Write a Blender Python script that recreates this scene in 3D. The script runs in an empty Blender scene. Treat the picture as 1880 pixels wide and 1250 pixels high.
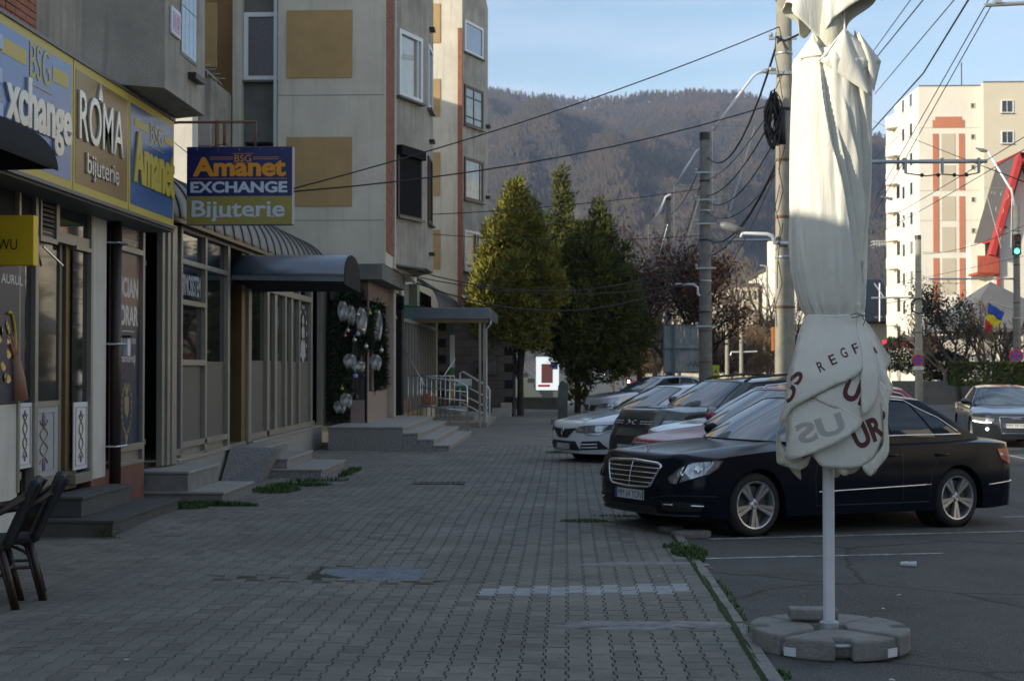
import bpy, bmesh, math, random
import numpy as np
from mathutils import Vector, Matrix, geometry as mgeo
R = math.radians
rnd = random.Random(7)
SC = bpy.context.scene
COL = SC.collection
F_, H_ = 2600.0, 1.7
YAW, PIT = math.atan(100/F_), math.atan(51/F_)
# ------------------------------------------------------------ camera
cd = bpy.data.cameras.new('camera'); cam = bpy.data.objects.new('camera', cd); COL.objects.link(cam)
cam.location = (0, 0, H_); cam.rotation_euler = (math.pi/2+PIT, 0, YAW)
cd.sensor_width = 36; cd.lens = F_/1880*36; cd.clip_start = .1; cd.clip_end = 9000
cd.dof.use_dof = True; cd.dof.focus_distance = 9.3; cd.dof.aperture_fstop = 6.3
SC.camera = cam
# ------------------------------------------------------------ world and sun
SUN_EL, SUN_AZ = 15.0, 60.0      # azimuth: degrees from straight behind the camera towards the left
sd = Vector((-math.sin(R(SUN_AZ))*math.cos(R(SUN_EL)), -math.cos(R(SUN_AZ))*math.cos(R(SUN_EL)), math.sin(R(SUN_EL))))
W = bpy.data.worlds.new('World'); SC.world = W; W.use_nodes = True
nt = W.node_tree; nt.nodes.clear()
out = nt.nodes.new('ShaderNodeOutputWorld'); bg = nt.nodes.new('ShaderNodeBackground')
sky = nt.nodes.new('ShaderNodeTexSky'); sky.sky_type = 'NISHITA'; sky.sun_disc = False
sky.sun_elevation = R(SUN_EL); sky.sun_rotation = math.atan2(sd.x, sd.y)
sky.air_density = 1.0; sky.dust_density = .6; sky.ozone_density = 1.3
tc = nt.nodes.new('ShaderNodeTexCoord'); mp = nt.nodes.new('ShaderNodeMapping')
mp.inputs['Scale'].default_value = (1.2, 1.2, 9.0); mp.inputs['Location'].default_value = (.3, .1, .4)
nz = nt.nodes.new('ShaderNodeTexNoise'); nz.inputs['Scale'].default_value = 2.6; nz.inputs['Detail'].default_value = 7; nz.inputs['Roughness'].default_value = .52
nz.inputs['Distortion'].default_value = .35
rp = nt.nodes.new('ShaderNodeValToRGB'); rp.color_ramp.elements[0].position = .36; rp.color_ramp.elements[1].position = .70
rp.color_ramp.elements[0].color = (0, 0, 0, 1); rp.color_ramp.elements[1].color = (.75, .75, .75, 1)
mx = nt.nodes.new('ShaderNodeMix'); mx.data_type = 'RGBA'; mx.inputs['B'].default_value = (3.7, 4.2, 5.1, 1)
nt.links.new(tc.outputs['Generated'], mp.inputs[0]); nt.links.new(mp.outputs[0], nz.inputs['Vector'])
nt.links.new(nz.outputs['Fac'], rp.inputs[0]); nt.links.new(rp.outputs[0], mx.inputs['Factor'])
nt.links.new(sky.outputs[0], mx.inputs['A']); nt.links.new(mx.outputs['Result'], bg.inputs[0])
bg.inputs[1].default_value = .15
nt.links.new(bg.outputs[0], out.inputs[0])
sl = bpy.data.lights.new('sun', 'SUN'); sl.energy = 4.0; sl.angle = R(.53); sl.color = (1, .90, .72)
so = bpy.data.objects.new('sun', sl); COL.objects.link(so); so.location = (-30, -20, 30)
so.rotation_euler = sd.to_track_quat('Z', 'Y').to_euler()
vs = SC.view_settings; vs.view_transform = 'Standard'; vs.look = 'None'; vs.gamma = 1; vs.use_curve_mapping = False; vs.exposure = 0.55
SC.cycles.max_bounces = 6; SC.cycles.diffuse_bounces = 3; SC.cycles.glossy_bounces = 3; SC.cycles.volume_bounces = 0
SC.cycles.use_denoising = True; SC.cycles.sample_clamp_indirect = 6

# ------------------------------------------------------------ pixel -> place helpers (surveying of the photo)
_fw = Vector((-math.sin(YAW)*math.cos(PIT), math.cos(YAW)*math.cos(PIT), math.sin(PIT)))
_rt = Vector((math.cos(YAW), math.sin(YAW), 0)); _up = _rt.cross(_fw)
def ray(px, py): return _fw + _rt*((px-940)/F_) - _up*((py-625)/F_)
def onX(px, py, c): r = ray(px, py); k = c/r.x; return Vector((c, k*r.y, H_+k*r.z))
def onY(px, py, c): r = ray(px, py); k = c/r.y; return Vector((k*r.x, c, H_+k*r.z))
def onZ(px, py, c=0): r = ray(px, py); k = (c-H_)/r.z; return Vector((k*r.x, k*r.y, c))

# ------------------------------------------------------------ materials
MATS = {}
def mat(name, col, rough=.7, metal=0, var=0, vscale=3, col2=None, bump=0, bscale=40, streak=0, spec=.5, emit=0, objrand=0, trans=0, coat=0, alpha=1):
    if name in MATS: return MATS[name]
    m = bpy.data.materials.new(name); m.use_nodes = True; n = m.node_tree; b = n.nodes['Principled BSDF']; L = n.links
    b.inputs['Roughness'].default_value = rough; b.inputs['Metallic'].default_value = metal
    b.inputs['Specular IOR Level'].default_value = spec
    if coat: b.inputs['Coat Weight'].default_value = coat; b.inputs['Coat Roughness'].default_value = .04
    if trans: b.inputs['Transmission Weight'].default_value = trans
    if alpha < 1: b.inputs['Alpha'].default_value = alpha
    c = (*col, 1); b.inputs['Base Color'].default_value = c
    if emit: b.inputs['Emission Color'].default_value = c; b.inputs['Emission Strength'].default_value = emit
    geo = n.nodes.new('ShaderNodeNewGeometry')
    cur = None
    def mixc(fac_out, A, Bc, mode='MIX'):
        x = n.nodes.new('ShaderNodeMix'); x.data_type = 'RGBA'; x.blend_type = mode
        L.new(fac_out, x.inputs['Factor'])
        if isinstance(A, tuple): x.inputs['A'].default_value = A
        else: L.new(A, x.inputs['A'])
        if isinstance(Bc, tuple): x.inputs['B'].default_value = Bc
        else: L.new(Bc, x.inputs['B'])
        return x.outputs['Result']
    if var:
        z = n.nodes.new('ShaderNodeTexNoise'); z.inputs['Scale'].default_value = vscale; z.inputs['Detail'].default_value = 6; z.inputs['Roughness'].default_value = .62
        L.new(geo.outputs['Position'], z.inputs['Vector'])
        r = n.nodes.new('ShaderNodeValToRGB'); r.color_ramp.elements[0].position = .34; r.color_ramp.elements[1].position = .68
        L.new(z.outputs['Fac'], r.inputs[0])
        c2 = col2 if col2 else tuple(max(0, x*(1-var)) for x in col)
        cur = mixc(r.outputs[0], (*c2, 1), c)
    if streak:
        mpn = n.nodes.new('ShaderNodeMapping'); mpn.inputs['Scale'].default_value = (3.5, 3.5, .28)
        L.new(geo.outputs['Position'], mpn.inputs[0])
        z = n.nodes.new('ShaderNodeTexNoise'); z.inputs['Scale'].default_value = 2.2; z.inputs['Detail'].default_value = 5
        L.new(mpn.outputs[0], z.inputs['Vector'])
        r = n.nodes.new('ShaderNodeValToRGB'); r.color_ramp.elements[0].position = .52; r.color_ramp.elements[1].position = .8
        r.color_ramp.elements[0].color = (0, 0, 0, 1); r.color_ramp.elements[1].color = (streak,)*3+(1,)
        L.new(z.outputs['Fac'], r.inputs[0])
        cur = mixc(r.outputs[0], cur if cur else c, tuple(x*.35 for x in col)+(1,))
    if objrand:
        oi = n.nodes.new('ShaderNodeObjectInfo'); hs = n.nodes.new('ShaderNodeHueSaturation')
        ma = n.nodes.new('ShaderNodeMath'); ma.operation = 'MULTIPLY_ADD'; ma.inputs[1].default_value = objrand; ma.inputs[2].default_value = 1-objrand/2
        L.new(oi.outputs['Random'], ma.inputs[0]); L.new(ma.outputs[0], hs.inputs['Value'])
        if cur: L.new(cur, hs.inputs['Color'])
        else: hs.inputs['Color'].default_value = c
        cur = hs.outputs[0]
    if cur: L.new(cur, b.inputs['Base Color'])
    if bump:
        z = n.nodes.new('ShaderNodeTexNoise'); z.inputs['Scale'].default_value = bscale; z.inputs['Detail'].default_value = 4
        L.new(geo.outputs['Position'], z.inputs['Vector'])
        bp = n.nodes.new('ShaderNodeBump'); bp.inputs['Strength'].default_value = bump; bp.inputs['Distance'].default_value = .02
        L.new(z.outputs['Fac'], bp.inputs['Height']); L.new(bp.outputs[0], b.inputs['Normal'])
    MATS[name] = m
    return m
paver_m = mat('paver', (.216, .213, .180), .85, var=.42, vscale=.9, bump=.4, bscale=140, objrand=.12)
paver_b = mat('paver_dull', (.196, .193, .163), .9, var=.42, vscale=2.2, bump=.5, bscale=140)
paver_c = mat('paver_light', (.236, .232, .198), .85, var=.4, vscale=2.2, bump=.5, bscale=140)
paver_w = mat('paver_painted', (.36, .38, .38), .8, var=.25, vscale=6, bump=.3, bscale=140, objrand=.1)
paver_far = mat('paving_far', (.195, .19, .162), .88, var=.25, vscale=.9, bump=.5, bscale=20)
joint_m = mat('joint_sand', (.028, .030, .022), .95, var=.4, vscale=2, col2=(.035, .048, .018), bump=.5, bscale=60)
asphalt_m = mat('asphalt', (.080, .083, .076), .9, var=.45, vscale=.7, bump=1.0, bscale=70)
def speckle(m, scale=170, amt=.55, lo=.50, hi=.62, col=(.24, .235, .22, 1)):
    n = m.node_tree; b = n.nodes['Principled BSDF']; src = b.inputs['Base Color'].links[0].from_socket
    g = n.nodes.new('ShaderNodeNewGeometry'); z = n.nodes.new('ShaderNodeTexNoise'); z.inputs['Scale'].default_value = scale; z.inputs['Detail'].default_value = 2
    r = n.nodes.new('ShaderNodeValToRGB'); r.color_ramp.elements[0].position = lo; r.color_ramp.elements[1].position = hi; r.color_ramp.elements[1].color = (amt, amt, amt, 1)
    x = n.nodes.new('ShaderNodeMix'); x.data_type = 'RGBA'; x.inputs['B'].default_value = col
    n.links.new(g.outputs['Position'], z.inputs['Vector']); n.links.new(z.outputs['Fac'], r.inputs[0]); n.links.new(r.outputs[0], x.inputs['Factor']); n.links.new(src, x.inputs['A']); n.links.new(x.outputs['Result'], b.inputs['Base Color'])
speckle(asphalt_m, 120, .6); speckle(asphalt_m, 1.7, .45, .55, .80, (.032, .033, .030, 1))
def cracks(m, scale=.42, w=.010):
    n = m.node_tree; b = n.nodes['Principled BSDF']; src = b.inputs['Base Color'].links[0].from_socket
    g = n.nodes.new('ShaderNodeNewGeometry'); z = n.nodes.new('ShaderNodeTexNoise'); z.inputs['Scale'].default_value = 1.3; z.inputs['Detail'].default_value = 6
    a = n.nodes.new('ShaderNodeMix'); a.data_type = 'VECTOR'; a.inputs['Factor'].default_value = .25; v = n.nodes.new('ShaderNodeTexVoronoi'); v.feature = 'DISTANCE_TO_EDGE'; v.inputs['Scale'].default_value = scale
    r = n.nodes.new('ShaderNodeValToRGB'); r.color_ramp.elements[0].position = 0; r.color_ramp.elements[1].position = w; r.color_ramp.elements[0].color = (.8, .8, .8, 1); r.color_ramp.elements[1].color = (0, 0, 0, 1)
    x = n.nodes.new('ShaderNodeMix'); x.data_type = 'RGBA'; x.inputs['B'].default_value = (.02, .022, .016, 1)
    n.links.new(g.outputs['Position'], z.inputs['Vector']); n.links.new(g.outputs['Position'], a.inputs['A']); n.links.new(z.outputs['Color'], a.inputs['B']); n.links.new(a.outputs['Result'], v.inputs['Vector'])
    n.links.new(v.outputs['Distance'], r.inputs[0]); n.links.new(r.outputs[0], x.inputs['Factor']); n.links.new(src, x.inputs['A']); n.links.new(x.outputs['Result'], b.inputs['Base Color'])
cracks(asphalt_m)
for _m in (paver_m, paver_b, paver_c, paver_far): speckle(_m, .8, .5, .54, .74, (.115, .115, .098, 1)); speckle(_m, 9, .5, .66, .74, (.09, .09, .075, 1)); speckle(_m, 200, .4, .55, .66, (.30, .30, .28, 1))
soil_m = mat('soil', (.07, .06, .04), .95, var=.5, vscale=.3, col2=(.05, .07, .025), bump=.6, bscale=8)
line_m = mat('road_paint', (.55, .55, .52), .8, var=.8, vscale=16, col2=(.12, .12, .115))
conc_m = mat('concrete', (.26, .255, .235), .88, var=.35, vscale=4, bump=.5, bscale=50, streak=.3)
concd_m = mat('concrete_dark', (.15, .155, .15), .9, var=.35, vscale=3, bump=.5, bscale=60)
pole_m = mat('pole_concrete', (.33, .31, .25), .85, var=.3, vscale=5, bump=.3, bscale=30, streak=.25)
terr_m = mat('terrazzo', (.36, .35, .33), .6, var=.75, vscale=42, col2=(.10, .10, .10), bump=.2, bscale=80)
slabt_m = mat('step_slab', (.36, .35, .32), .6, var=.22, vscale=5, bump=.2, bscale=60)
stucco_m = mat('stucco_grey', (.43, .405, .35), .92, var=.34, vscale=1.3, bump=.5, bscale=70, streak=.85)
stuccol_m = mat('stucco_light', (.64, .60, .50), .92, var=.20, vscale=.9, bump=.35, bscale=60, streak=.4)
stuccoo_m = mat('stucco_ochre', (.45, .30, .135), .92, var=.14, vscale=2.2, bump=.5, bscale=60)
stuccod_m = mat('stucco_dark', (.17, .17, .15), .92, var=.3, vscale=2, bump=.4, bscale=60)
whitewall_m = mat('wall_white', (.62, .60, .54), .9, var=.15, vscale=2, bump=.3, bscale=50, streak=.4)
brick_m = mat('brick_red', (.36, .15, .095), .88, var=.3, vscale=6, objrand=.3)
brickp_m = mat('plinth_red', (.22, .095, .065), .85, var=.3, vscale=4, bump=.4, bscale=30)
alu_m = mat('aluminium_bronze', (.34, .32, .275), .42, metal=.55, var=.12, vscale=2)
alud_m = mat('aluminium_brown', (.20, .135, .06), .45, metal=.5, var=.2, vscale=3)
panelg_m = mat('panel_grey', (.115, .108, .095), .5, var=.1, vscale=2)
glass_m = mat('glass_dark', (.014, .016, .016), .03, spec=.75); glass_m.node_tree.nodes['Principled BSDF'].inputs['IOR'].default_value = 1.95
glassi_m = mat('glass_interior', (.05, .055, .05), .04, spec=.8, var=.7, vscale=1.5)
glassb_m = mat('glass_sky_pale', (.34, .38, .38), .12, spec=.7, var=.35, vscale=3)  # pale base colour paints in the sky reflection of the far bay panes
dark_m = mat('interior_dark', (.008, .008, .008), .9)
black_m = mat('black_plastic', (.016, .016, .017), .5)
rubber_m = mat('rubber', (.018, .018, .018), .75)
brownpipe_m = mat('brown_pipe', (.035, .022, .018), .4)
zinc_m = mat('zinc_sheet', (.21, .20, .185), .5, metal=.55, var=.25, vscale=2.5, bump=.15, bscale=12)
bluesheet_m = mat('blue_grey_sheet', (.17, .20, .24), .35, metal=.35, var=.25, vscale=3)
awnb_m = mat('awning_dark', (.016, .015, .014), .75, spec=.15)
steel_m = mat('steel', (.52, .54, .56), .25, metal=.9)
chrome_m = mat('chrome', (.72, .73, .75), .08, metal=1)
galv_m = mat('galvanised', (.42, .45, .47), .45, metal=.5, var=.1)
white_m = mat('white_pvc', (.68, .70, .72), .4)
whitep_m = mat('white_print', (.66, .68, .70), .5)
navy_m = mat('poster_navy', (.022, .030, .062), .35, var=.2, vscale=1.2)
moss_m = mat('moss', (.05, .085, .012), .95, var=.5, vscale=14, bump=.8, bscale=120)
grass_m = mat('grass', (.055, .115, .018), .8, var=.4, vscale=9, objrand=.1)
litter_m = mat('litter', (.6, .6, .58), .8)
wire_m = mat('wire_black', (.012, .012, .012), .6)

# ------------------------------------------------------------ mesh builder
class MB:
    def __init__(s): s.v = []; s.f = []; s.m = []
    def add(s, vs, fs, mi=0):
        o = len(s.v); s.v.extend([tuple(p) for p in vs]); s.f.extend([tuple(i+o for i in f) for f in fs]); s.m.extend([mi]*len(fs)); return s
    def box(s, x0, x1, y0, y1, z0, z1, mi=0):
        if x0 > x1: x0, x1 = x1, x0
        if y0 > y1: y0, y1 = y1, y0
        if z0 > z1: z0, z1 = z1, z0
        return s.add([(x0,y0,z0),(x1,y0,z0),(x1,y1,z0),(x0,y1,z0),(x0,y0,z1),(x1,y0,z1),(x1,y1,z1),(x0,y1,z1)],
                     [(0,3,2,1),(4,5,6,7),(0,1,5,4),(1,2,6,5),(2,3,7,6),(3,0,4,7)], mi)
    def beam(s, a, b, w, h=None, up=(0,0,1), mi=0):
        a, b = Vector(a), Vector(b); h = h or w; d = (b-a).normalized(); u = Vector(up)
        if abs(d.dot(u)) > .99: u = Vector((0,1,0))
        x = d.cross(u).normalized()*(w/2); y = x.cross(d).normalized()*(h/2)
        return s.add([a-x-y,a+x-y,a+x+y,a-x+y,b-x-y,b+x-y,b+x+y,b-x+y], [(0,3,2,1),(4,5,6,7),(0,1,5,4),(1,2,6,5),(2,3,7,6),(3,0,4,7)], mi)
    def tube(s, pts, r, n=8, mi=0, cap=True):
        pts = [Vector(p) for p in pts]; k = len(pts); rr = r if isinstance(r, (list, tuple)) else [r]*k
        vs = []; prev = None
        for i, p in enumerate(pts):
            d = (pts[min(i+1,k-1)]-pts[max(i-1,0)]).normalized()
            if prev is None:
                u = Vector((0,0,1)) if abs(d.z) < .9 else Vector((1,0,0)); a = d.cross(u).normalized()
            else: a = (prev - d*prev.dot(d)).normalized()
            prev = a; b = d.cross(a)
            for j in range(n):
                t = 2*math.pi*j/n; vs.append(p + a*(rr[i]*math.cos(t)) + b*(rr[i]*math.sin(t)))
        fs = [(i*n+j, i*n+(j+1)%n, (i+1)*n+(j+1)%n, (i+1)*n+j) for i in range(k-1) for j in range(n)]
        if cap: fs += [tuple(range(n))[::-1], tuple((k-1)*n+j for j in range(n))]
        return s.add(vs, fs, mi)
    def lathe(s, prof, n=24, M=None, mi=0, arc=None):   # profile (r,z) round z
        M = M or Matrix(); vs = []; a0, a1 = arc or (0, 2*math.pi); full = arc is None; c = n if full else n+1
        for r, z in prof:
            for j in range(c):
                t = a0+(a1-a0)*j/n; vs.append(M @ Vector((r*math.cos(t), r*math.sin(t), z)))
        fs = [(i*c+j, i*c+(j+1)%c, (i+1)*c+(j+1)%c, (i+1)*c+j) for i in range(len(prof)-1) for j in range(n)]
        return s.add(vs, fs, mi)
    def sphere(s, c, r, n=12, m=8, mi=0, sc=(1,1,1)):
        c = Vector(c)
        M = Matrix.Translation(c) @ Matrix.Diagonal((*sc, 1))
        return s.lathe([(max(1e-4, r*math.sin(math.pi*i/m)), -r*math.cos(math.pi*i/m)) for i in range(m+1)], n, M, mi)
    def prism(s, poly, o, u, v, n, depth, mi=0):        # polygon in (u,v) plane at o, extruded by depth along n
        o, u, v, n = Vector(o), Vector(u), Vector(v), Vector(n); k = len(poly)
        a = [o+u*p[0]+v*p[1] for p in poly]; b = [p+n*depth for p in a]
        return s.add(a+b, [tuple(range(k))[::-1], tuple(range(k,2*k))]+[(i,(i+1)%k,k+(i+1)%k,k+i) for i in range(k)], mi)
    def grid(s, rows, mi=0, closed=False):              # list of rows of points
        r, c = len(rows), len(rows[0]); vs = [p for row in rows for p in row]; cc = c if closed else c-1
        return s.add(vs, [(i*c+j, i*c+(j+1)%c, (i+1)*c+(j+1)%c, (i+1)*c+j) for i in range(r-1) for j in range(cc)], mi)
    def xf(s, M): s.v = [tuple(M @ Vector(p)) for p in s.v]; return s
    def mesh(s, name, mats, smooth=False, off=(0,0,0)):
        me = bpy.data.meshes.new(name)
        me.from_pydata([(p[0]-off[0], p[1]-off[1], p[2]-off[2]) for p in s.v], [], s.f)
        for m in (mats if isinstance(mats, (list, tuple)) else [mats]): me.materials.append(m)
        me.polygons.foreach_set('material_index', s.m)
        if smooth: me.polygons.foreach_set('use_smooth', [True]*len(s.f))
        me.update(); return me
    def build(s, name, mats, parent=None, smooth=False, local=False, bevel=0, solid=0, normals=False):
        off = WL.get(parent.name, (0,0,0)) if (parent and not local) else (0,0,0)
        if normals:
            pass
        me = s.mesh(name, mats, smooth, off)
        if normals:
            bm = bmesh.new(); bm.from_mesh(me); bmesh.ops.recalc_face_normals(bm, faces=bm.faces); bm.to_mesh(me); bm.free()
        o = bpy.data.objects.new(name, me); COL.objects.link(o)
        if parent: o.parent = parent; WL[o.name] = WL.get(parent.name, (0,0,0)) if not local else (0,0,0)
        if solid:
            md = o.modifiers.new('solidify', 'SOLIDIFY'); md.thickness = solid; md.offset = 0
        if bevel:
            md = o.modifiers.new('bevel', 'BEVEL'); md.width = bevel; md.segments = 2; md.limit_method = 'ANGLE'; md.angle_limit = R(40)
        return o
WL = {}
def tag(o, label, cat, group=None, kind=None):
    if label: o['label'] = label
    if cat: o['category'] = cat
    if group: o['group'] = group
    if kind: o['kind'] = kind
    return o
def thing(name, label, cat, loc=(0,0,0), group=None, rot=0):
    o = bpy.data.objects.new(name, None); COL.objects.link(o); o.location = loc; o.rotation_euler = (0,0,rot); o.empty_display_size = .2
    WL[o.name] = tuple(loc); return tag(o, label, cat, group)
def part(name, parent, mats, fn, **k):
    b = MB(); fn(b); return b.build(name, mats, parent, **k)
def boxp(name, parent, m, x0, x1, y0, y1, z0, z1, **k): return MB().box(x0,x1,y0,y1,z0,z1).build(name, m, parent, **k)
def struct(o): o['kind'] = 'structure'; return o
def copy_tree(o, parent=None, loc=None):
    c = o.copy(); COL.objects.link(c); c.parent = parent
    if loc is not None: c.location = loc
    for ch in [x for x in o.children]: copy_tree(ch, c)
    return c
def shade_auto(o, ang=35):
    me = o.data
    me.polygons.foreach_set('use_smooth', [True]*len(me.polygons))
    try: me.set_sharp_from_angle(angle=R(ang))
    except Exception: pass
    return o
# ---- lettering: text outlines turned to meshes, fitted to a w x h rectangle
_TC = {}
def text_mesh(s, bold=0.0):
    k = (s, bold)
    if k in _TC: return _TC[k]
    cu = bpy.data.curves.new('lettering_source', 'FONT'); cu.body = s; cu.size = 1; cu.offset = bold; cu.fill_mode = 'FRONT'; cu.resolution_u = 4
    ob = bpy.data.objects.new('lettering_source', cu); COL.objects.link(ob)
    dg = bpy.context.evaluated_depsgraph_get(); me = bpy.data.meshes.new_from_object(ob.evaluated_get(dg))
    vs = [tuple(v.co) for v in me.vertices]; fs = [tuple(p.vertices) for p in me.polygons]
    bpy.data.objects.remove(ob); bpy.data.curves.remove(cu); bpy.data.meshes.remove(me)
    xs = [v[0] for v in vs]; ys = [v[1] for v in vs]
    x0, x1, y0, y1 = min(xs), max(xs), min(ys), max(ys)
    vs = [((v[0]-x0)/(x1-x0), (v[1]-y0)/(y1-y0)) for v in vs]
    _TC[k] = (vs, fs); return _TC[k]
def letter(b, s, o, u, v, w, h, bold=0, shear=0, mi=0, mirror=False):   # adds flat lettering to builder
    vs, fs = text_mesh(s, bold); o, u, v = Vector(o), Vector(u).normalized(), Vector(v).normalized()
    P = [o+u*(((1-a) if mirror else a)*w+shear*c*h)+v*(c*h) for a, c in vs]
    return b.add(P, [f[::-1] for f in fs] if mirror else fs, mi)
def boldletter(b, s, o, u, v, w, h, k=.03, n=(0, 0, 0), bold=.02):
    u = Vector(u).normalized(); v = Vector(v).normalized()
    for i, (a, c) in enumerate(((0, 0), (1, 0), (-1, 0), (0, .6), (0, -.6))): letter(b, s, Vector(o)+u*(a*k*h)+v*(c*k*h)+Vector(n)*(.0004*i), u, v, w, h, bold)
    return b
def interp(pts, x):
    if x <= pts[0][0]: return pts[0][1]
    for (a, p), (b, q) in zip(pts, pts[1:]):
        if x <= b: return p+(q-p)*(x-a)/(b-a)
    return pts[-1][1]
def sinterp(pts, x):      # smooth (Catmull-Rom style) interpolation
    n = len(pts)
    if x <= pts[0][0]: return pts[0][1]
    if x >= pts[-1][0]: return pts[-1][1]
    for i in range(n-1):
        if x <= pts[i+1][0]: break
    x0, y0 = pts[i]; x1, y1 = pts[i+1]; h = x1-x0
    m0 = (y1-pts[i-1][1])/(x1-pts[i-1][0]) if i else (y1-y0)/h
    m1 = (pts[i+2][1]-y0)/(pts[i+2][0]-x0) if i+2 < n else (y1-y0)/h
    t = (x-x0)/h; t2 = t*t; t3 = t2*t
    return (2*t3-3*t2+1)*y0+(t3-2*t2+t)*h*m0+(-2*t3+3*t2)*y1+(t3-t2)*h*m1

# ============================================================ GROUND
KX = 1.09
def gz(x, y):      # gentle humps and dips of the pavement
    return .028*math.exp(-((y-15.9)/1.0)**2)*(1-.5*math.exp(-((x-1)/1.5)**2)) - .02*math.exp(-((y-13.9)/1.1)**2) \
        - .03*math.exp(-(((x+1.6)/.9)**2+((y-12.2)/.8)**2)) + .012*math.sin(x*1.3+y*.5) + .010*math.sin(y*.83-x*.4)
_gz0 = gz
def gz(x, y):
    z = _gz0(x, y)
    if -2.95 < x < -1.0 and 11.42 < y < 11.62: z -= .014*(1+.4*math.sin(x*9))
    return z
def az(x, y): return -.012-.024*min(6, max(0, x-KX))
# bedding under the pavers
def surf(name, m, xs, ys, zf, label=None):
    b = MB(); b.grid([[(x, y, zf(x, y)) for x in xs] for y in ys]); o = b.build(name, m, smooth=True, normals=False); return struct(o)
L_ = lambda a, b, n: [a+(b-a)*i/n for i in range(n+1)]
surf('paving_bed', joint_m, L_(-6.4, KX, 24), L_(4, 31, 100), lambda x, y: gz(x, y)-.016)
surf('pavement', paver_far, L_(-6.4, KX, 24), L_(30.9, 75, 60), lambda x, y: gz(x, y)-.006)
surf('parking_asphalt', asphalt_m, [KX+.09]+L_(1.4, 7.1, 12)+[9, 12], L_(2, 75, 80), lambda x, y: az(x, y))
surf('road', asphalt_m, L_(12, 26, 7), L_(2, 75, 20), lambda x, y: az(9, 0)-.006+.00)
surf('far_road', asphalt_m, L_(.8, 26, 10), [75, 110, 200, 420], lambda x, y: -.13)
b = MB(); b.grid([[(x, y, -.34) for x in (-400, -100, 0, 300, 900)] for y in (-38, 0, 300, 900)]); struct(b.build('ground', soil_m))
boxp('pavement_far_side', None, concd_m, 26, 60, 2, 300, -.3, -.01)['kind'] = 'structure'
# kerb with moss
b = MB(); ys = L_(5, 60, 110)
for a, c in zip(ys, ys[1:]):
    z = max(gz(KX, a), -.0)+.012
    b.box(KX+.005, KX+.085, a+.004, c-.004, -.2, z+rnd.uniform(-.004, .004))
kerb = struct(b.build('kerb', conc_m))
b = MB(); rows = []
for i, y in enumerate(L_(5, 17, 240)):
    w = .015+.035*abs(math.sin(y*2.1)+.5*math.sin(y*7.7))*rnd.uniform(.5, 1)
    rows.append([(KX-.01-w*.5, y, gz(KX, y)-.006), (KX-.005, y, gz(KX, y)+.010), (KX+.012+w*.3, y, gz(KX, y)+.016)])
b.grid(rows); o = b.build('moss', moss_m, smooth=True); tag(o, 'green moss growing along the pavement edge by the kerb', 'moss', kind='stuff')
# interlocking pavers
def bone():
    a, w, n, q = .0975, .0730, .0555, .05
    h = [(n, 0), (n, q-.007), (w-.006, q+.004), (w, q+.016), (w, a-.007), (w-.007, a)]
    right = [(x, -y) for x, y in h[::-1][:-1]]+h
    return right+[(-x, y) for x, y in h[::-1]]+[(-x, -y) for x, y in h[1:]]
BP = bone(); PC, PR = .135, .2
MH = [(-2.08, -1.2, 11.72, 12.42)]
def paver_at(ci, ri):
    x = KX-.075-ci*PC; y = 5.0+ri*PR+(.1 if ci % 2 else 0)
    y += .02*math.sin(x*1.1)
    return x, y
pv = []
for ci in range(0, 50):
    for ri in range(0, 131):
        x, y = paver_at(ci, ri)
        if any(a-.05 < x < c+.05 and d-.06 < y < e+.06 for a, c, d, e in MH): continue
        if x < -5.1 and 17.2 < y < 31: continue
        pv.append((x, y, ci, ri))
def paver_geo(b, x, y, r=None, loc=False):
    k = len(BP); z = 0 if loc else gz(x, y); ta = rnd.uniform(-.012, .012); tb = rnd.uniform(-.012, .012); dz = rnd.uniform(-.0015, .0015)
    ox, oy = (0, 0) if loc else (x, y)
    if not loc:
        gx = (gz(x+.05, y)-gz(x-.05, y))/.1; gy = (gz(x, y+.05)-gz(x, y-.05))/.1
        ta += gx; tb += gy
    else: ta = tb = dz = 0
    top = [(ox+p*.965, oy+q*.975, z+dz+ta*p+tb*q) for p, q in BP]
    mid = [(ox+p, oy+q, z+dz-.005+ta*p+tb*q) for p, q in BP]
    lo = [(ox+p, oy+q, z-.024) for p, q in BP]
    b.add(top+mid+lo, [tuple(range(k))]+[(k+i, k+(i+1)%k, (i+1)%k, i) for i in range(k)]+[(2*k+i, 2*k+(i+1)%k, k+(i+1)%k, k+i) for i in range(k)])
def painted(x, y): return (-.62 < x < 1.0 and abs(y-10.92-.03*x) < .19) 
vis = sorted([p for p in pv if 7.75 < p[1] and 1040+p[0]*2600/p[1] > -6], key=lambda p: p[1])
near = vis[:296]; nearset = {(p[2], p[3]) for p in near}
pave = struct(bpy.data.objects.new('pavement_blocks', None)); COL.objects.link(pave); WL[pave.name] = (0, 0, 0)
b = MB(); paver_geo(b, 0, 0, loc=True); pme = b.mesh('paver', paver_m); pme_b = b.mesh('paver', paver_b); pme_c = b.mesh('paver', paver_c); pme2 = b.mesh('paver_painted', paver_w)
for x, y, ci, ri in near:
    o = bpy.data.objects.new('paver', pme2 if painted(x, y) else rnd.choice((pme,)*9+(pme_b, pme_b, pme_c))); COL.objects.link(o); o.parent = pave
    gx = (gz(x+.05, y)-gz(x-.05, y))/.1; gy = (gz(x, y+.05)-gz(x, y-.05))/.1
    o.location = (x, y, gz(x, y)+rnd.uniform(-.0015, .0015)); o.rotation_euler = (math.atan(gy)+rnd.uniform(-.012, .012), -math.atan(gx)+rnd.uniform(-.012, .012), rnd.uniform(-.01, .01))
b = MB(); bw = MB()
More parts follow.
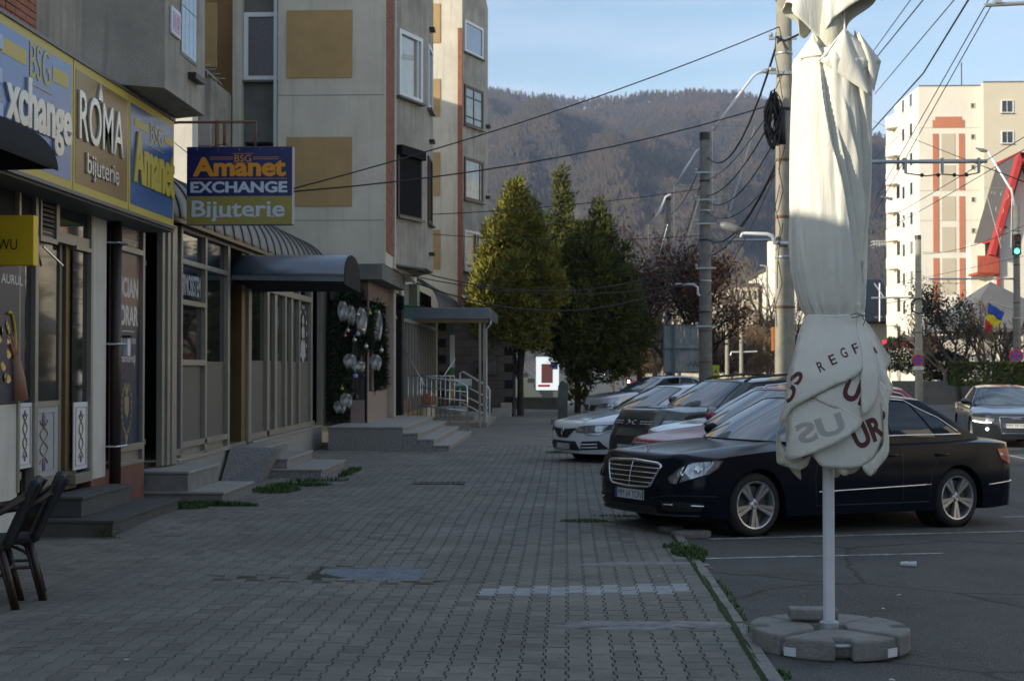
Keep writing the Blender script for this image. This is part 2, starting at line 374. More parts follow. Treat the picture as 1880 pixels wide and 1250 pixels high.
for x, y, ci, ri in pv:
    if (ci, ri) in nearset: continue
    n0 = len(b.m); paver_geo(bw if painted(x, y) else b, x, y)
    if len(b.m) > n0: k0 = rnd.choice((0,)*9+(1, 1, 2)); b.m[n0:] = [k0]*(len(b.m)-n0)
o = b.build('paver', [paver_m, paver_b, paver_c], pave); o['kind'] = 'stuff'
o = bw.build('painted_paver', paver_w, pave); o['kind'] = 'stuff'; o['label'] = 'pale painted row of pavers'
# concrete patches flush in the paving
def blotch(name, m, cx, cy, rx, ry, h, label, cat, n=40, seed=1):
    r_ = random.Random(seed); b = MB(); ph = [r_.uniform(0, 6) for _ in range(4)]
    ring = lambda k, z: [(cx+k*rx*math.cos(t)*(1+.12*math.sin(3*t+ph[0])+.08*math.sin(7*t+ph[1])+.05*math.sin(15*t+ph[2])),
        cy+k*ry*math.sin(t)*(1+.15*math.sin(5*t+ph[3])+.1*math.sin(11*t+ph[1])), 0) for t in [2*math.pi*i/n for i in range(n)]]
    P = [[(p[0], p[1], gz(p[0], p[1])+z) for p in ring(k, 0)] for k, z in ((1, -.012), (.96, h), (.6, h+.002), (.05, h+.002))]
    b.grid(P, closed=True); o = b.build(name, m, smooth=True); return tag(o, label, cat)
patch_m = mat('mortar', (.30, .30, .285), .92, var=.45, vscale=9, bump=.6, bscale=50)
blotch('mortar_patch', patch_m, .50, 9.42, .62, .16, .006, 'pale mortar patch across the pavers near the kerb', 'patch', seed=3)
blotch('mortar_patch', patch_m, .62, 12.42, .60, .12, .003, 'thin grey-brown mortar strip across the pavers by the grass tuft', 'patch', seed=5)
# manhole plates
mh = thing('manhole_cover', 'rectangular blue-grey steel cover plate sunk in the pavers', 'cover', (-1.64, 12.07, 0))
def plate(b):
    b.box(-2.06, -1.22, 11.76, 12.38, gz(-1.64, 12.07)-.03, gz(-1.64, 12.07)-.004)
    z = gz(-1.64, 12.07)-.004
    for i in range(20):
        for j in range(14): 
            x = -2.02+i*.041; y = 11.80+j*.041; b.beam((x, y, z+.001), (x+.024*(1 if (i+j) % 2 else -1), y+.024, z+.001), .006, .004)
part('cover_plate', mh, mat('cover_steel', (.26, .31, .37), .55, metal=.5, var=.3, vscale=6), plate)
def fr(b):
    z = gz(-1.64, 12.07)-.002
    for x0, x1, y0, y1 in ((-2.12, -2.065, 11.68, 12.46), (-1.215, -1.16, 11.68, 12.46), (-2.065, -1.215, 11.68, 11.755), (-2.065, -1.215, 12.385, 12.46)): b.box(x0, x1, y0, y1, z-.04, z)
part('cover_frame', mh, conc_m, fr)
dg = thing('drain_grate', 'slotted dark drain grate set in the pavement beyond the steel cover', 'drain', (-1.9, 20.9, 0))
def gr(b):
    for i in range(9): b.box(-2.22+i*.08, -2.17+i*.08, 20.72, 21.0, gz(-1.9, 20.9)-.03, gz(-1.9, 20.9)+.009)
    b.box(-2.26, -1.5, 20.68, 20.72, 0-.03, gz(-1.9, 20.9)+.011); b.box(-2.26, -1.5, 21.0, 21.04, -.03, gz(-1.9, 20.9)+.011)
part('grate', dg, black_m, gr)
# painted parking lines
def pline(a, c, w=.09):
    b = MB(); a = Vector((*a, 0)); c = Vector((*c, 0)); n = Vector((-(c-a).y, (c-a).x, 0)).normalized()*w/2; rows = []
    for t in L_(0, 1, 40):
        p = a+(c-a)*t; k = 1+.25*math.sin(t*37)+rnd.uniform(-.15, .15); z = az(p.x, p.y)+.005
        rows.append([(p.x-n.x*k, p.y-n.y*k, z), (p.x+n.x*k, p.y+n.y*k, z)])
    b.grid(rows); o = b.build('parking_line', line_m); struct(o)
pline((1.42, 14.35), (7.2, 16.9), .08); pline((1.24, 12.85), (3.6, 13.75), .07)
pline((5.3, 17.5), (6.4, 18.0), .10)
for k in range(8):
    pline((9.4, 14+k*7), (9.42, 17+k*7), .12) if k > 1 else None
def litter(px, py, s, label, m=litter_m, name='litter_scrap'):
    p = onZ(px, py, 0); p.z = (gz(p.x, p.y) if p.x < KX else az(p.x, p.y))
    b = MB(); k = 7; r_ = random.Random(int(px))
    P = [(p.x+s*math.cos(2*math.pi*i/k)*r_.uniform(.5, 1.1), p.y+s*.8*math.sin(2*math.pi*i/k)*r_.uniform(.5, 1.1), p.z+.006+r_.uniform(0, .3)*s) for i in range(k)]
    b.add(P+[(p.x, p.y, p.z+s*.45)], [(i, (i+1)%k, k) for i in range(k)]); o = b.build(name, m, solid=.002); tag(o, label, 'litter')
litter(233, 1218, .016, 'small white scrap on the pavers at the bottom left')
litter(1210, 1060, .016, 'tiny white scrap on the pavers left of the mossy kerb')
litter(1650, 1082, .022, 'white scrap on the asphalt right of the parasol pole')
litter(1621, 1108, .018, 'small pale scrap on the asphalt nearest the parasol base')
litter(1500, 1123, .02, 'pale scrap on the asphalt just left of the parasol pole')
litter(1637, 1240, .02, 'thin pale scrap on the asphalt in front of the parasol base')
litter(1404, 1209, .035, 'blue scrap lying at the kerb beside the parasol base', mat('blue_scrap', (.03, .08, .3), .6))
litter(1306, 1040, .03, 'orange leaf scrap on the asphalt beside the kerb', mat('orange_scrap', (.45, .2, .05), .8))
litter(1257, 995, .025, 'white scrap above the grass tuft at the kerb')
litter(1010, 812, .03, 'white scrap on the pavement in front of the white hatchback')
# white paper roll on the asphalt
p = onZ(1668, 1040, -.06); t = thing('paper_cup', 'crushed white paper cup lying on the asphalt right of the parasol', 'cup', tuple(p))
def cup(b):
    d = Vector((.11, -.03, 0)); q = p+Vector((0, 0, .024)); b.tube([q-d*.6, q-d*.1, q+d*.05, q+d*.6], [.020, .026, .022, .030], 9)
part('cup_body', t, litter_m, cup)
# ---- grass tufts
def grass_clump(b, cx, cy, rx, ry, n, h, zf, r_):
    for _ in range(n):
        a = r_.uniform(0, 6.28); q = math.sqrt(r_.random()); x = cx+rx*q*math.cos(a); y = cy+ry*q*math.sin(a); z = zf(x, y)-.01
        k = h*r_.uniform(.4, 1.1)*(1-.5*q); d = r_.uniform(0, 6.28); w = r_.uniform(.004, .009); lx, ly = math.cos(d)*k*.5, math.sin(d)*k*.5
        px, py = -math.sin(d)*w, math.cos(d)*w
        b.add([(x-px, y-py, z), (x+px, y+py, z), (x+lx*.5+px*.7, y+ly*.5+py*.7, z+k*.7), (x+lx*.5-px*.7, y+ly*.5-py*.7, z+k*.7), (x+lx, y+ly, z+k*.95)], [(0, 1, 2, 3), (3, 2, 4)])
def tuft(label, blobs, h, zf, name='grass_tuft', seed=1):
    b = MB(); r_ = random.Random(seed)
    for cx, cy, rx, ry, n in blobs: grass_clump(b, cx, cy, rx, ry, n, h, zf, r_)
    tag(b.build(name, grass_m), label, 'grass', kind='stuff')
tuft('bushy grass tuft growing at the kerb before the parking line', [(1.13, 13.2, .17, .35, 700), (1.16, 12.75, .07, .25, 160), (1.1, 13.65, .2, .12, 150)], .11, gz, seed=2)
tuft('low grass in the kerb joint beside the parasol base', [(1.2, 8.0, .05, .12, 90), (1.17, 8.9, .03, .5, 120), (1.2, 10.5, .04, .9, 120)], .05, gz, seed=3)
tuft('patch of grass and weeds between the shop steps and the paving', [(-4.95, 17.05, .6, .42, 2600), (-4.1, 19.8, .36, .5, 800), (-4.4, 17.45, .6, .14, 1200), (-3.9, 20.6, .5, .2, 500), (-3.5, 22.8, .12, 1.0, 500), (-3.75, 21.3, .5, .15, 300)], .115, gz, seed=4)
tuft('grass strip under the front bumper of the black saloon', [(.22, 15.55, .3, .16, 500), (.6, 16.1, .35, .1, 150)], .05, gz, seed=5)
tuft('grass strip in front of the white hatchback', [(0.0, 28.6, .45, .25, 700), (.2, 31.2, .4, .3, 500)], .08, gz, seed=6)
w_ = thing('weed', 'small leafy weed growing at the corner of the dark entrance step', 'weed', (-4.62, 14.1, 0))
def weed(b):
    r_ = random.Random(9)
    for _ in range(90):
        a = r_.uniform(0, 6.28); q = r_.uniform(0, .16); x = -4.62+q*math.cos(a); y = 14.08+q*math.sin(a)*.6; z = r_.uniform(0, .13)*(1-q*3.5)+.005; s = r_.uniform(.012, .028); e = r_.uniform(-.5, .8)
        b.add([(x, y, z), (x+s*math.cos(a+.6), y+s*math.sin(a+.6), z+s*e+.01), (x+2*s*math.cos(a), y+2*s*math.sin(a), z+s*e), (x+s*math.cos(a-.6), y+s*math.sin(a-.6), z+s*e+.01)], [(0, 1, 2, 3)])
part('leaves', w_, grass_m, weed)
# broken kerb stones near the black car
for i, (px, py, w) in enumerate(((1232, 974, .13), (1270, 982, .2))):
    p = onZ(px, py, 0); b = MB(); k = 12; r_ = random.Random(i+3)
    ring = lambda s, z: [(p.x+w*s*math.cos(2*math.pi*j/k)*(1+.1*math.sin(j*2.3)), p.y+.10*s*math.sin(2*math.pi*j/k)*(1+.15*math.sin(j*1.7)), z) for j in range(k)]
    b.grid([ring(.9, -.03), ring(1, .01), ring(.95, .045), ring(.6, .055), ring(.02, .055)], closed=True)
    tag(b.build('broken_stone', conc_m, smooth=True), ['smaller broken kerb stone lying beside the black saloon', 'larger flat broken kerb stone by the front wheel of the black saloon'][i], 'stone')
# ============================================================ CLOSED PARASOL
UX, UY = 1.625, 8.88
KU = UY/F_
def ux(px): return (px-1522)*KU
def uz(py): return 1.7-(py-676)*KU
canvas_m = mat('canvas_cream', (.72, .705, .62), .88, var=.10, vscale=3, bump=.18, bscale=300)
def creases(m, s=.6):
    n = m.node_tree; b = n.nodes['Principled BSDF']; g = n.nodes.new('ShaderNodeNewGeometry'); mp_ = n.nodes.new('ShaderNodeMapping'); mp_.inputs['Scale'].default_value = (5, 5, 1.3); mp_.inputs['Rotation'].default_value = (.1, .25, 0)
    z = n.nodes.new('ShaderNodeTexNoise'); z.inputs['Scale'].default_value = 1.6; z.inputs['Detail'].default_value = 5; z.inputs['Distortion'].default_value = .8; z.inputs['Roughness'].default_value = .6
    bp_ = n.nodes.new('ShaderNodeBump'); bp_.inputs['Strength'].default_value = s; bp_.inputs['Distance'].default_value = .03; old = b.inputs['Normal'].links[0].from_socket
    n.links.new(g.outputs['Position'], mp_.inputs[0]); n.links.new(mp_.outputs[0], z.inputs['Vector']); n.links.new(z.outputs['Fac'], bp_.inputs['Height']); n.links.new(old, bp_.inputs['Normal']); n.links.new(bp_.outputs[0], b.inputs['Normal'])
creases(canvas_m, .42)
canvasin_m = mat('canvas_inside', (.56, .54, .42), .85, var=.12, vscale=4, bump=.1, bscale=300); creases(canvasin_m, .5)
print_m = mat('print_maroon', (.10, .030, .028), .8)
ghost_m = mat('print_showing_through', (.40, .395, .36), .85)
polew_m = mat('pole_white', (.68, .70, .71), .4, var=.12, vscale=3)
U = thing('closed_parasol', 'tall closed cream canvas parasol tied with string on a white pole', 'parasol', (UX, UY, -.02))
zg = az(UX, UY)
part('pole', U, polew_m, lambda b: b.lathe([(.036, zg+.08), (.036, 4.2)], 20, Matrix.Translation((UX, UY, 0))), smooth=True)
def sock(b):
    b.lathe([(.06, zg+.085), (.06, zg+.155), (.045, zg+.165), (.037, zg+.165)], 20, Matrix.Translation((UX, UY, 0)))
    for a in (45, 135): b.beam((UX-.46*math.cos(R(a)), UY-.46*math.sin(R(a)), zg+.06), (UX+.46*math.cos(R(a)), UY+.46*math.sin(R(a)), zg+.06), .05, .05)
part('cross_foot', U, galv_m, sock)
# main canopy body above the string
OUT = [(-60, 1482, 1568), (30, 1488, 1572), (75, 1490, 1572), (98, 1480, 1582), (112, 1465, 1598), (124, 1461, 1606), (160, 1460, 1604), (230, 1460, 1601), (350, 1459, 1598), (450, 1458, 1595), (500, 1460, 1592), (540, 1467, 1590), (562, 1474, 1587), (578, 1484, 1583), (588, 1485, 1583)]
CR = [ # creases: path of px at py, amplitude, width, direction
 ([(105, 1498), (200, 1508), (270, 1520), (330, 1535), (400, 1548), (470, 1556), (560, 1563)], .055, .32, 1),
 ([(150, 1470), (260, 1484), (380, 1497), (480, 1505), (575, 1512)], .012, .35, -1),
 ([(240, 1530), (300, 1546), (380, 1562), (450, 1573), (520, 1580), (575, 1578)], .045, .22, 1),
 ([(115, 1560), (180, 1577), (240, 1588), (330, 1594), (450, 1596), (575, 1583)], .040, .25, -1),
 ([(300, 1580), (420, 1590), (560, 1588)], .02, .2, 1),
 ([(180, 1540), (300, 1572), (400, 1588), (540, 1592)], .022, .16, 1), ([(330, 1462), (460, 1470), (575, 1492)], .020, .2, 1), ([(210, 1518), (330, 1528), (450, 1534), (575, 1536)], .014, .14, -1),
]
def body_pt(py, ph):      # ph: angle, 0 = towards the camera, positive = right
    L = interp([(o[0], o[1]) for o in OUT], py); Rr = interp([(o[0], o[2]) for o in OUT], py)
    c = (ux(L)+ux(Rr))/2; a = (ux(Rr)-ux(L))/2; bdep = a*.86
    m = 1.0
    if abs(ph) < 1.62:
        for path, A, wd, s in CR:
            if py < path[0][0] or py > path[-1][0]: continue
            env = min(1, (py-path[0][0])/70)*min(1, (path[-1][0]+25-py)/60)
            q = (ux(sinterp(path, py))-c)/a; q = max(-.97, min(.97, q)); pc = math.asin(q); d = (ph-pc)*s
            if d > 0: m -= A*4.2*env*math.exp(-d/wd)*min(1, d/.03)
            else: m += A*1.1*env*math.exp(d/(wd*.8))
    else:
        m += .06*math.sin(ph*5+py*.01)+.03*math.sin(ph*11)
    m += .016*math.sin(ph*3+py*.013)+.012*math.sin(ph*9-py*.016)+.010*math.sin(ph*14+py*.011+2)+.008*math.sin(ph*23-py*.02)
    g = math.exp(-((py-582)/26)**2); m += g*.05*math.sin(ph*15+1)+g*.02*math.sin(ph*33)
    g2 = math.exp(-((py-100)/30)**2); m += g2*.06*math.sin(ph*8+2)
    return Vector((UX+c+a*m*math.sin(ph), UY-bdep*m*math.cos(ph), uz(py)))
def body(b):
    rows = []
    NP = 230
    for py in L_(98, 590, 170):
        rows.append([body_pt(py, -math.pi+2*math.pi*(j+.5)/NP) for j in range(NP)])
    b.grid(rows, closed=True)
part('canopy', U, [canvas_m, canvasin_m], body, smooth=True)
# folded shoulder: pointed flaps reaching up and bare ribs in the gap
def shoulder(b):
    def tri(P, bulge=.02):
        n = 10; A, B_, C = [Vector(p) for p in P]; rows = []
        for i in range(n+1):
            row = []
            for j in range(n+1):
                u, v = i/n, j/n; p = A*(1-u)+(B_*(1-v)+C*v)*u; p = p+Vector((0, -bulge*math.sin(math.pi*u)*math.sin(math.pi*v), 0)); row.append(p)
            rows.append(row)
        b.grid(rows)
    q = lambda px, py, d: (UX+ux(px), UY+d, uz(py))
    tri([q(1546, 66, -.16), q(1500, 128, -.205), q(1590, 190, -.20)], .03)
    tri([q(1546, 66, -.155), q(1512, 118, -.20), q(1493, 130, -.20)], .01)
    tri([q(1572, 72, -.14), q(1614, 122, -.10), q(1598, 180, -.15)], .02)
    tri([q(1549, 66, -.14), q(1614, 124, -.11), q(1560, 150, -.19)], .02)
    tri([q(1492, 72, -.10), q(1460, 118, -.10), q(1505, 116, -.20)], .02)
    tri([q(1572, 60, -.02), q(1612, 122, -.08), q(1575, 120, .12)], .02)
part('shoulder_flap', U, canvas_m, shoulder, smooth=True, solid=.004)
for i, px in enumerate((1500, 1510, 1521, 1531, 1540, 1556)):
    part('rib', U, canvas_m if i % 2 else white_m, lambda b: b.tube([(UX+ux(px), UY-.13+.02*abs(i-2.5), uz(130)), (UX+ux(px)*.7+.01, UY-.06, uz(20))], .008, 6), smooth=True)
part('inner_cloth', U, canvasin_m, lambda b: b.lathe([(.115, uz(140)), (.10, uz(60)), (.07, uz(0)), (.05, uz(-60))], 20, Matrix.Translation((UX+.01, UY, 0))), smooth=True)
# top vent cap with hanging points
def cap(b):
    rows = []
    hem = [(-180, 20), (-150, 62), (-120, 30), (-95, 10), (-75, 12), (-55, 40), (-38, 74), (-24, 82), (-8, 62), (12, 44), (35, 24), (52, 8), (70, -2), (85, 6), (100, 0), (130, 50), (160, 60), (180, 20)]
    rad = [(-180, .2), (-120, .24), (-80, .26), (-55, .22), (-35, .13), (-22, .11), (0, .125), (30, .20), (55, .25), (80, .34), (100, .30), (130, .2), (180, .2)]
    N = 140
    for i in range(26):
        t = i/25; row = []
        for j in range(N):
            a = -180+360*j/N; h = sinterp(hem, a); r = sinterp(rad, a); ph = R(a)
            py = -130+(h+130)*t; rr = (.05+(r-.05)*t**.9)*(1+.10*math.sin(ph*7+t*2)*t+.05*math.sin(ph*13+2)*t)
            row.append((UX+rr*math.sin(ph), UY-rr*.8*math.cos(ph), uz(py)))
        rows.append(row)
    b.grid(rows, closed=True)
part('vent_cap', U, canvas_m, cap, smooth=True, solid=.004)
def seam(b):
    N = 90
    b.tube([body_pt(582, -math.pi+2*math.pi*j/N)+Vector((0, 0, .004*math.sin(j*.9)))-Vector((0, .006*math.cos(-math.pi+2*math.pi*j/N), 0)) for j in range(N+1)], .0045, 6)
    k = lambda px, py, d=-.185: (UX+ux(px), UY+d, uz(py))
    b.tube([k(1572, 582), k(1556, 586), k(1553, 581), k(1565, 578), k(1578, 582)], .003, 5)
    b.tube([k(1574, 582), k(1590, 577, -.15), k(1598, 580, -.14)], .003, 5)
    b.tube([k(1573, 583), k(1577, 592, -.2), k(1573, 600, -.21)], .003, 5)
part('tie_string', U, mat('string_grey', (.10, .10, .095), .8), seam, smooth=True)
# ---- skirt below the string
def Rsk(z):      # half width of the skirt at height z
    return interp([(uz(870), .29), (uz(800), .315), (uz(740), .325), (uz(690), .31), (uz(640), .25), (uz(600), .19), (uz(578), .17)], z)
SCX = ux(1533)
def skirt_y(lx, z, bias):
    r = Rsk(z)*1.06; q = (lx-SCX)/r; q = max(-.995, min(.995, q))
    return -math.sqrt(1-q*q)*r*.72 - bias
def core(b):
    rows = []; N = 160
    for i in range(40):
        t = i/39; py = 580+(842-580)*t; row = []
        for j in range(N):
            ph = 2*math.pi*j/N; hem = 1+.06*math.sin(ph*5+1)+.03*math.sin(ph*9)
            pyy = 580+(842*hem-580*1)*t if t > 0 else 580
            z = uz(580+(840+26*math.sin(ph*4+2)+14*math.sin(ph*7)-580)*t); r = Rsk(z)*.80*(1+t*(.14*math.sin(ph*6+.5)+.08*math.sin(ph*13+1)))
            row.append((UX+SCX*t+r*math.sin(ph), UY-r*.72*math.cos(ph), z))
        rows.append(row)
    b.grid(rows, closed=True)
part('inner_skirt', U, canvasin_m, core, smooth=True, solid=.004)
def inpoly(x, y, P):
    c = False; n = len(P)
    for i in range(n):
        x1, y1 = P[i]; x2, y2 = P[(i+1) % n]
        if (y1 > y) != (y2 > y) and x < (x2-x1)*(y-y1)/(y2-y1)+x1: c = not c
    return c
def smoothpoly(P, k=5, keep=()):
    out = []; n = len(P)
    for i in range(n):
        p0, p1, p2, p3 = P[i-1], P[i], P[(i+1) % n], P[(i+2) % n]
        for s in range(k):
            t = s/k; t2 = t*t; t3 = t2*t; T = .32
            f = lambda a, b_, c, d: (2*t3-3*t2+1)*b_+(t3-2*t2+t)*T*(c-a)+(-2*t3+3*t2)*c+(t3-t2)*T*(d-b_)
            out.append((f(p0[0], p1[0], p2[0], p3[0]), f(p0[1], p1[1], p2[1], p3[1])))
    return out
def flap(name, P, bias, m, ripple=0, rdir=(1, 0), rfreq=.1, tilt=(0, 0), hem=True, curl=.0):
    P = smoothpoly(P, 5); step = 7
    xs = [p[0] for p in P]; ys = [p[1] for p in P]; pts = [Vector(p) for p in P]; n = len(P)
    y = min(ys)
    while y < max(ys):
        x = min(xs)+(3.5 if int(y/step) % 2 else 0)
        while x < max(xs):
            if inpoly(x, y, P) and min((Vector((x, y))-p).length for p in pts) > 3.5: pts.append(Vector((x, y)))
            x += step
        y += step
    r = mgeo.delaunay_2d_cdt(pts, [(i, (i+1) % n) for i in range(n)], [], 1, 1e-4)
    cx = sum(xs)/len(xs); cy = sum(ys)/len(ys)
    def dep(px, py):
        z = uz(py); d = bias+ripple*math.sin((px*rdir[0]+py*rdir[1])*rfreq)+tilt[0]*(px-cx)*KU+tilt[1]*(py-cy)*KU
        return skirt_y(ux(px), z, d)
    b = MB(); b.add([(UX+ux(p.x), UY+dep(p.x, p.y), uz(p.y)) for p in r[0]], [tuple(f) for f in r[2]])
    o = b.build(name, m, U, smooth=True, solid=.0045)
    if hem:
        h = MB(); c = Vector((cx, cy)); 
        Q = [Vector(p)+(c-Vector(p)).normalized()*3.2 for p in P]
        h.tube([(UX+ux(p.x), UY+dep(p.x, p.y)-.0035, uz(p.y)) for p in Q+[Q[0]]], .0011, 4); h.build('hem_stitching', canvasin_m, o, smooth=True)
    return o, dep
def cloth_text(s, o, dep, px, py, w, h, ang, m, bold=.02, mirror=False, clip=None, name='lettering'):
    vs, fs = text_mesh(s, bold); me = bpy.data.meshes.new(name); ca, sa = math.cos(R(ang)), math.sin(R(ang))
    V = []
    for a, c in vs:
        X = (1-a if mirror else a)*w; Y = c*h; V.append((px+X*ca-Y*sa*1, -(py)+X*sa+Y*ca, 0))
    me.from_pydata(V, [], fs); bm = bmesh.new(); bm.from_mesh(me)
    for ax in (0, 1):
        lo = min(v.co[ax] for v in bm.verts); hi = max(v.co[ax] for v in bm.verts); q = lo+5
        while q < hi:
            co = Vector((0, 0, 0)); co[ax] = q; no = Vector((0, 0, 0)); no[ax] = 1
            bmesh.ops.bisect_plane(bm, geom=bm.verts[:]+bm.edges[:]+bm.faces[:], plane_co=co, plane_no=no); q += 5
    if clip:
        dl = [f for f in bm.faces if not inpoly(f.calc_center_median().x, -f.calc_center_median().y, clip)]; bmesh.ops.delete(bm, geom=dl, context='FACES')
    for v in bm.verts:
        x, y = v.co.x, -v.co.y; v.co = Vector((ux(x), dep(x, y)-.0042, uz(y)-(-.02)))
    bm.to_mesh(me); bm.free(); me.materials.append(m)
    t = bpy.data.objects.new(name, me); COL.objects.link(t); t.parent = o
    return t
A_P = [(1482, 580), (1520, 581), (1565, 581), (1574, 600), (1583, 640), (1583, 662), (1556, 690), (1520, 706), (1486, 724), (1462, 738), (1446, 752), (1430, 792), (1432, 765), (1444, 715), (1455, 655), (1468, 610)]
C_P = [(1446, 746), (1470, 733), (1498, 724), (1528, 742), (1567, 768), (1560, 783), (1525, 806), (1490, 823), (1447, 840), (1440, 832), (1446, 790)]
B_P = [(1484, 727), (1520, 709), (1556, 692), (1568, 684), (1570, 730), (1568, 772), (1530, 752)]
E_P = [(1568, 750), (1600, 700), (1622, 715), (1624, 765), (1612, 800), (1590, 838), (1560, 852), (1530, 853), (1500, 850), (1488, 835), (1486, 815), (1530, 800)]
F_P = [(1566, 582), (1582, 588), (1590, 620), (1601, 680), (1601, 720), (1586, 745), (1567, 758), (1566, 690), (1568, 640), (1564, 610)]
G_P = [(1582, 586), (1600, 600), (1622, 635), (1637, 664), (1625, 682), (1639, 712), (1628, 735), (1618, 748), (1606, 715), (1598, 660), (1590, 620)]
H_P = [(1598, 700), (1618, 745), (1623, 790), (1629, 826), (1606, 850), (1588, 868), (1574, 857), (1572, 846), (1592, 838), (1612, 812), (1612, 770)]
D_P = [(1430, 790), (1444, 830), (1470, 838), (1483, 832), (1478, 850), (1464, 859), (1440, 853), (1430, 845)]
I_P = [(1540, 850), (1575, 842), (1590, 835), (1560, 862), (1540, 864)]
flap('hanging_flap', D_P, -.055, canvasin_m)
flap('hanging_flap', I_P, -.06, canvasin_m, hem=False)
oH, dH = flap('hanging_flap', H_P, -.005, canvas_m, ripple=.012, rfreq=.09)
oE, dE = flap('hanging_flap', E_P, -.012, canvas_m, ripple=.008, rdir=(1, .3), rfreq=.07)
oG, dG = flap('hanging_flap', G_P, -.02, canvas_m, ripple=.016, rdir=(1, -.4), rfreq=.16)
oB, dB = flap('hanging_flap', B_P, .012, canvas_m)
oC, dC = flap('turned_flap', C_P, .022, canvasin_m if False else canvas_m, ripple=.006, rfreq=.05, tilt=(0, .12))
oA, dA = flap('hanging_flap', A_P, .034, canvas_m, ripple=.005, rdir=(1, .5), rfreq=.06)
oF, dF = flap('hanging_flap', F_P, .040, canvas_m, ripple=.012, rdir=(1, 0), rfreq=.2)
for s, px, py in (('R', 1495, 683), ('E', 1516, 671), ('G', 1536, 659), ('F', 1558, 651)):
    cloth_text(s, oA, dA, px, py, 11, 18, 22, print_m, .012)
cloth_text('E', oG, dG, 1604, 650, 12, 12, 35, print_m, .012)
cloth_text('US', oA, dA, 1446, 742, 62, 26, 68, print_m, .03, clip=A_P)
cloth_text('UR', oB, dB, 1529, 728, 62, 46, -22, print_m, .04, clip=B_P)
cloth_text('UR', oE, dE, 1563, 822, 62, 44, 24, print_m, .04, clip=E_P)
cloth_text('S', oH, dH, 1601, 775, 22, 40, 30, print_m, .04, clip=H_P)
cloth_text('R', oG, dG, 1603, 735, 30, 36, 40, print_m, .04, clip=G_P)
cloth_text('US', oC, dC, 1462, 812, 82, 36, 18, ghost_m, .035, mirror=True, clip=C_P)
# weighted base of four concrete segments
for k in range(4):
    a0 = R(-90+90*k); u = Vector((math.cos(a0), math.sin(a0), 0)); v = Vector((-u.y, u.x, 0))
    P = []; ro = .487; n = 9
    for i in range(n+1):
        t = R(-43+86*i/n); x, y = ro*math.cos(t), ro*math.sin(t)
        if i == n//2: P += [(x, y-.01), (.375, y-.01+.0)]
        elif i == n//2+1: P += [(.375, y+.01), (x, y+.01)]
        else: P.append((x, y))
    P = [(.075, .055)]+[] if False else P
    P = P+[(.10, .07), (.10, -.07)]
    b = MB(); b.prism(P, (UX, UY, zg+.004), u, v, (0, 0, 1), .125+(.006 if k % 2 else 0))
    seg = b.build('concrete_segment', conc_m, U, bevel=.016, normals=True)
    MB().tube([tuple(Vector((UX, UY, zg+.09))+u*.44+v*s) for s in (-.085, .085)], .012, 8).build('carrying_bar', galv_m, seg, smooth=True)
def lab(b, t):
    if 1:
        u = Vector((math.cos(R(t)), math.sin(R(t)), 0)); v = Vector((-u.y, u.x, 0)); o = Vector((UX, UY, zg+.045))+u*.490
        b.beam(o-v*.04, o+v*.04, .006, .05)
for t_ in (-128, -52): part('label_plate', U, whitep_m, lambda b: lab(b, t_))
blk = thing('concrete_block', 'loose grey concrete paver lying on the parasol base behind the pole', 'block', (UX-.06, UY+.12, zg+.14))
b = MB(); b.box(UX-.22, UX+.08, UY+.10, UY+.24, zg+.147, zg+.215); b.build('block', conc_m, blk, bevel=.012)
# ============================================================ LEFT: BUILDINGS AND SHOPS
ZV = Vector((0, 0, 1))
def slabbox(b, o, u, n, a0, a1, z0, z1, d0, d1, mi=0):   # box on a vertical plane: a along u, z up, d along outward normal n
    o, u, n = Vector(o), Vector(u).normalized(), Vector(n).normalized(); o = Vector((o.x, o.y, 0))
    P = [o+u*a+n*d+ZV*z for z in (z0, z1) for a, d in ((a0, d0), (a1, d0), (a1, d1), (a0, d1))]
    return b.add(P, [(0,3,2,1),(4,5,6,7),(0,1,5,4),(1,2,6,5),(2,3,7,6),(3,0,4,7)], mi)
def window(parent, o, u, n, a0, a1, z0, z1, frame=white_m, pane=glass_m, fw=.07, cols=(), rows=(), sill=True, depth=.05, curtain=None, label=None):
    b = MB(); D0, D1 = -.06, depth
    slabbox(b, o, u, n, a0, a0+fw, z0, z1, D0, D1); slabbox(b, o, u, n, a1-fw, a1, z0, z1, D0, D1)
    slabbox(b, o, u, n, a0+fw, a1-fw, z0, z0+fw, D0, D1); slabbox(b, o, u, n, a0+fw, a1-fw, z1-fw, z1, D0, D1)
    cs = [a0+fw]+list(cols)+[a1-fw]; rs = [z0+fw]+list(rows)+[z1-fw]; m = fw*.45
    for c in cols: slabbox(b, o, u, n, c-m/2, c+m/2, z0+fw, z1-fw, D0+.01, D1-.015)
    for r in rows: slabbox(b, o, u, n, a0+fw, a1-fw, r-m/2, r+m/2, D0+.012, D1-.018)
    W_ = b.build('window', frame, parent, normals=True)
    if label: W_['label'] = label
    for i in range(len(cs)-1):
        for j in range(len(rs)-1):
            b = MB(); slabbox(b, o, u, n, cs[i]-.005, cs[i+1]+.005, rs[j]-.005, rs[j+1]+.005, -.02, .012); b.build('pane', pane, W_, normals=True)
    if sill: 
        b = MB(); slabbox(b, o, u, n, a0-.05, a1+.05, z0-.05, z0-.003, -.05, depth+.07); b.build('sill', mat('sill_metal', (.10, .095, .09), .5), W_, normals=True)
    return W_
blueg_m = mat('glass_blue', (.14, .20, .26), .06, spec=.7, var=.35, vscale=2); blueg_m.node_tree.nodes['Principled BSDF'].inputs['IOR'].default_value = 2.2
yel_m = mat('glass_yellow_reflection', (.34, .32, .20), .04, var=.35, vscale=1.6); yel_m.node_tree.nodes['Principled BSDF'].inputs['IOR'].default_value = 2.8  # yellow base colour stands for a sunlit facade mirrored in the pane
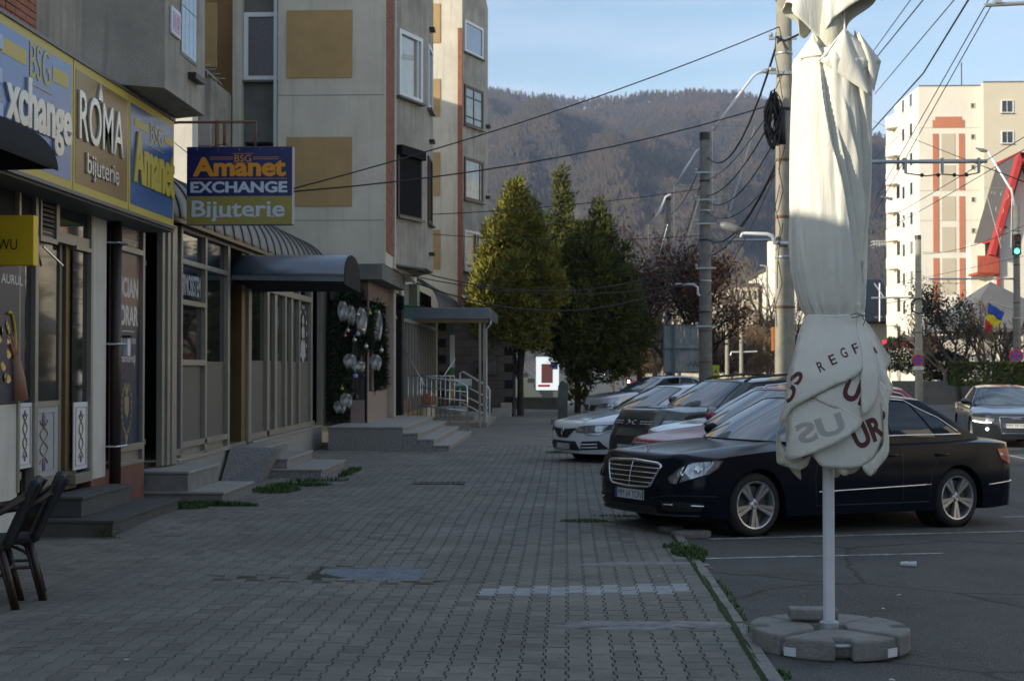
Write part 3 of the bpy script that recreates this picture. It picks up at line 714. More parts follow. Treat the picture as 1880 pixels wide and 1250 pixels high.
lace_m = mat('glass_lace', (.13, .12, .125), .3, var=.6, vscale=26, col2=(.07, .065, .07))
shutter_m = mat('shutter_black', (.012, .012, .013), .8, spec=.1)
brownw_m = mat('wood_brown', (.055, .030, .022), .5)
YU, XU = (0, 1, 0), (1, 0, 0)
PXn, NYn = (1, 0, 0), (0, -1, 0)
# ---------------- near block (ground floor shops A) and its storeys
B1 = thing('apartment_block', 'near grey rendered block with a cantilevered bay above the blue and gold shop sign', 'building', (-7.5, 13, 0))
def w1(b):
    b.box(-8, -5.42, 8.5, 17.9, 3.6, 10)
    b.box(-13, -5.42, -9, 8.5, 0, 4.75); b.box(-5.42, -5.3, -9, 11.2, 0, 4.75)
part('wall', B1, stucco_m, w1)
part('upper_wall', B1, stucco_m, lambda b: b.box(-5.42, -5.3, 9, 15.25, 4.76, 10))
def bay1(b):
    P = [(-5.41, 15.21), (-4.5, 15.66), (-4.5, 17.41), (-5.41, 17.85)]; k = 4
    b.prism(P, (0, 0, 4.84), XU, YU, (0, 0, 1), 5.1)
bay = part('bay', B1, stucco_m, bay1, normals=True)
def brickrow(parent, o, u, n, a0, a1, z0, z1, bw=.24, bh=.072, gap=.011, stuff=False, depth=.03, cap=300, m=brick_m):
    b = MB(); r_ = random.Random(4); k = 0; z = z0; row = 0; me = None
    while z+bh <= z1+.001:
        a = a0-(bw/2 if row % 2 else 0)
        while a < a1-.02:
            s0, s1 = max(a, a0), min(a+bw-gap, a1)
            if s1-s0 > .03: slabbox(b, o, u, n, s0, s1, z, z+bh-gap, 0, depth*r_.uniform(.8, 1.1)); k += 1
            a += bw
        z += bh; row += 1
    br = b.build('bricks', m, parent, normals=True); br['kind'] = 'stuff'; return br
brickrow(B1, (-5.3, 0, 0), YU, PXn, 12.6, 13.86, 4.8, 6.2)
window(B1, (-4.5, 0, 0), YU, PXn, 16.28, 17.0, 5.36, 7.2, frame=mat('frame_rust', (.30, .27, .23), .7, var=.4, vscale=20), pane=blueg_m, fw=.045, cols=(16.46, 16.64, 16.82), rows=(5.95, 6.55), sill=False, depth=.01)
boxp('vent_flap', B1, black_m, -4.5, -4.40, 16.62, 17.05, 5.15, 5.22)
NP = thing('house_number_plate', 'white rounded house number plate reading 10 on the grey bay', 'sign', (-4.49, 16.0, 6.1))
z0, z1 = onX(310, 56, -4.47).z, onX(310, 4, -4.47).z
b = MB(); b.box(-4.50, -4.47, 15.84, 16.22, z0, z1); b.build('plate', whitep_m, NP, bevel=.02)
b = MB(); b.box(-4.47, -4.466, 15.88, 16.18, z0+.05, z1-.05); b.build('pink_field', mat('pink_print', (.50, .42, .60), .5), NP)
b = MB(); letter(b, '10', (-4.4645, 15.93, z0+.09), YU, ZV, .20, (z1-z0)*.45, .01); b.build('lettering', mat('magenta_print', (.52, .12, .28), .5), NP)
# ---- ground floor shop A
SA = thing('jewellery_shopfront', 'bronze framed jewellery and pawn shopfront with a recessed door below the blue sign', 'shopfront', (-5.35, 14, 0))
X0 = -5.3
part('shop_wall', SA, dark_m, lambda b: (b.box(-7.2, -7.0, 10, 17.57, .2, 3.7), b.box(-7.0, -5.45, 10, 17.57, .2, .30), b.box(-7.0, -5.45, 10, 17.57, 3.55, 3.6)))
boxp('cream_wall', SA, whitewall_m, -5.6, X0, 11.2, 13.5, 0, 1.36); boxp('white_pillar', SA, whitewall_m, -5.6, X0, 15.62, 16.12, .46, 3.55)
part('red_plinth', SA, brickp_m, lambda b: (b.box(-5.6, X0+.004, 15.62, 16.12, -.05, .455), b.box(-5.6, X0+.012, 16.12, 17.57, -.05, .53)))
part('header', SA, alu_m, lambda b: (b.box(-5.5, X0-.0, 10, 15.6, 3.02, 3.13), b.box(-5.48, X0-.02, 10, 17.57, 3.5, 3.6)))
def fr(name, y0, y1, z0, z1, d=.05, m=alu_m, par=SA, x=X0): return boxp(name, par, m, x-.08, x+d*.4, y0, y1, z0, z1, bevel=.004)
def pane(y0, y1, z0, z1, m=glass_m, par=SA, x=X0-.03, nm='pane'): return boxp(nm, par, m, x-.012, x, y0, y1, z0, z1)
fr('mullion', 13.90, 13.98, .5, 3.02); fr('mullion', 15.55, 15.62, .45, 3.5); fr('mullion', 13.47, 13.52, .5, 3.5)
fr('door_post', 14.98, 15.34, .40, 3.02, m=alud_m, x=X0-.08); fr('transom_post', 14.50, 14.56, 3.13, 3.5); fr('transom_post', 13.90, 13.97, 3.13, 3.5)
pane(13.52, 13.90, 1.36, 3.02); pane(14.56, 15.55, 3.13, 3.5); pane(11.2, 13.9, 3.13, 3.5, dark_m)
pane(15.10, 15.55, 1.33, 3.02)
fr('sill_rail', 15.08, 15.55, .45, .56); fr('head_rail', 15.08, 15.55, 2.98, 3.03)
def ornament(par, o, u, w, h, seed=1, m=None):      # gold flourish with violet tips on a white panel
    r_ = random.Random(seed); o, u = Vector(o), Vector(u); n = u.cross(ZV); b = MB(); c = MB()
    for s in (1, -1):
        for f in (1, -1):
            P = [o+u*(w*.5+s*w*.14*math.sin(t*math.pi*1.5))+ZV*(h*.5+f*h*.33*t)+n*.004 for t in L_(0, 1, 12)]; b.tube(P, .006, 5)
    for f in (1, -1): MB().sphere(o+u*w*.5+ZV*(h*.5+f*h*.34)+n*.003, w*.06, 10, 6, sc=(.3, 1, 1.6)).build('violet_tip', mat('violet_print', (.17, .11, .24), .5), par)
    for a in (0, 1): b.beam(o+u*w*(.12+.76*a)+ZV*h*.06+n*.003, o+u*w*(.12+.76*a)+ZV*h*.94+n*.003, .006, .003); b.beam(o+u*w*.12+ZV*h*(.06+.88*a)+n*.003, o+u*w*.88+ZV*h*(.06+.88*a)+n*.003, .006, .003)
    b.build('gold_ornament', mat('gold_print', (.33, .24, .09), .4, metal=.3), par)
pn = pane(13.53, 13.90, .72, 1.36, whitep_m, nm='white_panel', x=X0-.012); ornament(pn, (X0-.010, 13.53, .72), Vector((0, 1, 0)), .36, .64)
pn = pane(15.10, 15.54, .60, 1.33, whitep_m, nm='white_panel', x=X0-.012); ornament(pn, (X0-.010, 15.10, .60), Vector((0, 1, 0)), .43, .72)
# recessed door
boxp('doorway', SA, mat('interior_brown', (.09, .08, .065), .8), -6.4, -6.2, 13.9, 15.1, .3, 3.1); 
dr = part('glass_door', SA, glassi_m, lambda b: b.box(-5.43, -5.415, 14.0, 14.96, 1.36, 3.0)); 
b = MB()
for y0, y1, za, zb in ((13.99, 14.05, .45, 3.02), (14.90, 14.97, .45, 3.02)): b.box(-5.45, -5.40, y0, y1, za, zb)
b.box(-5.45, -5.40, 14.05, 14.90, .45, .58); b.box(-5.45, -5.40, 14.05, 14.90, 1.30, 1.36); b.build('door_frame', alu_m, dr)
pn = boxp('white_panel', dr, mat('panel_pale', (.40, .43, .45), .4, var=.15), -5.43, -5.41, 14.05, 14.90, .58, 1.30); ornament(pn, (-5.408, 14.1, .6), Vector((0, 1, 0)), .75, .68, 3)
tagx = part('door_closer', SA, steel_m, lambda b: b.beam((-5.38, 14.35, 2.95), (-5.30, 14.7, 2.78), .02, .015))
# big jewellery poster at the far left
PO = thing('gold_poster', 'dark poster with golden jewellery, a hand and a yellow arrow at the left edge', 'poster', (X0, 12.9, 1.4))
part('poster_sheet', PO, navy_m, lambda b: b.box(X0, X0+.02, 11.3, 13.62, 1.37, 2.84), bevel=.003)
b = MB(); letter(b, 'AURUL', (X0+.0225, 13.03, 2.50), YU, ZV, .52, .09, .01); b.build('lettering', whitep_m, PO)
def arrow(b):
    P = [Vector((X0+.03, 13.22+.14*math.sin(t), 1.93+.30*math.cos(t)-.0)) for t in L_(-.3, 1.9, 12)]; b.tube(P, [.014]*10+[.014, .014, .002], 6)
part('arrow', PO, mat('arrow_yellow', (.55, .40, .03), .5), arrow, smooth=True)
r_ = random.Random(5)
for i in range(26): part('gold_coin', PO, mat('gold', (.50, .36, .14), .35, metal=.8), lambda b: b.lathe([(.001, 0), (.035, 0), (.045, .006), (.05, 0)], 12, Matrix.Translation((X0+.022, 12.95+r_.uniform(-.4, .28), 1.75+r_.uniform(-.28, .4))) @ Matrix.Rotation(R(90), 4, 'Y') @ Matrix.Rotation(r_.uniform(-.4, .4), 4, 'X')))
def hand(b):
    b.tube([(X0+.02, 13.45, 1.40), (X0+.022, 13.42, 1.62), (X0+.022, 13.36, 1.82)], [.10, .075, .045], 10)
    for k, (dy, dz) in enumerate(((-.10, .20), (-.05, .25), (0, .24), (.05, .18))): b.tube([(X0+.022, 13.36+dy*.2, 1.8), (X0+.024, 13.36+dy, 1.8+dz*.6), (X0+.022, 13.33+dy*1.4, 1.8+dz)], [.022, .018, .010], 7)
part('printed_hand', PO, mat('skin_print', (.30, .15, .09), .6), hand, smooth=True)
# yellow blade sign with WU
YS_ = thing('yellow_blade_sign', 'yellow projecting box sign with black letters WU', 'sign', (-5.0, 12.6, 2.7))
a, c = onY(62, 395, 13.0), onY(62, 487, 13.0)
b = MB(); b.box(-5.34, a.x, 13.0, 13.12, c.z, a.z); b.build('sign_box', mat('yellow_sign', (.78, .52, .012), .4), YS_, bevel=.006)
b = MB(); letter(b, 'WU', (onY(-4, 460, 13.0).x, 12.994, c.z+.145), XU, ZV, .185, .10, .0); b.build('lettering', ink_b if False else mat('ink_black', (.012, .012, .014), .6), YS_)
# air conditioner grille in the transom
AC = thing('air_vent_grille', 'slatted ventilation grille above the jewellery shop door', 'vent', (X0, 14.1, 3.1))
b = MB(); b.box(X0-.02, X0+.03, 14.0, 14.48, 2.98, 3.03); b.box(X0-.02, X0+.03, 14.0, 14.48, 3.44, 3.48); b.box(X0-.02, X0+.03, 14.0, 14.04, 3.03, 3.44); b.box(X0-.02, X0+.03, 14.44, 14.48, 3.03, 3.44); b.build('frame', alu_m, AC)
sm = MB().box(X0-.01, X0+.012, 14.04, 14.44, 0, .03).mesh('slat', black_m)
for i in range(8):
    o = bpy.data.objects.new('slat', sm); COL.objects.link(o); o.parent = AC; o.location = Vector((0, 0, 3.05+i*.048))-Vector(AC.location)
# drain pipe
DP = thing('drainpipe', 'dark brown drainpipe running down between the white pillar and the blue poster', 'pipe', (-5.2, 16.3, 0))
part('pipe', DP, brownpipe_m, lambda b: b.tube([(-5.235, 16.28, .06), (-5.235, 16.28, 3.46)], .062, 14), smooth=True)
for z in (.80, 1.98, 3.15): part('pipe_bracket', DP, steel_m, lambda b: b.tube([(-5.32, 16.12, z), (-5.17, 16.12, z), (-5.15, 16.2, z), (-5.15, 16.42, z), (-5.3, 16.46, z)], .012, 6))
IC = thing('intercom', 'small white intercom box on the brown drainpipe', 'intercom', (-5.14, 16.5, 1.85))
part('intercom_body', IC, whitep_m, lambda b: b.box(-5.20, -5.13, 16.40, 16.50, 1.84, 2.06), bevel=.01); part('hood', IC, black_m, lambda b: b.box(-5.21, -5.10, 16.39, 16.51, 2.06, 2.085))
# office window with the printed foil
fr('mullion', 16.46, 16.52, .53, 3.5); fr('mullion', 17.48, 17.56, .53, 3.5); fr('sill_rail', 16.52, 17.48, .70, .78); fr('foot_rail', 16.52, 17.48, .53, .57); fr('transom', 16.52, 17.48, 3.10, 3.17)
boxp('base_panel', SA, alu_m, X0-.05, X0-.03, 16.5, 17.5, .57, .70)
FO = thing('office_window_foil', 'navy and copper printed window foil reading LUCIAN MORAR Deputat de Maramureș', 'poster', (X0, 17, .8))
foil = mat('foil_navy', (.018, .026, .055), .28, spec=.6); n_ = foil.node_tree
g_ = n_.nodes.new('ShaderNodeNewGeometry'); sx = n_.nodes.new('ShaderNodeSeparateXYZ'); mr = n_.nodes.new('ShaderNodeValToRGB'); ml = n_.nodes.new('ShaderNodeMath'); ml.operation = 'MULTIPLY'; ml.inputs[1].default_value = .3
n_.links.new(g_.outputs['Position'], sx.inputs[0]); n_.links.new(sx.outputs['Z'], ml.inputs[0]); n_.links.new(ml.outputs[0], mr.inputs[0])
e = mr.color_ramp.elements; e[0].position = .62; e[0].color = (.018, .026, .055, 1); e[1].position = .78; e[1].color = (.24, .12, .075, 1); q = e.new(.90); q.color = (.20, .11, .08, 1); q = e.new(.94); q.color = (.03, .035, .06, 1)
n_.links.new(mr.outputs[0], n_.nodes['Principled BSDF'].inputs['Base Color'])
part('foil_sheet', FO, foil, lambda b: b.box(X0-.045, X0-.028, 16.52, 17.48, .78, 3.10)); part('foil_top', FO, mat('foil_copper', (.16, .095, .075), .3), lambda b: b.box(X0-.045, X0-.028, 16.52, 17.48, 3.17, 3.5))
tx = X0-.0265; pw = whitep_m
b = MB(); boldletter(b, 'LUCIAN', (tx, 16.51, 2.56), YU, ZV, .90, .24, .03, PXn); boldletter(b, 'MORAR', (tx, 16.51, 2.22), YU, ZV, .90, .24, .03, PXn); letter(b, 'Deputat', (tx, 16.56, 1.97), YU, ZV, .56, .125, .012); letter(b, 'de', (tx, 17.17, 2.0), YU, ZV, .16, .095, 0)
letter(b, 'Maramureș', (tx, 16.54, 1.74), YU, ZV, .78, .135, .012); letter(b, 'Cabinet', (tx, 16.52, 3.345), YU, ZV, .85, .10, .02); letter(b, 'Parlamentar', (tx, 16.50, 3.20), YU, ZV, .92, .10, .02); b.box(tx-.001, tx, 16.62, 17.25, 2.145, 2.155)
b.build('lettering', mat('print_white', (.60, .58, .56), .5), FO)
def crest(b):
    c = Vector((tx, 16.98, 1.22))
    for s in (1, -1):
        for i in range(9):
            t = -1.25+i*.30; p = c+Vector((0, s*.19*math.cos(t), .30*math.sin(t))); b.prism([(-.03, 0), (0, .035), (.03, 0), (0, -.035)], p, YU, ZV, PXn, .002)
    b.prism([(-.09, .10), (0, .14), (.09, .10), (.08, -.06), (0, -.15), (-.08, -.06)], c+Vector((0, 0, .02)), YU, ZV, PXn, .0015)
    b.prism([(-.02, .14), (-.09, .26), (-.03, .24), (0, .34), (.03, .24), (.09, .26), (.02, .14)], c, YU, ZV, PXn, .0015); b.prism([(-.06, 0), (0, .04), (.06, 0), (.02, -.09), (-.02, -.09)], c+Vector((0, 0, -.34)), YU, ZV, PXn, .0015)
part('crest', FO, mat('crest_gold', (.30, .24, .10), .4), crest)
b = MB(); letter(b, 'ROMANIA', (tx, 16.72, .86), YU, ZV, .5, .06, .0); b.build('small_lettering', mat('print_dim', (.13, .15, .2), .5), FO)
# ---- main fascia sign box
FS_ = thing('fascia_sign', 'long blue and gold illuminated fascia sign reading Exchange ROMA bijuterie Amanet', 'sign', (-4.9, 14, 3.4))
XS = -4.9; S0, S1, S2, S3, SZ0, SZ1 = 10.4, 13.86, 15.65, 17.47, 3.46, 4.79
signb = mat('sign_blue', (.10, .19, .43), .22, var=.12, vscale=.6, spec=.6); signb2 = mat('sign_blue_deep', (.035, .12, .36), .22, var=.2, vscale=.6, spec=.6)
signg = mat('sign_gold', (.24, .155, .045), .3, metal=.35, var=.2, vscale=.8); signy = mat('sign_yellow', (.50, .40, .05), .4); mirror_m = mat('letter_mirror', (.62, .62, .60), .22, metal=.45)
lwhite = mat('letter_white', (.62, .62, .58), .22, metal=.35, var=.2, vscale=3)
part('sign_box', FS_, mat('sign_case', (.12, .12, .125), .4, metal=.5), lambda b: (b.box(-5.3, XS-.012, S0, S3-.002, SZ0+.02, SZ1-.01), b.box(XS-.03, XS+.02, S0, S3+.01, SZ1-.012, SZ1+.018), b.box(XS-.03, XS+.022, S0, S3+.01, SZ0-.035, SZ0+.002)))
for i, (y0, y1, m) in enumerate(((S0, S1-.01, signb), (S1+.01, S2-.01, signg), (S2+.01, S3, signb2))):
    p = boxp('sign_panel', FS_, signy, XS-.012, XS, y0, y1, SZ0+.005, SZ1-.012); 
    boxp('panel_field', p, m, XS, XS+.003, y0+.05, y1-.05, SZ0+.09, SZ1-.10)
xl = XS+.006
def put(s, y, z, w, h, m, bold=.02, nm='lettering', d=.02):
    b = MB(); vs, fs = text_mesh(s, bold); P = [Vector((xl+d, y+a*w, z+c*h)) for a, c in vs]; Q = [Vector((xl, y+a*w, z+c*h)) for a, c in vs]
    k = len(P); b.add(P+Q, fs); 
    from collections import Counter
    E_ = Counter()
    for f in fs:
        for i in range(len(f)): E_[(f[i], f[(i+1) % len(f)])] += 1
    sides = [(a_+k, c_+k, c_, a_) for (a_, c_) in E_ if (c_, a_) not in E_]
    o = len(b.v)-2*k; b.f.extend([tuple(i+o for i in f) for f in sides]); b.m.extend([0]*len(sides))
    return b.build(nm, m, FS_)
put('xchange', 12.12, 3.74, 1.62, .60, lwhite, .022); put('xchange', 12.145, 3.745, 1.62, .60, lwhite, .022, d=.0206); put('E', 11.55, 3.86, .5, .72, mat('letter_ice', (.30, .42, .62), .3), .02); put('ROMA', 13.98, 4.00, 1.42, .50, mirror_m, .005); put('bijuterie', 14.22, 3.62, 1.02, .28, mirror_m, .005); put('Amanet', 15.78, 3.80, 1.62, .60, signy, .024); put('Amanet', 15.81, 3.805, 1.62, .60, signy, .024, d=.0206)
b = MB(); b.prism([(-.07, 0), (.07, 0), (.03, .12), (-.03, .12)], (xl, 14.62, 4.50), YU, ZV, PXn, .02); b.prism([(-.02, 0), (.02, 0), (0, .06)], (xl, 14.62, 4.62), YU, ZV, PXn, .02); b.build('crown_mark', mirror_m, FS_)
for y0, y1, c in ((11.0, 13.7, 12.95), (15.85, 17.38, 16.7)):
    h = .33 if c < 15 else .22; z = 4.36 if c < 15 else 4.37
    b = MB(); b.box(xl-.002, xl, y0, c-.33, z+.08, z+.22 if c < 15 else z+.17); b.box(xl-.002, xl, c+.33, y1, z+.08, z+.22 if c < 15 else z+.17); b.build('yellow_bar', signy, FS_)
    b = MB(); letter(b, 'BSG', (xl+.002, c-.25, z), YU, ZV, .5, h, 0); b.beam((xl, c-.3, z-.06), (xl, c+.3, z-.06), .006, .008); b.build('thin_lettering', signy, FS_)
b = MB(); b.box(xl-.002, xl+.001, 10.5, 11.1, 3.65, 4.5); b.build('pale_field', mat('pale_blue', (.22, .36, .60), .3), FS_)
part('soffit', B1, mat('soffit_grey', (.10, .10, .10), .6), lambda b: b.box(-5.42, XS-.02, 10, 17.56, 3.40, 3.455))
# dark curved awning shell in front of the sign
AW = thing('curved_awning', 'dark curved awning end in front of the blue exchange sign', 'awning', (-4.8, 11, 3.4))
def shell(prof, y0, y1, ax='y'):
    def f(b):
        n = len(prof)
        for s in (0, .02):
            rows = [[(x, y, z-s) if ax == 'y' else (y, x, z-s) for x, z in prof] for y in (y0, y1)]
            b.grid(rows)
    return f
prof = [(-4.88+.52*math.sin(t)*1.0, 3.38+.44*math.cos(t)) for t in L_(0, 1.5, 12)]
part('awning_sheet', AW, awnb_m, shell(prof, 10.4, 11.98), smooth=True)
part('end_cap', AW, awnb_m, lambda b: b.prism([(x, z) for x, z in prof]+[(-4.88, 3.40)], (0, 11.96, 0), XU, ZV, YU, .02))
# ---- projecting box sign Amanet / EXCHANGE / Bijuterie
BS = thing('projecting_sign', 'blue and gold box sign reading Amanet EXCHANGE Bijuterie hanging from a pipe bracket', 'sign', (-4.33, 18.6, 3.6))
yb = 18.6; xa, xb_, za, zb = onY(343, 270, yb).x, onY(537, 270, yb).x, onY(343, 413, yb).z, onY(343, 270, yb).z
part('sign_box', BS, mat('sign_edge', (.30, .30, .32), .5), lambda b: b.box(xa, xb_, yb, yb+.16, za, zb), bevel=.004)
H3 = zb-za; zz = za+H3*.365
boxp('blue_field', BS, mat('sign_navy', (.010, .018, .13), .35), xa+.004, xb_-.004, yb-.006, yb, zz, zb-.004); boxp('gold_field', BS, mat('sign_olive', (.34, .29, .065), .4), xa+.004, xb_-.004, yb-.006, yb, za+.004, zz)
def put2(s, x, z, w, h, m, bold=.03, nm='lettering'):
    b = MB(); boldletter(b, s, (x, yb-.0085, z), XU, ZV, w, h, .035, NYn, .02) if bold > .02 else letter(b, s, (x, yb-.0085, z), XU, ZV, w, h, bold); return b.build(nm, m, BS)
ws_ = xb_-xa; org = mat('letter_orange', (.80, .33, .02), .5); pale = mat('letter_pale', (.60, .69, .80), .5)
put2('Amanet', xa+ws_*.065, za+H3*.62, ws_*.87, H3*.24, org, .026); put2('EXCHANGE', xa+ws_*.04, za+H3*.41, ws_*.91, H3*.14, pale, .026)
sb = put2('Bijuterie', xa+ws_*.05, za+H3*.035, ws_*.88, H3*.275, pale, .018)
b = MB()
for fx in (.075, .195, .30, .345, .41, .475, .63, .80, .865): b.box(xa+ws_*(fx-.018), xa+ws_*(fx+.03), yb-.0095, yb-.0085, za+H3*.098, za+H3*.112)
b.build('letter_serifs', pale, BS)
put2('BSG', xa+ws_*.455, za+H3*.805, ws_*.155, H3*.085, org, 0, 'thin_lettering')
b = MB()
for z in (.835, .86): b.box(xa+ws_*.22, xa+ws_*.44, yb-.0085, yb-.0075, za+H3*z, za+H3*(z+.006)); b.box(xa+ws_*.63, xa+ws_*.87, yb-.0085, yb-.0075, za+H3*z, za+H3*(z+.006))
for z in (.79, .905): b.box(xa+ws_*.44, xa+ws_*.63, yb-.0085, yb-.0075, za+H3*z, za+H3*(z+.005))
b.box(xa+ws_*.03, xa+ws_*.95, yb-.0085, yb-.0075, za+H3*.585, za+H3*.591); b.build('thin_lines', org, BS)
rust_m = mat('rusty_pipe', (.16, .12, .09), .7, var=.5, vscale=12, col2=(.20, .08, .03))
part('bracket', BS, rust_m, lambda b: (b.tube([onX(318, 226, -5.25), onY(330, 225, yb+.08), onY(470, 224, yb+.08)], .018, 8), b.tube([onY(470, 224, yb+.08), onY(469, 268, yb+.08)], .016, 8), b.tube([onY(412, 224, yb+.08), onY(412, 268, yb+.08)], .022, 8)), smooth=True)
part('cable', BS, wire_m, lambda b: b.tube([onX(320, 262, -5.1), onY(345, 282, yb-.01), onY(370, 283, yb-.01), onY(395, 268, yb-.01), onY(415, 264, yb-.01), onY(420, 270, yb-.01)], .005, 5), smooth=True)
for i in range(5): part('screw', BS, steel_m, lambda b: b.sphere((xa+ws_*(.1+.2*i), yb-.008, zb-.04), .008, 8, 5))
# ================= shop row B
SB = thing('bronze_shopfront', 'long bronze aluminium shopfront with dark lower panels under the curved zinc roof', 'shopfront', (-5.35, 24, 0))
FR2 = lambda nm, y0, y1, z0, z1, m=alu_m, x=X0, d=.03: boxp(nm, SB, m, x-.08, x+d, y0, y1, z0, z1, bevel=.004)
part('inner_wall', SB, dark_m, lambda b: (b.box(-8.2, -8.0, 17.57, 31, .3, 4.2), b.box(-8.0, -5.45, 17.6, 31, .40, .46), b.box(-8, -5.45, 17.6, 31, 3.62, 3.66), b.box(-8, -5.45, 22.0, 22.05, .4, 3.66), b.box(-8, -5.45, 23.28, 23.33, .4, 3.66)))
# door 2 (recessed) and corner posts
part('door_panel', SB, glass_m, lambda b: b.box(-5.62, -5.60, 17.6, 18.42, .75, 3.55)); boxp('door_kick', SB, alu_m, -5.63, -5.59, 17.6, 18.42, .46, .72); FR2('door_rail', 17.58, 18.42, .70, .77, x=-5.55); FR2('door_rail', 17.58, 18.42, 3.05, 3.12, x=-5.55)
for y0, y1, d in ((18.40, 18.52, .0), (18.55, 18.68, .03), (18.70, 18.92, .05)): FR2('corner_post', y0, y1, .42, 3.62, d=d)
part('green_stick', SB, mat('stick_green', (.08, .18, .15), .5), lambda b: b.tube([(-5.59, 17.75, .8), (-5.585, 18.1, 2.2)], .02, 6))
boxp('blue_strip_poster', SB, mat('poster_blue', (.025, .035, .14), .4, var=.5, vscale=3, col2=(.12, .03, .05)), X0-.03, X0-.018, 18.93, 19.2, .62, 3.15); FR2('base_rail', 18.93, 19.25, .52, .60)
ft = [(19.2, 19.28), (20.50, 20.60), (21.88, 22.02)]
for y0, y1 in ft: FR2('mullion', y0, y1, .46, 3.66)
FR2('sill_rail', 19.28, 21.88, .60, .68); FR2('foot_rail', 19.28, 21.88, .46, .50); boxp('base_panel', SB, alu_m, X0-.05, X0-.035, 19.28, 21.88, .50, .60)
for y0, y1 in ((19.28, 20.50), (20.60, 21.88)):
    FR2('transom', y0, y1, 3.14, 3.21); FR2('top_rail', y0, y1, 3.60, 3.67); boxp('pane', SB, glass_m, X0-.045, X0-.035, y0, y1, 3.21, 3.60)
boxp('dark_panel', SB, panelg_m, X0-.045, X0-.033, 19.28, 20.50, .68, 1.74); FR2('mid_rail', 19.28, 20.50, 1.74, 1.82); boxp('pane', SB, glass_m, X0-.045, X0-.035, 19.28, 20.50, 1.82, 2.58); FR2('mid_rail', 19.28, 20.50, 2.58, 2.65); boxp('pane', SB, glass_m, X0-.045, X0-.035, 19.28, 20.50, 2.65, 3.14)
boxp('dark_panel', SB, panelg_m, X0-.045, X0-.033, 20.60, 21.88, .68, 1.80); boxp('pane', SB, glass_m, X0-.045, X0-.035, 20.60, 21.88, 1.80, 3.14)
b = MB(); letter(b, 'TERMOSISTEM', (X0-.033, 19.31, 2.72), YU, ZV, 1.15, .30, .03); b.build('lettering', mat('print_faded', (.34, .36, .40), .5), SB)
# entrance recess 22.02 .. 23.3
FR2('door_head', 22.02, 23.3, 3.10, 3.16, x=-5.5); boxp('threshold', SB, alu_m, -5.6, -5.3, 22.02, 23.3, .44, .50); part('brown_reveal', SB, alud_m, lambda b: b.box(-5.75, -5.32, 23.02, 23.34, .48, 3.62))
FR2('door_post', 23.34, 23.55, .46, 3.62)
ys_ = [(23.55, 24.80), (24.98, 25.55), (25.75, 26.50), (26.62, 27.10), (27.25, 27.90), (28.0, 29.10)]
for i, (y0, y1) in enumerate(ys_):
    door = i in (1, 2, 3, 4); x = X0-(.02 if door else 0)
    boxp('dark_panel', SB, panelg_m, x-.045, x-.033, y0, y1, .60, 1.83); boxp('pane', SB, glass_m if i != 4 else glassi_m, x-.045, x-.036, y0, y1, 1.83, 3.05)
    FR2('mullion', y1, (ys_[i+1][0] if i < 5 else 29.25), .50, 3.62, d=.03 if i in (0, 5) else .01)
FR2('sill_rail', 23.55, 29.1, .50, .60); FR2('transom', 23.55, 29.1, 3.05, 3.16)
for y0, y1 in ((23.55, 25.5), (25.6, 27.4), (27.5, 29.1)): boxp('pane', SB, glass_m, X0-.045, X0-.035, y0, y1, 3.16, 3.6)
part('top_rail', SB, alu_m, lambda b: b.box(-5.4, -5.26, 22.02, 31.4, 3.60, 3.67))
SN = thing('snowman_sticker', 'white snowman window sticker beyond the double doors', 'sticker', (X0, 28.5, 1.9))
def snow(b):
    for yy, zz_, r in ((28.5, 2.08, .24), (28.5, 2.42, .17), (28.5, 2.66, .12)): b.lathe([(.001, 0), (r, 0)], 16, Matrix.Translation((X0-.03, yy, zz_)) @ Matrix.Rotation(R(90), 4, 'Y'))
    for i in range(14): t = math.pi*2*i/14; b.lathe([(.001, 0), (.05, 0)], 8, Matrix.Translation((X0-.029, 28.5+.38*math.cos(t), 2.4+.55*math.sin(t))) @ Matrix.Rotation(R(90), 4, 'Y'))
part('snowman', SN, mat('print_soft_white', (.35, .36, .36), .6), snow)
boxp('pane', SB, glass_m, -5.5, -5.48, 29.25, 30.35, .55, 3.6); FR2('sill_rail', 29.25, 30.35, .46, .58, x=-5.45)
for y0, y1 in ((30.35, 30.75), (30.8, 31.3)): FR2('corner_post', y0, y1, .46, 3.62)
# plinth, ramp
part('plinth', SB, slabt_m, lambda b: (b.box(-5.5, -5.26, 18.95, 22.0, -.1, .44), b.box(-5.5, -5.24, 23.4, 30.2, -.1, .46)))
part('plinth_cap', SB, slabt_m, lambda b: (b.box(-5.5, -5.22, 18.95, 22.0, .443, .468), b.box(-5.5, -5.20, 23.4, 30.2, .463, .49)))
RA = thing('stone_ramp_slab', 'sloping speckled stone slab leaning between the two sets of shop steps', 'slab', (-5, 21.4, 0))
part('slab', RA, terr_m, lambda b: b.add([(-5.2, 21.15, 0-.03), (-4.62, 20.95, -.03), (-4.62, 21.45, -.03), (-5.2, 21.75, -.03), (-5.2, 21.75, .46), (-4.45, 21.75, .46), (-4.45, 22.1, .46), (-5.2, 22.1, .46), (-4.62, 22.1, -.03), (-5.2, 22.1, -.03)], [(0, 1, 5, 4), (4, 5, 6, 7), (1, 2, 6, 5), (2, 8, 6)]), normals=False)
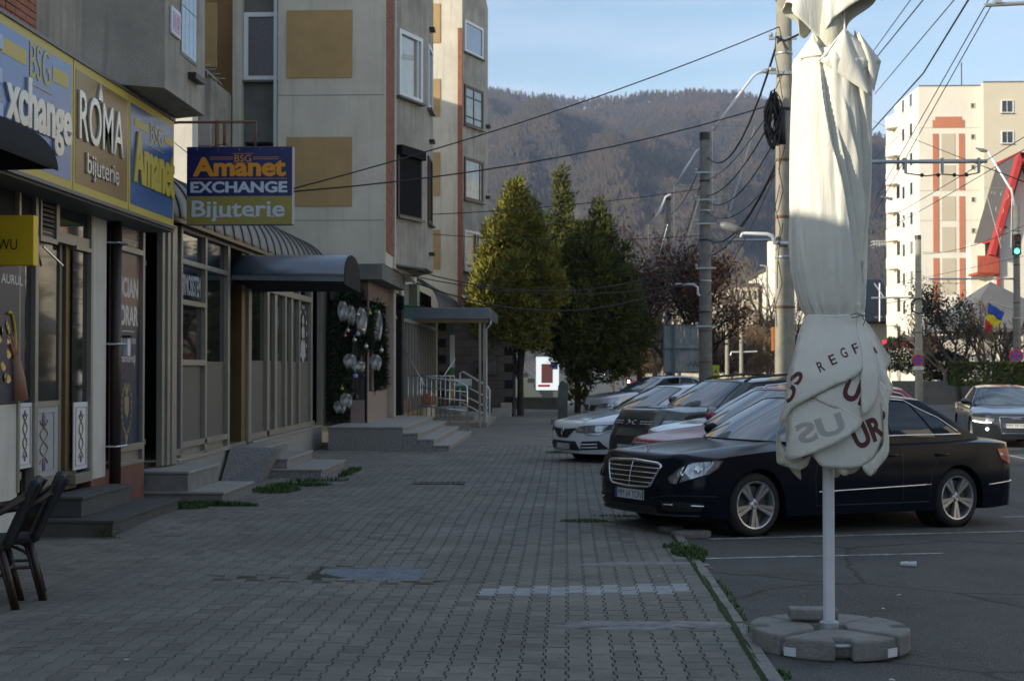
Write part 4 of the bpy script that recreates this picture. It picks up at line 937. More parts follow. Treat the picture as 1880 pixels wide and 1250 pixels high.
# steps
def steps(label, blocks, m=terr_m, cap=slabt_m, loc=(0, 0, 0), name='entrance_steps', lip=.02):
    t = thing(name, label, 'steps', loc)
    for x0, x1, y0, y1, z0, z1 in blocks:
        s = boxp('step', t, m, x0, x1, y0, y1, z0, z1-.032, bevel=.006); 
        nx = max(1, round((x1-x0)/.75)); ny = max(1, round((y1-y0)/.9))
        for i in range(nx):
            for j in range(ny): boxp('tread_slab', s, cap, x0-(lip if i == 0 else 0)+(x1-x0)*i/nx*(1)+(.003 if i else 0), x0+(x1-x0)*(i+1)/nx+(lip if i == nx-1 else -.003), y0+(y1-y0)*j/ny-(lip if j == 0 else -.003), y0+(y1-y0)*(j+1)/ny+(lip if j == ny-1 else -.003), z1-.030, z1, bevel=.004)
    return t
dks = mat('step_dark', (.085, .088, .085), .7, var=.3, vscale=5, bump=.2, bscale=60)
steps('two dark grey entrance steps below the jewellery shop door', [(-5.35, -4.58, 14.16, 16.58, -.06, .17), (-5.34, -4.98, 14.4, 16.05, .17, .38)], m=dks, cap=dks, loc=(-5, 15, 0))
steps('two pale slab steps in front of the office door', [(-5.5, -4.32, 17.68, 19.35, -.06, .15), (-5.48, -4.78, 17.75, 19.3, .15, .40)], m=conc_m, loc=(-4.9, 18.5, 0))
steps('speckled stone steps under the curved grey canopy', [(-5.2, -3.80, 21.85, 24.2, -.06, .14), (-5.2, -4.35, 21.95, 24.1, .14, .30), (-5.2, -4.75, 22.05, 24.0, .30, .46)], loc=(-4.5, 23, 0))
steps('wide speckled stone landing with steps down to the walkway', [(-2.72, -2.40, 29.04, 35.6, -.06, .125), (-3.05, -2.723, 29.03, 35.6, -.06, .25), (-3.36, -3.053, 29.02, 35.6, -.06, .375), (-4.9, -3.363, 29.0, 35.6, -.06, .50)], loc=(-3.6, 32, 0))
steps('low far steps below the flat grey canopy', [(-3.9, -2.3, 41.2, 46, -.06, .14), (-3.9, -2.75, 42.2, 46, .14, .30), (-4, -3.2, 43, 46, .30, .48)], loc=(-3, 44, 0))
boxp('soil_patch', None, soil_m, -5.5, -4.55, 16.6, 17.66, -.02, .012); struct(bpy.context.scene.objects['soil_patch'])
# curved zinc roof strip
ZR = thing('curved_zinc_roof', 'curved zinc sheet roof with ribs above the bronze shopfront', 'roof', (-5.5, 25, 3.7))
zp_ = [(-5.17+0-.85*(1-math.cos(t)), 3.68+.82*math.sin(t)) for t in L_(0, 1.45, 14)]
nsh = 22
for i in range(nsh):
    y0, y1 = 17.5+i*.62, 17.5+(i+1)*.62
    part('zinc_sheet', ZR, zinc_m, lambda b: b.grid([[(x, y0+.004, z) for x, z in zp_], [(x, y1-.004, z) for x, z in zp_]]), smooth=True, solid=.004)
    part('standing_seam', ZR, mat('zinc_dark', (.09, .085, .08), .5, metal=.4), lambda b: b.tube([(x+.01, y1, z+.008) for x, z in zp_], .014, 5), smooth=True)
part('gutter_edge', ZR, alud_m, lambda b: b.beam((-5.16, 17.5, 3.665), (-5.16, 31.1, 3.665), .05, .05))
part('roof_deck', ZR, stuccod_m, lambda b: b.box(-12, -5.95, 17.95, 31.5, 4.2, 4.5))
# canopy 1
C1 = thing('barrel_canopy', 'blue-grey curved sheet canopy with a dark end cap projecting over the stone steps', 'canopy', (-4.4, 23, 3.2))
cp = [(23.0-.85*math.cos(t), 3.12+.42*math.sin(t)**.8) for t in L_(.02, math.pi-.02, 20)]
part('canopy_sheet', C1, bluesheet_m, lambda b: b.grid([[(x, y, z) for y, z in cp] for x in (-5.28, -3.5)]), smooth=True, solid=.01)
part('end_cap', C1, awnb_m, lambda b: b.prism([(y, z-.004) for y, z in cp]+[(23.85, 2.98), (22.15, 3.02)], (-3.5, 0, 0), YU, ZV, PXn, .012))
part('inner_lining', C1, awnb_m, lambda b: b.add([(-5.28, 22.15, 3.10), (-3.5, 22.15, 3.10), (-3.5, 23.85, 3.0), (-5.28, 23.85, 3.0)], [(0, 1, 2, 3)]), solid=.01)
part('canopy_edge', C1, bluesheet_m, lambda b: b.beam((-5.28, 22.15, 3.13), (-3.5, 22.15, 3.10), .03, .07))
# ================= white lit pier and recess behind the near bay
# ---------------- second block
B2 = thing('apartment_block', 'tall cream block with ochre panels, a brick strip and stacked corner bays', 'building', (-6, 33, 0))
Y2 = 31.0
def w2(b):
    b.box(-6.38, -4.02, Y2, 33, 4.0, 12.5); b.box(-7.39, -7.19, Y2, 33, 4.3, 12.5)
    b.box(-9.6, -4.03, 33.0, 38.0, 4.02, 12.6); b.box(-9.6, -5.3, 38.0, 46.0, 4.02, 12.6); b.box(-6.39, -4.4, 33, 46, 3.65, 4.02)
part('wall', B2, stuccol_m, w2)
part('shading_wing', B2, stucco_m, lambda b: (b.box(-15, -8.41, 24, 33, 4.3, 13)))  # unseen wing, placed and sized to throw shade on the front wall
part('recess_wall', B2, stuccoo_m, lambda b: b.box(-8.29, -7.40, 31.7, 33, 4.3, 12.5))
part('recess_side', B2, stuccoo_m, lambda b: b.box(-8.40, -8.28, 30.2, 33, 4.4, 12.5))
for k in range(-1, 2): z = 8.07+2.82*k; boxp('dark_spandrel', B2, stuccod_m, -7.19, -6.38, Y2+.25, 33, z-1.33, z)
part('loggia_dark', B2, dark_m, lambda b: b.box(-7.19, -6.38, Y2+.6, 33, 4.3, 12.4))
for k in range(0, 1): window(B2, (-7.19, Y2+.2, 0), XU, NYn, 0.01, .80, 8.10+2.82*k, 9.62+2.82*k, frame=white_m, pane=lace_m if k == 0 else glass_m, fw=.10, sill=True)
for z0, z1 in ((8.11, 9.61), (5.27, 6.80)): boxp('ochre_panel', B2, stuccoo_m, -6.18, -4.72, Y2-.02, Y2+.01, z0, z1)
brickrow(B2, (-4.02, 0, 0), YU, PXn, 31.05, 32.6, 4.3, 12.5, stuff=True)
part('corner_rib', B2, stuccol_m, lambda b: (b.box(-4.03, -3.98, Y2-.004, 31.04, 4.0, 12.4), b.box(-4.03, -3.96, 32.62, 32.78, 4.0, 12.4)))
ba = [(-4.02, 32.78), (-3.40, 34.4), (-3.40, 36.0), (-4.02, 37.6)]
part('bay', B2, stucco_m, lambda b: b.prism(ba, (0, 0, 4.13), XU, YU, (0, 0, 1), 8.4), normals=True)
def face(a, c): u = Vector((c[0]-a[0], c[1]-a[1], 0)); return (a[0], a[1], 0), u.normalized(), Vector((u.y, -u.x, 0)).normalized(), u.length
o_, u_, n_2, l_ = face(ba[0], ba[1]); 
def shutterwin(par, o, u, n, a0, a1, z0, z1):
    w_ = window(par, o, u, n, a0, a1, z0, z1, frame=brownw_m, pane=shutter_m, fw=.05, sill=True, depth=.06)
    b = MB(); slabbox(b, o, u, n, a0-.01, a1+.01, z1-.2, z1+.02, 0, .16); b.build('shutter_box', shutter_m, w_, normals=True)
    for i in range(26): b = MB(); z = z0+.06+i*(z1-z0-.28)/26; slabbox(b, o, u, n, a0+.05, a1-.05, z, z+(z1-z0-.28)/26-.008, .0, .055); b.build('shutter_slat', shutter_m, w_, normals=True)
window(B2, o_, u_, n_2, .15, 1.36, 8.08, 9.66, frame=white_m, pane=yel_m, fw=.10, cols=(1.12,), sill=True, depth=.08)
window(B2, (-3.40, 34.4, 0), YU, PXn, .08, 1.0, 8.08, 9.66, frame=white_m, pane=blueg_m, fw=.09, sill=True, depth=.05)
shutterwin(B2, o_, u_, n_2, .13, 1.36, 5.26, 6.90)
window(B2, (-3.40, 34.4, 0), YU, PXn, .08, 1.0, 5.26, 6.9, frame=brownw_m, pane=glass_m, fw=.07, cols=(.5,), sill=True)
window(B2, o_, u_, n_2, .15, 1.36, 10.9, 12.3, frame=white_m, pane=glass_m, fw=.08, sill=True)
for z in (4.5, 7.3, 10.1): boxp('vent_flap', B2, black_m, -3.40, -3.27, 34.9, 35.25, z, z+.07)
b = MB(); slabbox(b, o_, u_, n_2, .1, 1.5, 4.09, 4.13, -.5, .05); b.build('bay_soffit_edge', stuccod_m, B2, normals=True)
# lit pier in the gap between the blocks
PR = thing('white_pier', 'sunlit white wall end seen in the gap beside the fascia sign', 'wall', (-6.5, 22, 4.4))
part('pier_wall', PR, whitewall_m, lambda b: b.box(-7.6, -5.88, 22.0, 22.35, 4.4, 6.6))
# balcony with parapet and drying rack
BA = thing('balcony', 'stained grey balcony parapet on the recessed wall above the projecting sign', 'balcony', (-7.9, 29, 6.5))
part('parapet', BA, stucco_m, lambda b: b.box(-8.27, -7.42, 29.2, 29.32, 6.35, 7.75)); part('parapet_side', BA, stucco_m, lambda b: b.box(-7.54, -7.42, 29.325, 31.6, 6.35, 7.75))
part('balcony_floor', BA, stuccod_m, lambda b: b.box(-8.27, -7.42, 29.2, 31.6, 6.2, 6.345)); part('balcony_pipe', BA, rust_m, lambda b: b.tube([(-7.33, 29.4, 6.9), (-7.33, 29.4, 4.3)], .05, 8))
part('ochre_strip', BA, stuccoo_m, lambda b: b.box(-8.25, -7.55, 30.2, 30.25, 8.2, 9.6))
DR = thing('drying_rack', 'white wire clothes drying rack hung outside the balcony parapet', 'rack', (-7.5, 29, 7.6))
def rack(b):
    o = Vector((-7.75, 29.1, 8.15))
    for i in range(6): p = o+Vector((.11*i, -.02*i, -.10*i)); b.tube([p, p+Vector((0, -.5, 0)), p+Vector((0, -.5, -.12))], .010, 5); b.tube([p+Vector((-.12, -.25, 0)), p+Vector((.2, -.25, 0))], .008, 5)
    b.tube([o, o+Vector((.62, -.1, -.58))], .012, 5); b.tube([o+Vector((0, -.5, 0)), o+Vector((.62, -.6, -.58))], .012, 5); b.tube([o+Vector((.62, -.6, -.58)), o+Vector((.62, -.6, -.85))], .010, 5)
part('rack_bars', DR, galv_m, rack, smooth=True)
# ---- decorated shop on the landing
DS = thing('decorated_shopfront', 'corner shopfront with pinkish frames on the stone landing', 'shopfront', (-4.7, 32, .5))
pink_m = mat('panel_pinkish', (.30, .225, .20), .55, var=.15, vscale=3)
XD = -4.38
part('shop_core', DS, dark_m, lambda b: (b.box(-5.15, -4.45, 31.2, 31.25, .5, 3.2), b.box(-7, XD-.3, 31.3, 47, .5, 3.6)))
part('shop_glass_wall', DS, glass_m, lambda b: (b.box(-5.15, XD-.02, 31.10, 31.12, .5, 3.2), b.box(XD-.04, XD-.02, 31.12, 34.6, 1.2, 3.2)))
part('base_panel', DS, pink_m, lambda b: (b.box(XD-.06, XD, 31.1, 34.6, .5, 1.18), b.box(-4.75, XD-.065, 31.05, 31.09, .5, 1.0)))
for y in (31.1, 31.9, 33.2, 34.3): boxp('mullion', DS, pink_m, XD-.05, XD+.015, y, y+.10, 1.18, 3.2)
part('header_band', DS, mat('band_red_brown', (.16, .095, .08), .6, var=.2), lambda b: (b.box(XD-.1, XD+.03, 30.95, 34.7, 3.2, 3.62), b.box(-5.2, XD-.105, 30.95, 31.1, 3.2, 3.62)))
part('pillar', DS, mat('pillar_cream', (.42, .36, .30), .6, var=.1), lambda b: b.box(XD-.02, XD+.16, 34.62, 34.95, .5, 3.9), bevel=.03)
part('eave_slab', DS, stuccod_m, lambda b: b.box(-5.25, -4.02, 30.75, 35.2, 3.64, 3.98))
gar_m = mat('garland_green', (.045, .070, .024), .8, var=.5, vscale=8, objrand=.1)
def garland(label, pts, rad, n, seed):
    t = thing('fir_garland', label, 'garland', tuple(pts[0])); r_ = random.Random(seed); b = MB(); dec = []
    for i in range(n):
        k = r_.random()*(len(pts)-1); i0 = int(k); p = Vector(pts[i0]).lerp(Vector(pts[i0+1]), k-i0)
        d = Vector((r_.gauss(0, 1), r_.gauss(0, 1), r_.gauss(0, 1))).normalized()*rad*r_.random()**.5; p = p+d; q = (d.normalized()*.6+Vector((r_.gauss(0, .6), r_.gauss(0, .6), r_.gauss(-.3, .5)))).normalized()*r_.uniform(.07, .16); s = q.cross(Vector((r_.random(), r_.random(), r_.random()))).normalized()*.012
        b.add([p-s, p+s, p+q], [(0, 1, 2)])
    o = b.build('fir_twigs', gar_m, t); o['kind'] = 'stuff'; return t
g1 = garland('full height fir garland with baubles left of the decorated shop window', [(-5.02, 30.85, .55), (-5.0, 30.85, 1.6), (-4.98, 30.85, 2.6), (-4.85, 30.85, 3.25), (-4.6, 30.85, 3.3)], .22, 9000, 1)
g2 = garland('shorter fir garland hanging right of the silver ribbons at the shop window', [(-4.28, 31.7, 3.1), (-4.27, 31.9, 2.5), (-4.26, 32.1, 1.9), (-4.28, 32.2, 1.35)], .20, 7000, 2)
g3 = garland('leafy fir garland along the top between the two hanging garlands', [(-4.75, 30.85, 3.1), (-4.5, 30.85, 2.6), (-4.4, 31.0, 2.2), (-4.35, 31.2, 3.0)], .17, 3500, 3)
ribbon_m = mat('ribbon_grey', (.60, .59, .54), .6, var=.3, vscale=14)
RB = [((-4.86, 30.6, 3.15), .10, .32), ((-4.68, 30.6, 3.05), .09, .30), ((-4.45, 30.62, 3.0), .11, .42), ((-4.22, 31.5, 3.0), .10, .5), ((-4.2, 32.0, 2.95), .12, .45), ((-4.7, 30.6, 2.0), .13, .22), ((-4.52, 30.6, 1.85), .14, .16), ((-4.25, 31.4, 2.0), .12, .25), ((-4.92, 30.6, .98), .12, .18), ((-4.78, 30.6, 1.15), .12, .22)]
rlab = ['silver ribbon bow at the top left of the garland', 'narrow silver ribbon bow between the baubles', 'large silver ribbon loop at the window corner', 'long silver ribbon beside the right garland', 'pleated silver ribbon nearest the cream pillar', 'big silver bow in the middle of the decorated window', 'flat silver bow tail beside the middle bow', 'silver bow above the shorter garland', 'lowest silver bow at the foot of the garland', 'small silver bow just above the lowest bow']
for (c, w, h), lb in zip(RB, rlab):
    w *= 1.35; h *= 1.35
    b = MB(); r_ = random.Random(int(c[2]*100)); rows = []
    for i in range(14):
        t = i/13; rows.append([Vector(c)+Vector(((w*(.5+.9*math.sin(math.pi*t)))*(j/6-.5)*1.2, -.05*math.sin(j*1.9+t*7)-.03*math.cos(t*9), -h*t+.03*math.sin(j*2.1+t*5))) for j in range(7)])
    b.grid(rows); tag(b.build('ribbon_bow', ribbon_m, smooth=True, solid=.004), lb, 'ribbon', 'silver ribbons on the decorated shop')
BB = [(657, 578, 'silver', 'silver bauble near the top of the garland'), (639, 607, 'silver', 'silver bauble below the star'), (662, 604, 'orange', 'small orange bauble beside the star'), (666, 606, 'silver', 'small silver bauble right of the orange one'), (634, 616, 'orange', 'copper bauble at the left of the garland'), (657, 613, 'blue', 'pale blue bauble in the upper garland'), (651, 624, 'silver', 'tiny silver bauble below the pale blue bauble'), (672, 636, 'silver', 'round silver bauble above the middle bow'), (700, 643, 'silver', 'silver bauble on the right garland'), (653, 690, 'violet', 'glowing violet-blue bauble halfway down the garland'), (628, 713, 'yellow', 'yellow bauble low on the left garland'), (679, 575, 'yellow', 'tiny golden bauble under the top ribbons')]
BC = {'silver': mat('bauble_silver', (.55, .55, .52), .15, metal=.8), 'orange': mat('bauble_orange', (.55, .16, .04), .2), 'blue': mat('bauble_blue', (.30, .38, .60), .2), 'violet': mat('bauble_violet', (.30, .32, .75), .25), 'yellow': mat('bauble_yellow', (.45, .38, .05), .25)}
for px, py, c, lb in BB:
    Yb = 30.55 if px < 690 else 31.4; p = onY(px, py, Yb); b = MB(); b.sphere(p, .05 if c in ('silver', 'violet', 'blue') else .038, 14, 9)
    o = b.build('bauble', BC[c], smooth=True); b = MB(); b.tube([p+Vector((0, 0, .045)), p+Vector((0, 0, .10))], .008, 6); b.build('bauble_cap', BC['silver'], o, local=True); tag(o, lb, 'bauble', 'baubles on the shop garland')
p = onY(644, 586, 30.5); b = MB(); b.prism([(r*math.sin(R(36*i)), r*math.cos(R(36*i))) for i, r in enumerate([.11, .045]*5)], p, XU, ZV, YU, .02); tag(b.build('star', BC['silver']), 'five pointed silver star hanging on the garland', 'star')
# ---- further shopfront below canopy 2
SF = thing('green_tinted_shopfront', 'glass shopfront with a green tinted top strip below the flat grey canopy', 'shopfront', (-4.4, 40, .5))
part('back_wall', SF, glassi_m, lambda b: b.box(-4.42, -4.38, 35.0, 47.4, .5, 3.0)); part('green_strip', SF, mat('green_glass', (.03, .12, .09), .15, var=.5, vscale=5), lambda b: b.box(-4.42, -4.37, 38, 47.4, 3.0, 3.6))
part('red_base', SF, brickp_m, lambda b: b.box(-4.40, -4.36, 35.0, 40, .5, .85))
for i in range(16): boxp('mullion', SF, alu_m, -4.40, -4.33, 35.3+i*.78, 35.38+i*.78, .5, 3.0)
part('frame_rail', SF, alu_m, lambda b: b.box(-4.42, -4.32, 35.0, 47.4, 2.95, 3.04)); part('dark_post', SF, dark_m, lambda b: b.box(-4.40, -4.20, 36.0, 36.5, .5, 3.2))
C2 = thing('flat_canopy', 'flat blue-grey metal canopy on two bronze posts over the far entrance', 'canopy', (-3.6, 41, 0))
yc = 41.0; a, c = onY(731, 565, yc), onY(900, 586, yc)
part('fascia', C2, bluesheet_m, lambda b: b.box(a.x, c.x, yc, yc+.05, c.z, a.z), bevel=.02); part('canopy_roof', C2, bluesheet_m, lambda b: b.box(a.x, c.x-.0, yc+.055, yc+4.6, c.z+.05, a.z-.02)); part('fascia_side', C2, bluesheet_m, lambda b: b.box(c.x-.05, c.x, yc+.052, yc+4.6, c.z, c.z+.045))
part('under_beam', C2, alud_m, lambda b: b.box(a.x, c.x-.08, yc+.02, yc+.12, c.z-.10, c.z-.003))
for px in (881, 888): p = onY(px, 600, yc+.1); part('post', C2, alu_m, lambda b: b.box(p.x-.035, p.x+.035, yc+.07+.2*(px > 885), yc+.14+.2*(px > 885), .0, c.z-.10), bevel=.008)
part('downpipe', C2, galv_m, lambda b: b.tube([(c.x-.02, yc+.4, c.z), (c.x-.02, yc+.4, c.z-.12), (c.x-.14, yc+.4, c.z-.28), (c.x-.14, yc+.4, .1), (c.x-.08, yc+.35, .05)], .035, 8), smooth=True)
# railings
def rail(label, runs, r=.022, group=None, m=steel_m):
    t = thing('handrail', label, 'railing', tuple(runs[0][0]), group)
    for P in runs: part('rail_tube', t, m, lambda b: b.tube(P, r if len(P) > 2 else r*.7, 8), smooth=True)
y1_ = 35.75
rail('stainless handrail at the edge of the stone landing', [[(-3.7, y1_, 1.55), (-3.42, y1_, 1.45), (-2.75, y1_-.2, 1.38), (-2.5, y1_-.2, 1.25), (-2.48, y1_-.2, .05)], [(-3.7, y1_, .5), (-3.7, y1_, 1.55)], [(-3.42, y1_, .4), (-3.42, y1_, 1.45)], [(-2.95, y1_-.1, .3), (-2.95, y1_-.1, 1.4)]]+[[(-3.7, y1_, z), (-2.5, y1_-.2, z-.12)] for z in (.75, 1.0, 1.22)])
rail('row of slim vertical rails behind the stone landing', [[(-4.1, 36.6, 1.5), (-2.9, 36.6, 1.5)], [(-3.65, 36.4, 1.25), (-4.25, 37.0, 2.2)], [(-3.3, 36.4, 1.3), (-2.9, 36.9, 1.95)]]+[[(-4.1+i*.12, 36.6, .4), (-4.1+i*.12, 36.6, 1.5)] for i in range(11)], r=.018)
rail('white double handrail on the far steps below the flat canopy', [[(-3.2, 42.5, .4), (-3.2, 42.5, 1.55), (-3.1, 42.5, 1.6), (-2.35, 42.3, 1.15), (-2.3, 42.3, 1.05), (-2.3, 42.3, .1)]]+[[(-3.2, 42.5, z), (-2.3, 42.3, z-.45)] for z in (.7, .95, 1.25)], r=.028, m=white_m)
PL = thing('flower_box', 'orange clay coloured flower box on the railing', 'planter', tuple(onY(785, 740, 36.4)))
a, c = onY(776, 741, 36.3), onY(796, 722, 36.3); part('box', PL, mat('clay', (.36, .12, .05), .7), lambda b: b.box(a.x, c.x, 36.3, 36.55, a.z, c.z), bevel=.02)
LP_ = thing('green_white_sign', 'white sign with a green foot fixed at the far handrail', 'sign', tuple(onY(848, 712, 41.8)))
a, c = onY(834, 712, 41.8), onY(866, 695, 41.8); part('board', LP_, whitep_m, lambda b: b.box(a.x, c.x, 41.8, 41.83, a.z, c.z)); part('green_strip', LP_, mat('sign_green', (.03, .25, .09), .5), lambda b: b.box(a.x, c.x, 41.79, 41.80, a.z, a.z+.07))
b = MB(); b.prism([(.02, .0), (.06, .05), (.02, .10), (-.02, .05)], (a.x+.06, 41.79, a.z+.1), XU, ZV, (0, -1, 0), .006); b.build('leaf_mark', MATS['sign_green'], LP_)
TO = thing('pharmacy_totem', 'narrow white, blue, green and yellow totem under the flat canopy', 'totem', tuple(onY(831, 745, 44)))
for nm, y0, y1, m in (('white_field', 615, 675, whitep_m), ('blue_field', 600, 615, mat('totem_blue', (.03, .25, .40), .5)), ('green_field', 675, 690, MATS['sign_green']), ('yellow_field', 690, 735, mat('totem_yellow', (.5, .33, .04), .5))):
    a, c = onY(826, y1, 44), onY(834, y0, 44); part(nm, TO, m, lambda b: b.box(a.x, c.x, 44, 44.1, a.z, c.z))
# gable ads and wall lamp above
LG = thing('wall_flood_lamp', 'tilted metal floodlight bracket under the lowest bay', 'lamp', tuple(onY(745, 505, 35)))
part('arm', LG, galv_m, lambda b: (b.tube([onY(728, 500, 35), onY(742, 512, 34.8), onY(738, 520, 34.8)], .02, 6), b.beam(onY(737, 497, 34.8), onY(750, 515, 34.8), .12, .05), b.beam(onY(748, 505, 34.9), onY(762, 522, 34.9), .08, .05)))
CB = thing('small_box_sign', 'small white box sign with coloured print above the flat canopy', 'sign', tuple(onY(748, 560, 37)))
a, c = onY(742, 560, 37), onY(750, 522, 37); part('white_face', CB, whitep_m, lambda b: b.box(a.x, c.x, 37, 37.1, a.z, c.z)); a2, c2 = onY(750.5, 561, 37), onY(766, 521, 37); part('printed_side', CB, mat('print_mixed', (.30, .24, .10), .5, var=.6, vscale=6, col2=(.10, .22, .20)), lambda b: b.box(a2.x, c2.x, 37, 37.6, a2.z, c2.z))
ZR2 = thing('curved_zinc_roof', 'small ribbed zinc roof beside the far flat canopy', 'roof', (-4.5, 42, 3.6))
zp2 = [(-3.75-.95*(1-math.cos(t)), 3.35+1.05*math.sin(t)) for t in L_(0, 1.5, 12)]
part('zinc_sheet', ZR2, zinc_m, lambda b: b.grid([[(x-.0, y, z) for x, z in zp2] for y in (41.5, 52.9)]), smooth=True)
for i in range(16): part('standing_seam', ZR2, MATS['zinc_dark'], lambda b: b.tube([(x+.01, 41.8+i*.7, z+.01) for x, z in zp2], .02, 4), smooth=True)
for z in (4.95, 7.72, 10.5): boxp('joint_line', B2, mat('joint_grey', (.30, .28, .24), .95), -6.38, -4.02, Y2-.006, Y2+.01, z, z+.018)
for z0, z1, a0 in ((4.1, 16, -6.30), ): boxp('downpipe', B2, galv_m, -6.46, -6.39, Y2-.07, Y2-.005, 4.1, 12.4)
# ---------------- third block
B3 = thing('apartment_block', 'farthest cream block on the left with ochre panels and four different bay windows', 'building', (-6, 55, 0))
part('wall', B3, stuccol_m, lambda b: b.box(-16, -3.92, 53.0, 62, 3.4, 16.4)); part('sun_blocker_wing', B3, stuccol_m, lambda b: b.box(-17, -11.8, 47.9, 52.99, 0, 14))  # the wing is an unseen added mass that keeps sun off the block front
part('gap_wall', B3, stuccol_m, lambda b: b.box(-9, -4.6, 46.02, 53.0, 0, 3.8))
for ya, yb_ in ((7, 80), (145, 215), (280, 360), (422, 495)):
    a, c = onY(700, yb_, 52.97), onY(808, ya, 52.97); boxp('ochre_panel', B3, stuccoo_m, a.x, c.x, 52.97, 53.01, a.z, c.z)
b3 = [(-3.92, 53.3), (-3.18, 55.2), (-3.18, 57.2), (-3.92, 58.8)]
part('bay', B3, stucco_m, lambda b: b.prism(b3, (0, 0, 4.3), XU, YU, (0, 0, 1), 12), normals=True); part('brick_strip', B3, brick_m, lambda b: b.box(-4.08, -3.91, 52.95, 53.25, 3.6, 14.5))
o3, u3, n3, l3 = face(b3[0], b3[1])
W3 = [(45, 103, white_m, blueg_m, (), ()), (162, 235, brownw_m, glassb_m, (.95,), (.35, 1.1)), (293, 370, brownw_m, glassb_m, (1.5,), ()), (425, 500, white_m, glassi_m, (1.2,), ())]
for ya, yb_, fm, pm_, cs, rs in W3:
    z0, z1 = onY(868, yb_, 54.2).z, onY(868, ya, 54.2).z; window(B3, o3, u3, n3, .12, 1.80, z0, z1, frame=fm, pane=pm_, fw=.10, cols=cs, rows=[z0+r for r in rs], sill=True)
for z in (5.9, 8.4, 11.2): boxp('vent_flap', B3, black_m, -3.18, -3.0, 55.6, 56.0, z, z+.1)
# ---------------- annex with brown tiles, stairs, light box
tile_m = mat('wall_tile_brown', (.085, .07, .055), .5, var=.15, vscale=4, objrand=.2)
AN = thing('tiled_annex', 'low brown tiled annex wall with a dark window behind the far steps', 'building', (-3, 50.4, 0))
part('core', AN, dark_m, lambda b: b.box(-4.55, -1.90, 50.44, 53, 0, 3.4))
tm = MB().box(0, .585, 0, .03, 0, .282).mesh('tile', tile_m)
for r in range(11):
    for q in range(4):
        o = bpy.data.objects.new('tile', tm); COL.objects.link(o); o.parent = AN; o.location = Vector((-4.55+q*.6-(.3 if r % 2 else 0)+.25, 50.40, .1+r*.295))-Vector(AN.location)
window(AN, (-3.3, 50.38, 0), XU, NYn, 0, .85, 1.45, 2.0, frame=brownw_m, pane=blueg_m if False else glass_m, fw=.05, sill=False)
part('annex_stone_steps', AN, slabt_m, lambda b: (b.box(-2.9, -1.95, 49.0, 50.38, 0, .12), b.box(-2.6, -1.95, 49.4, 50.38, .12, .30), b.box(-2.3, -1.95, 49.6, 50.38, .30, .48)))
ST = thing('outdoor_stairs', 'pale outdoor staircase with white tube rails behind the left conifer trunk', 'stairs', (-1.9, 64, 0))
for i in range(8): boxp('stair_tread', ST, slabt_m, -2.5+i*.26, -2.22+i*.26, 63, 65, 2.0-i*.25-.2, 2.0-i*.25)
rl = lambda dz: [(-2.6, 63, 2.9-dz), (-.55, 63, 1.05-dz)]
for dz in (0, .3, .6): part('rail_tube', ST, white_m, lambda b: b.tube(rl(dz), .03, 6))
for i in range(4): part('rail_post', ST, white_m, lambda b: b.tube([(-2.5+i*.6, 63, 2.0-i*.54), (-2.5+i*.6, 63, 2.85-i*.54)], .03, 6))
LB = thing('lit_advertising_box', 'upright illuminated advertising light box with a red toned poster', 'light box', tuple(onZ(1003, 742, 0)))
yl = 61.5; a, c = onY(984, 716, yl), onY(1026, 655, yl)
lit_m = mat('lightbox_white', (.85, .90, .92), .4, emit=.62)
part('case', LB, galv_m, lambda b: b.box(a.x-.05, c.x+.03, yl+.01, yl+.25, a.z-.05, c.z+.05), bevel=.04); part('lit_face', LB, lit_m, lambda b: b.box(a.x, c.x, yl-.01, yl+.008, a.z, c.z))
p0, p1 = onY(994, 703, yl-.02), onY(1015, 668, yl-.02); part('poster_picture', LB, mat('poster_red', (.50, .16, .12), .5, var=.6, vscale=5, col2=(.20, .22, .22), emit=.12), lambda b: b.box(p0.x, p1.x, yl-.02, yl-.012, p0.z, p1.z))
p0, p1 = onY(988, 710, yl-.02), onY(1010, 706, yl-.02); part('red_scrawl', LB, mat('scrawl_red', (.6, .08, .09), .5, emit=.15), lambda b: b.box(p0.x, p1.x, yl-.02, yl-.012, p0.z, p1.z)); p0, p1 = onY(1013, 678, yl-.02), onY(1024, 664, yl-.02); part('blue_badge', LB, mat('badge_blue', (.06, .14, .42), .5, emit=.1), lambda b: b.box(p0.x, p1.x, yl-.025, yl-.013, p0.z, p1.z))
part('foot', LB, galv_m, lambda b: b.box(a.x+.25, c.x-.25, yl+.05, yl+.2, 0, a.z-.05))
boxp('planter_wall', None, concd_m, -2.4, -.1, 59.5, 60.2, -.05, .48); tag(bpy.data.objects['planter_wall'], 'low dark planter wall with a pale top below the light box', 'wall')
SL = thing('stone_slab', 'upright dark stone slab with a rounded top on a low plinth', 'slab', (-.17, 43.4, 0))
part('upright', SL, concd_m, lambda b: b.prism([(-.15, .12), (.15, .12), (.16, 1.1), (.13, 1.24), (.04, 1.32), (-.06, 1.30), (-.14, 1.15)], (-.12, 43.4, 0), XU, ZV, YU, .18), bevel=.02, normals=True)
part('plinth', SL, conc_m, lambda b: b.box(-.48, .10, 43.2, 43.8, -.03, .14), bevel=.01)
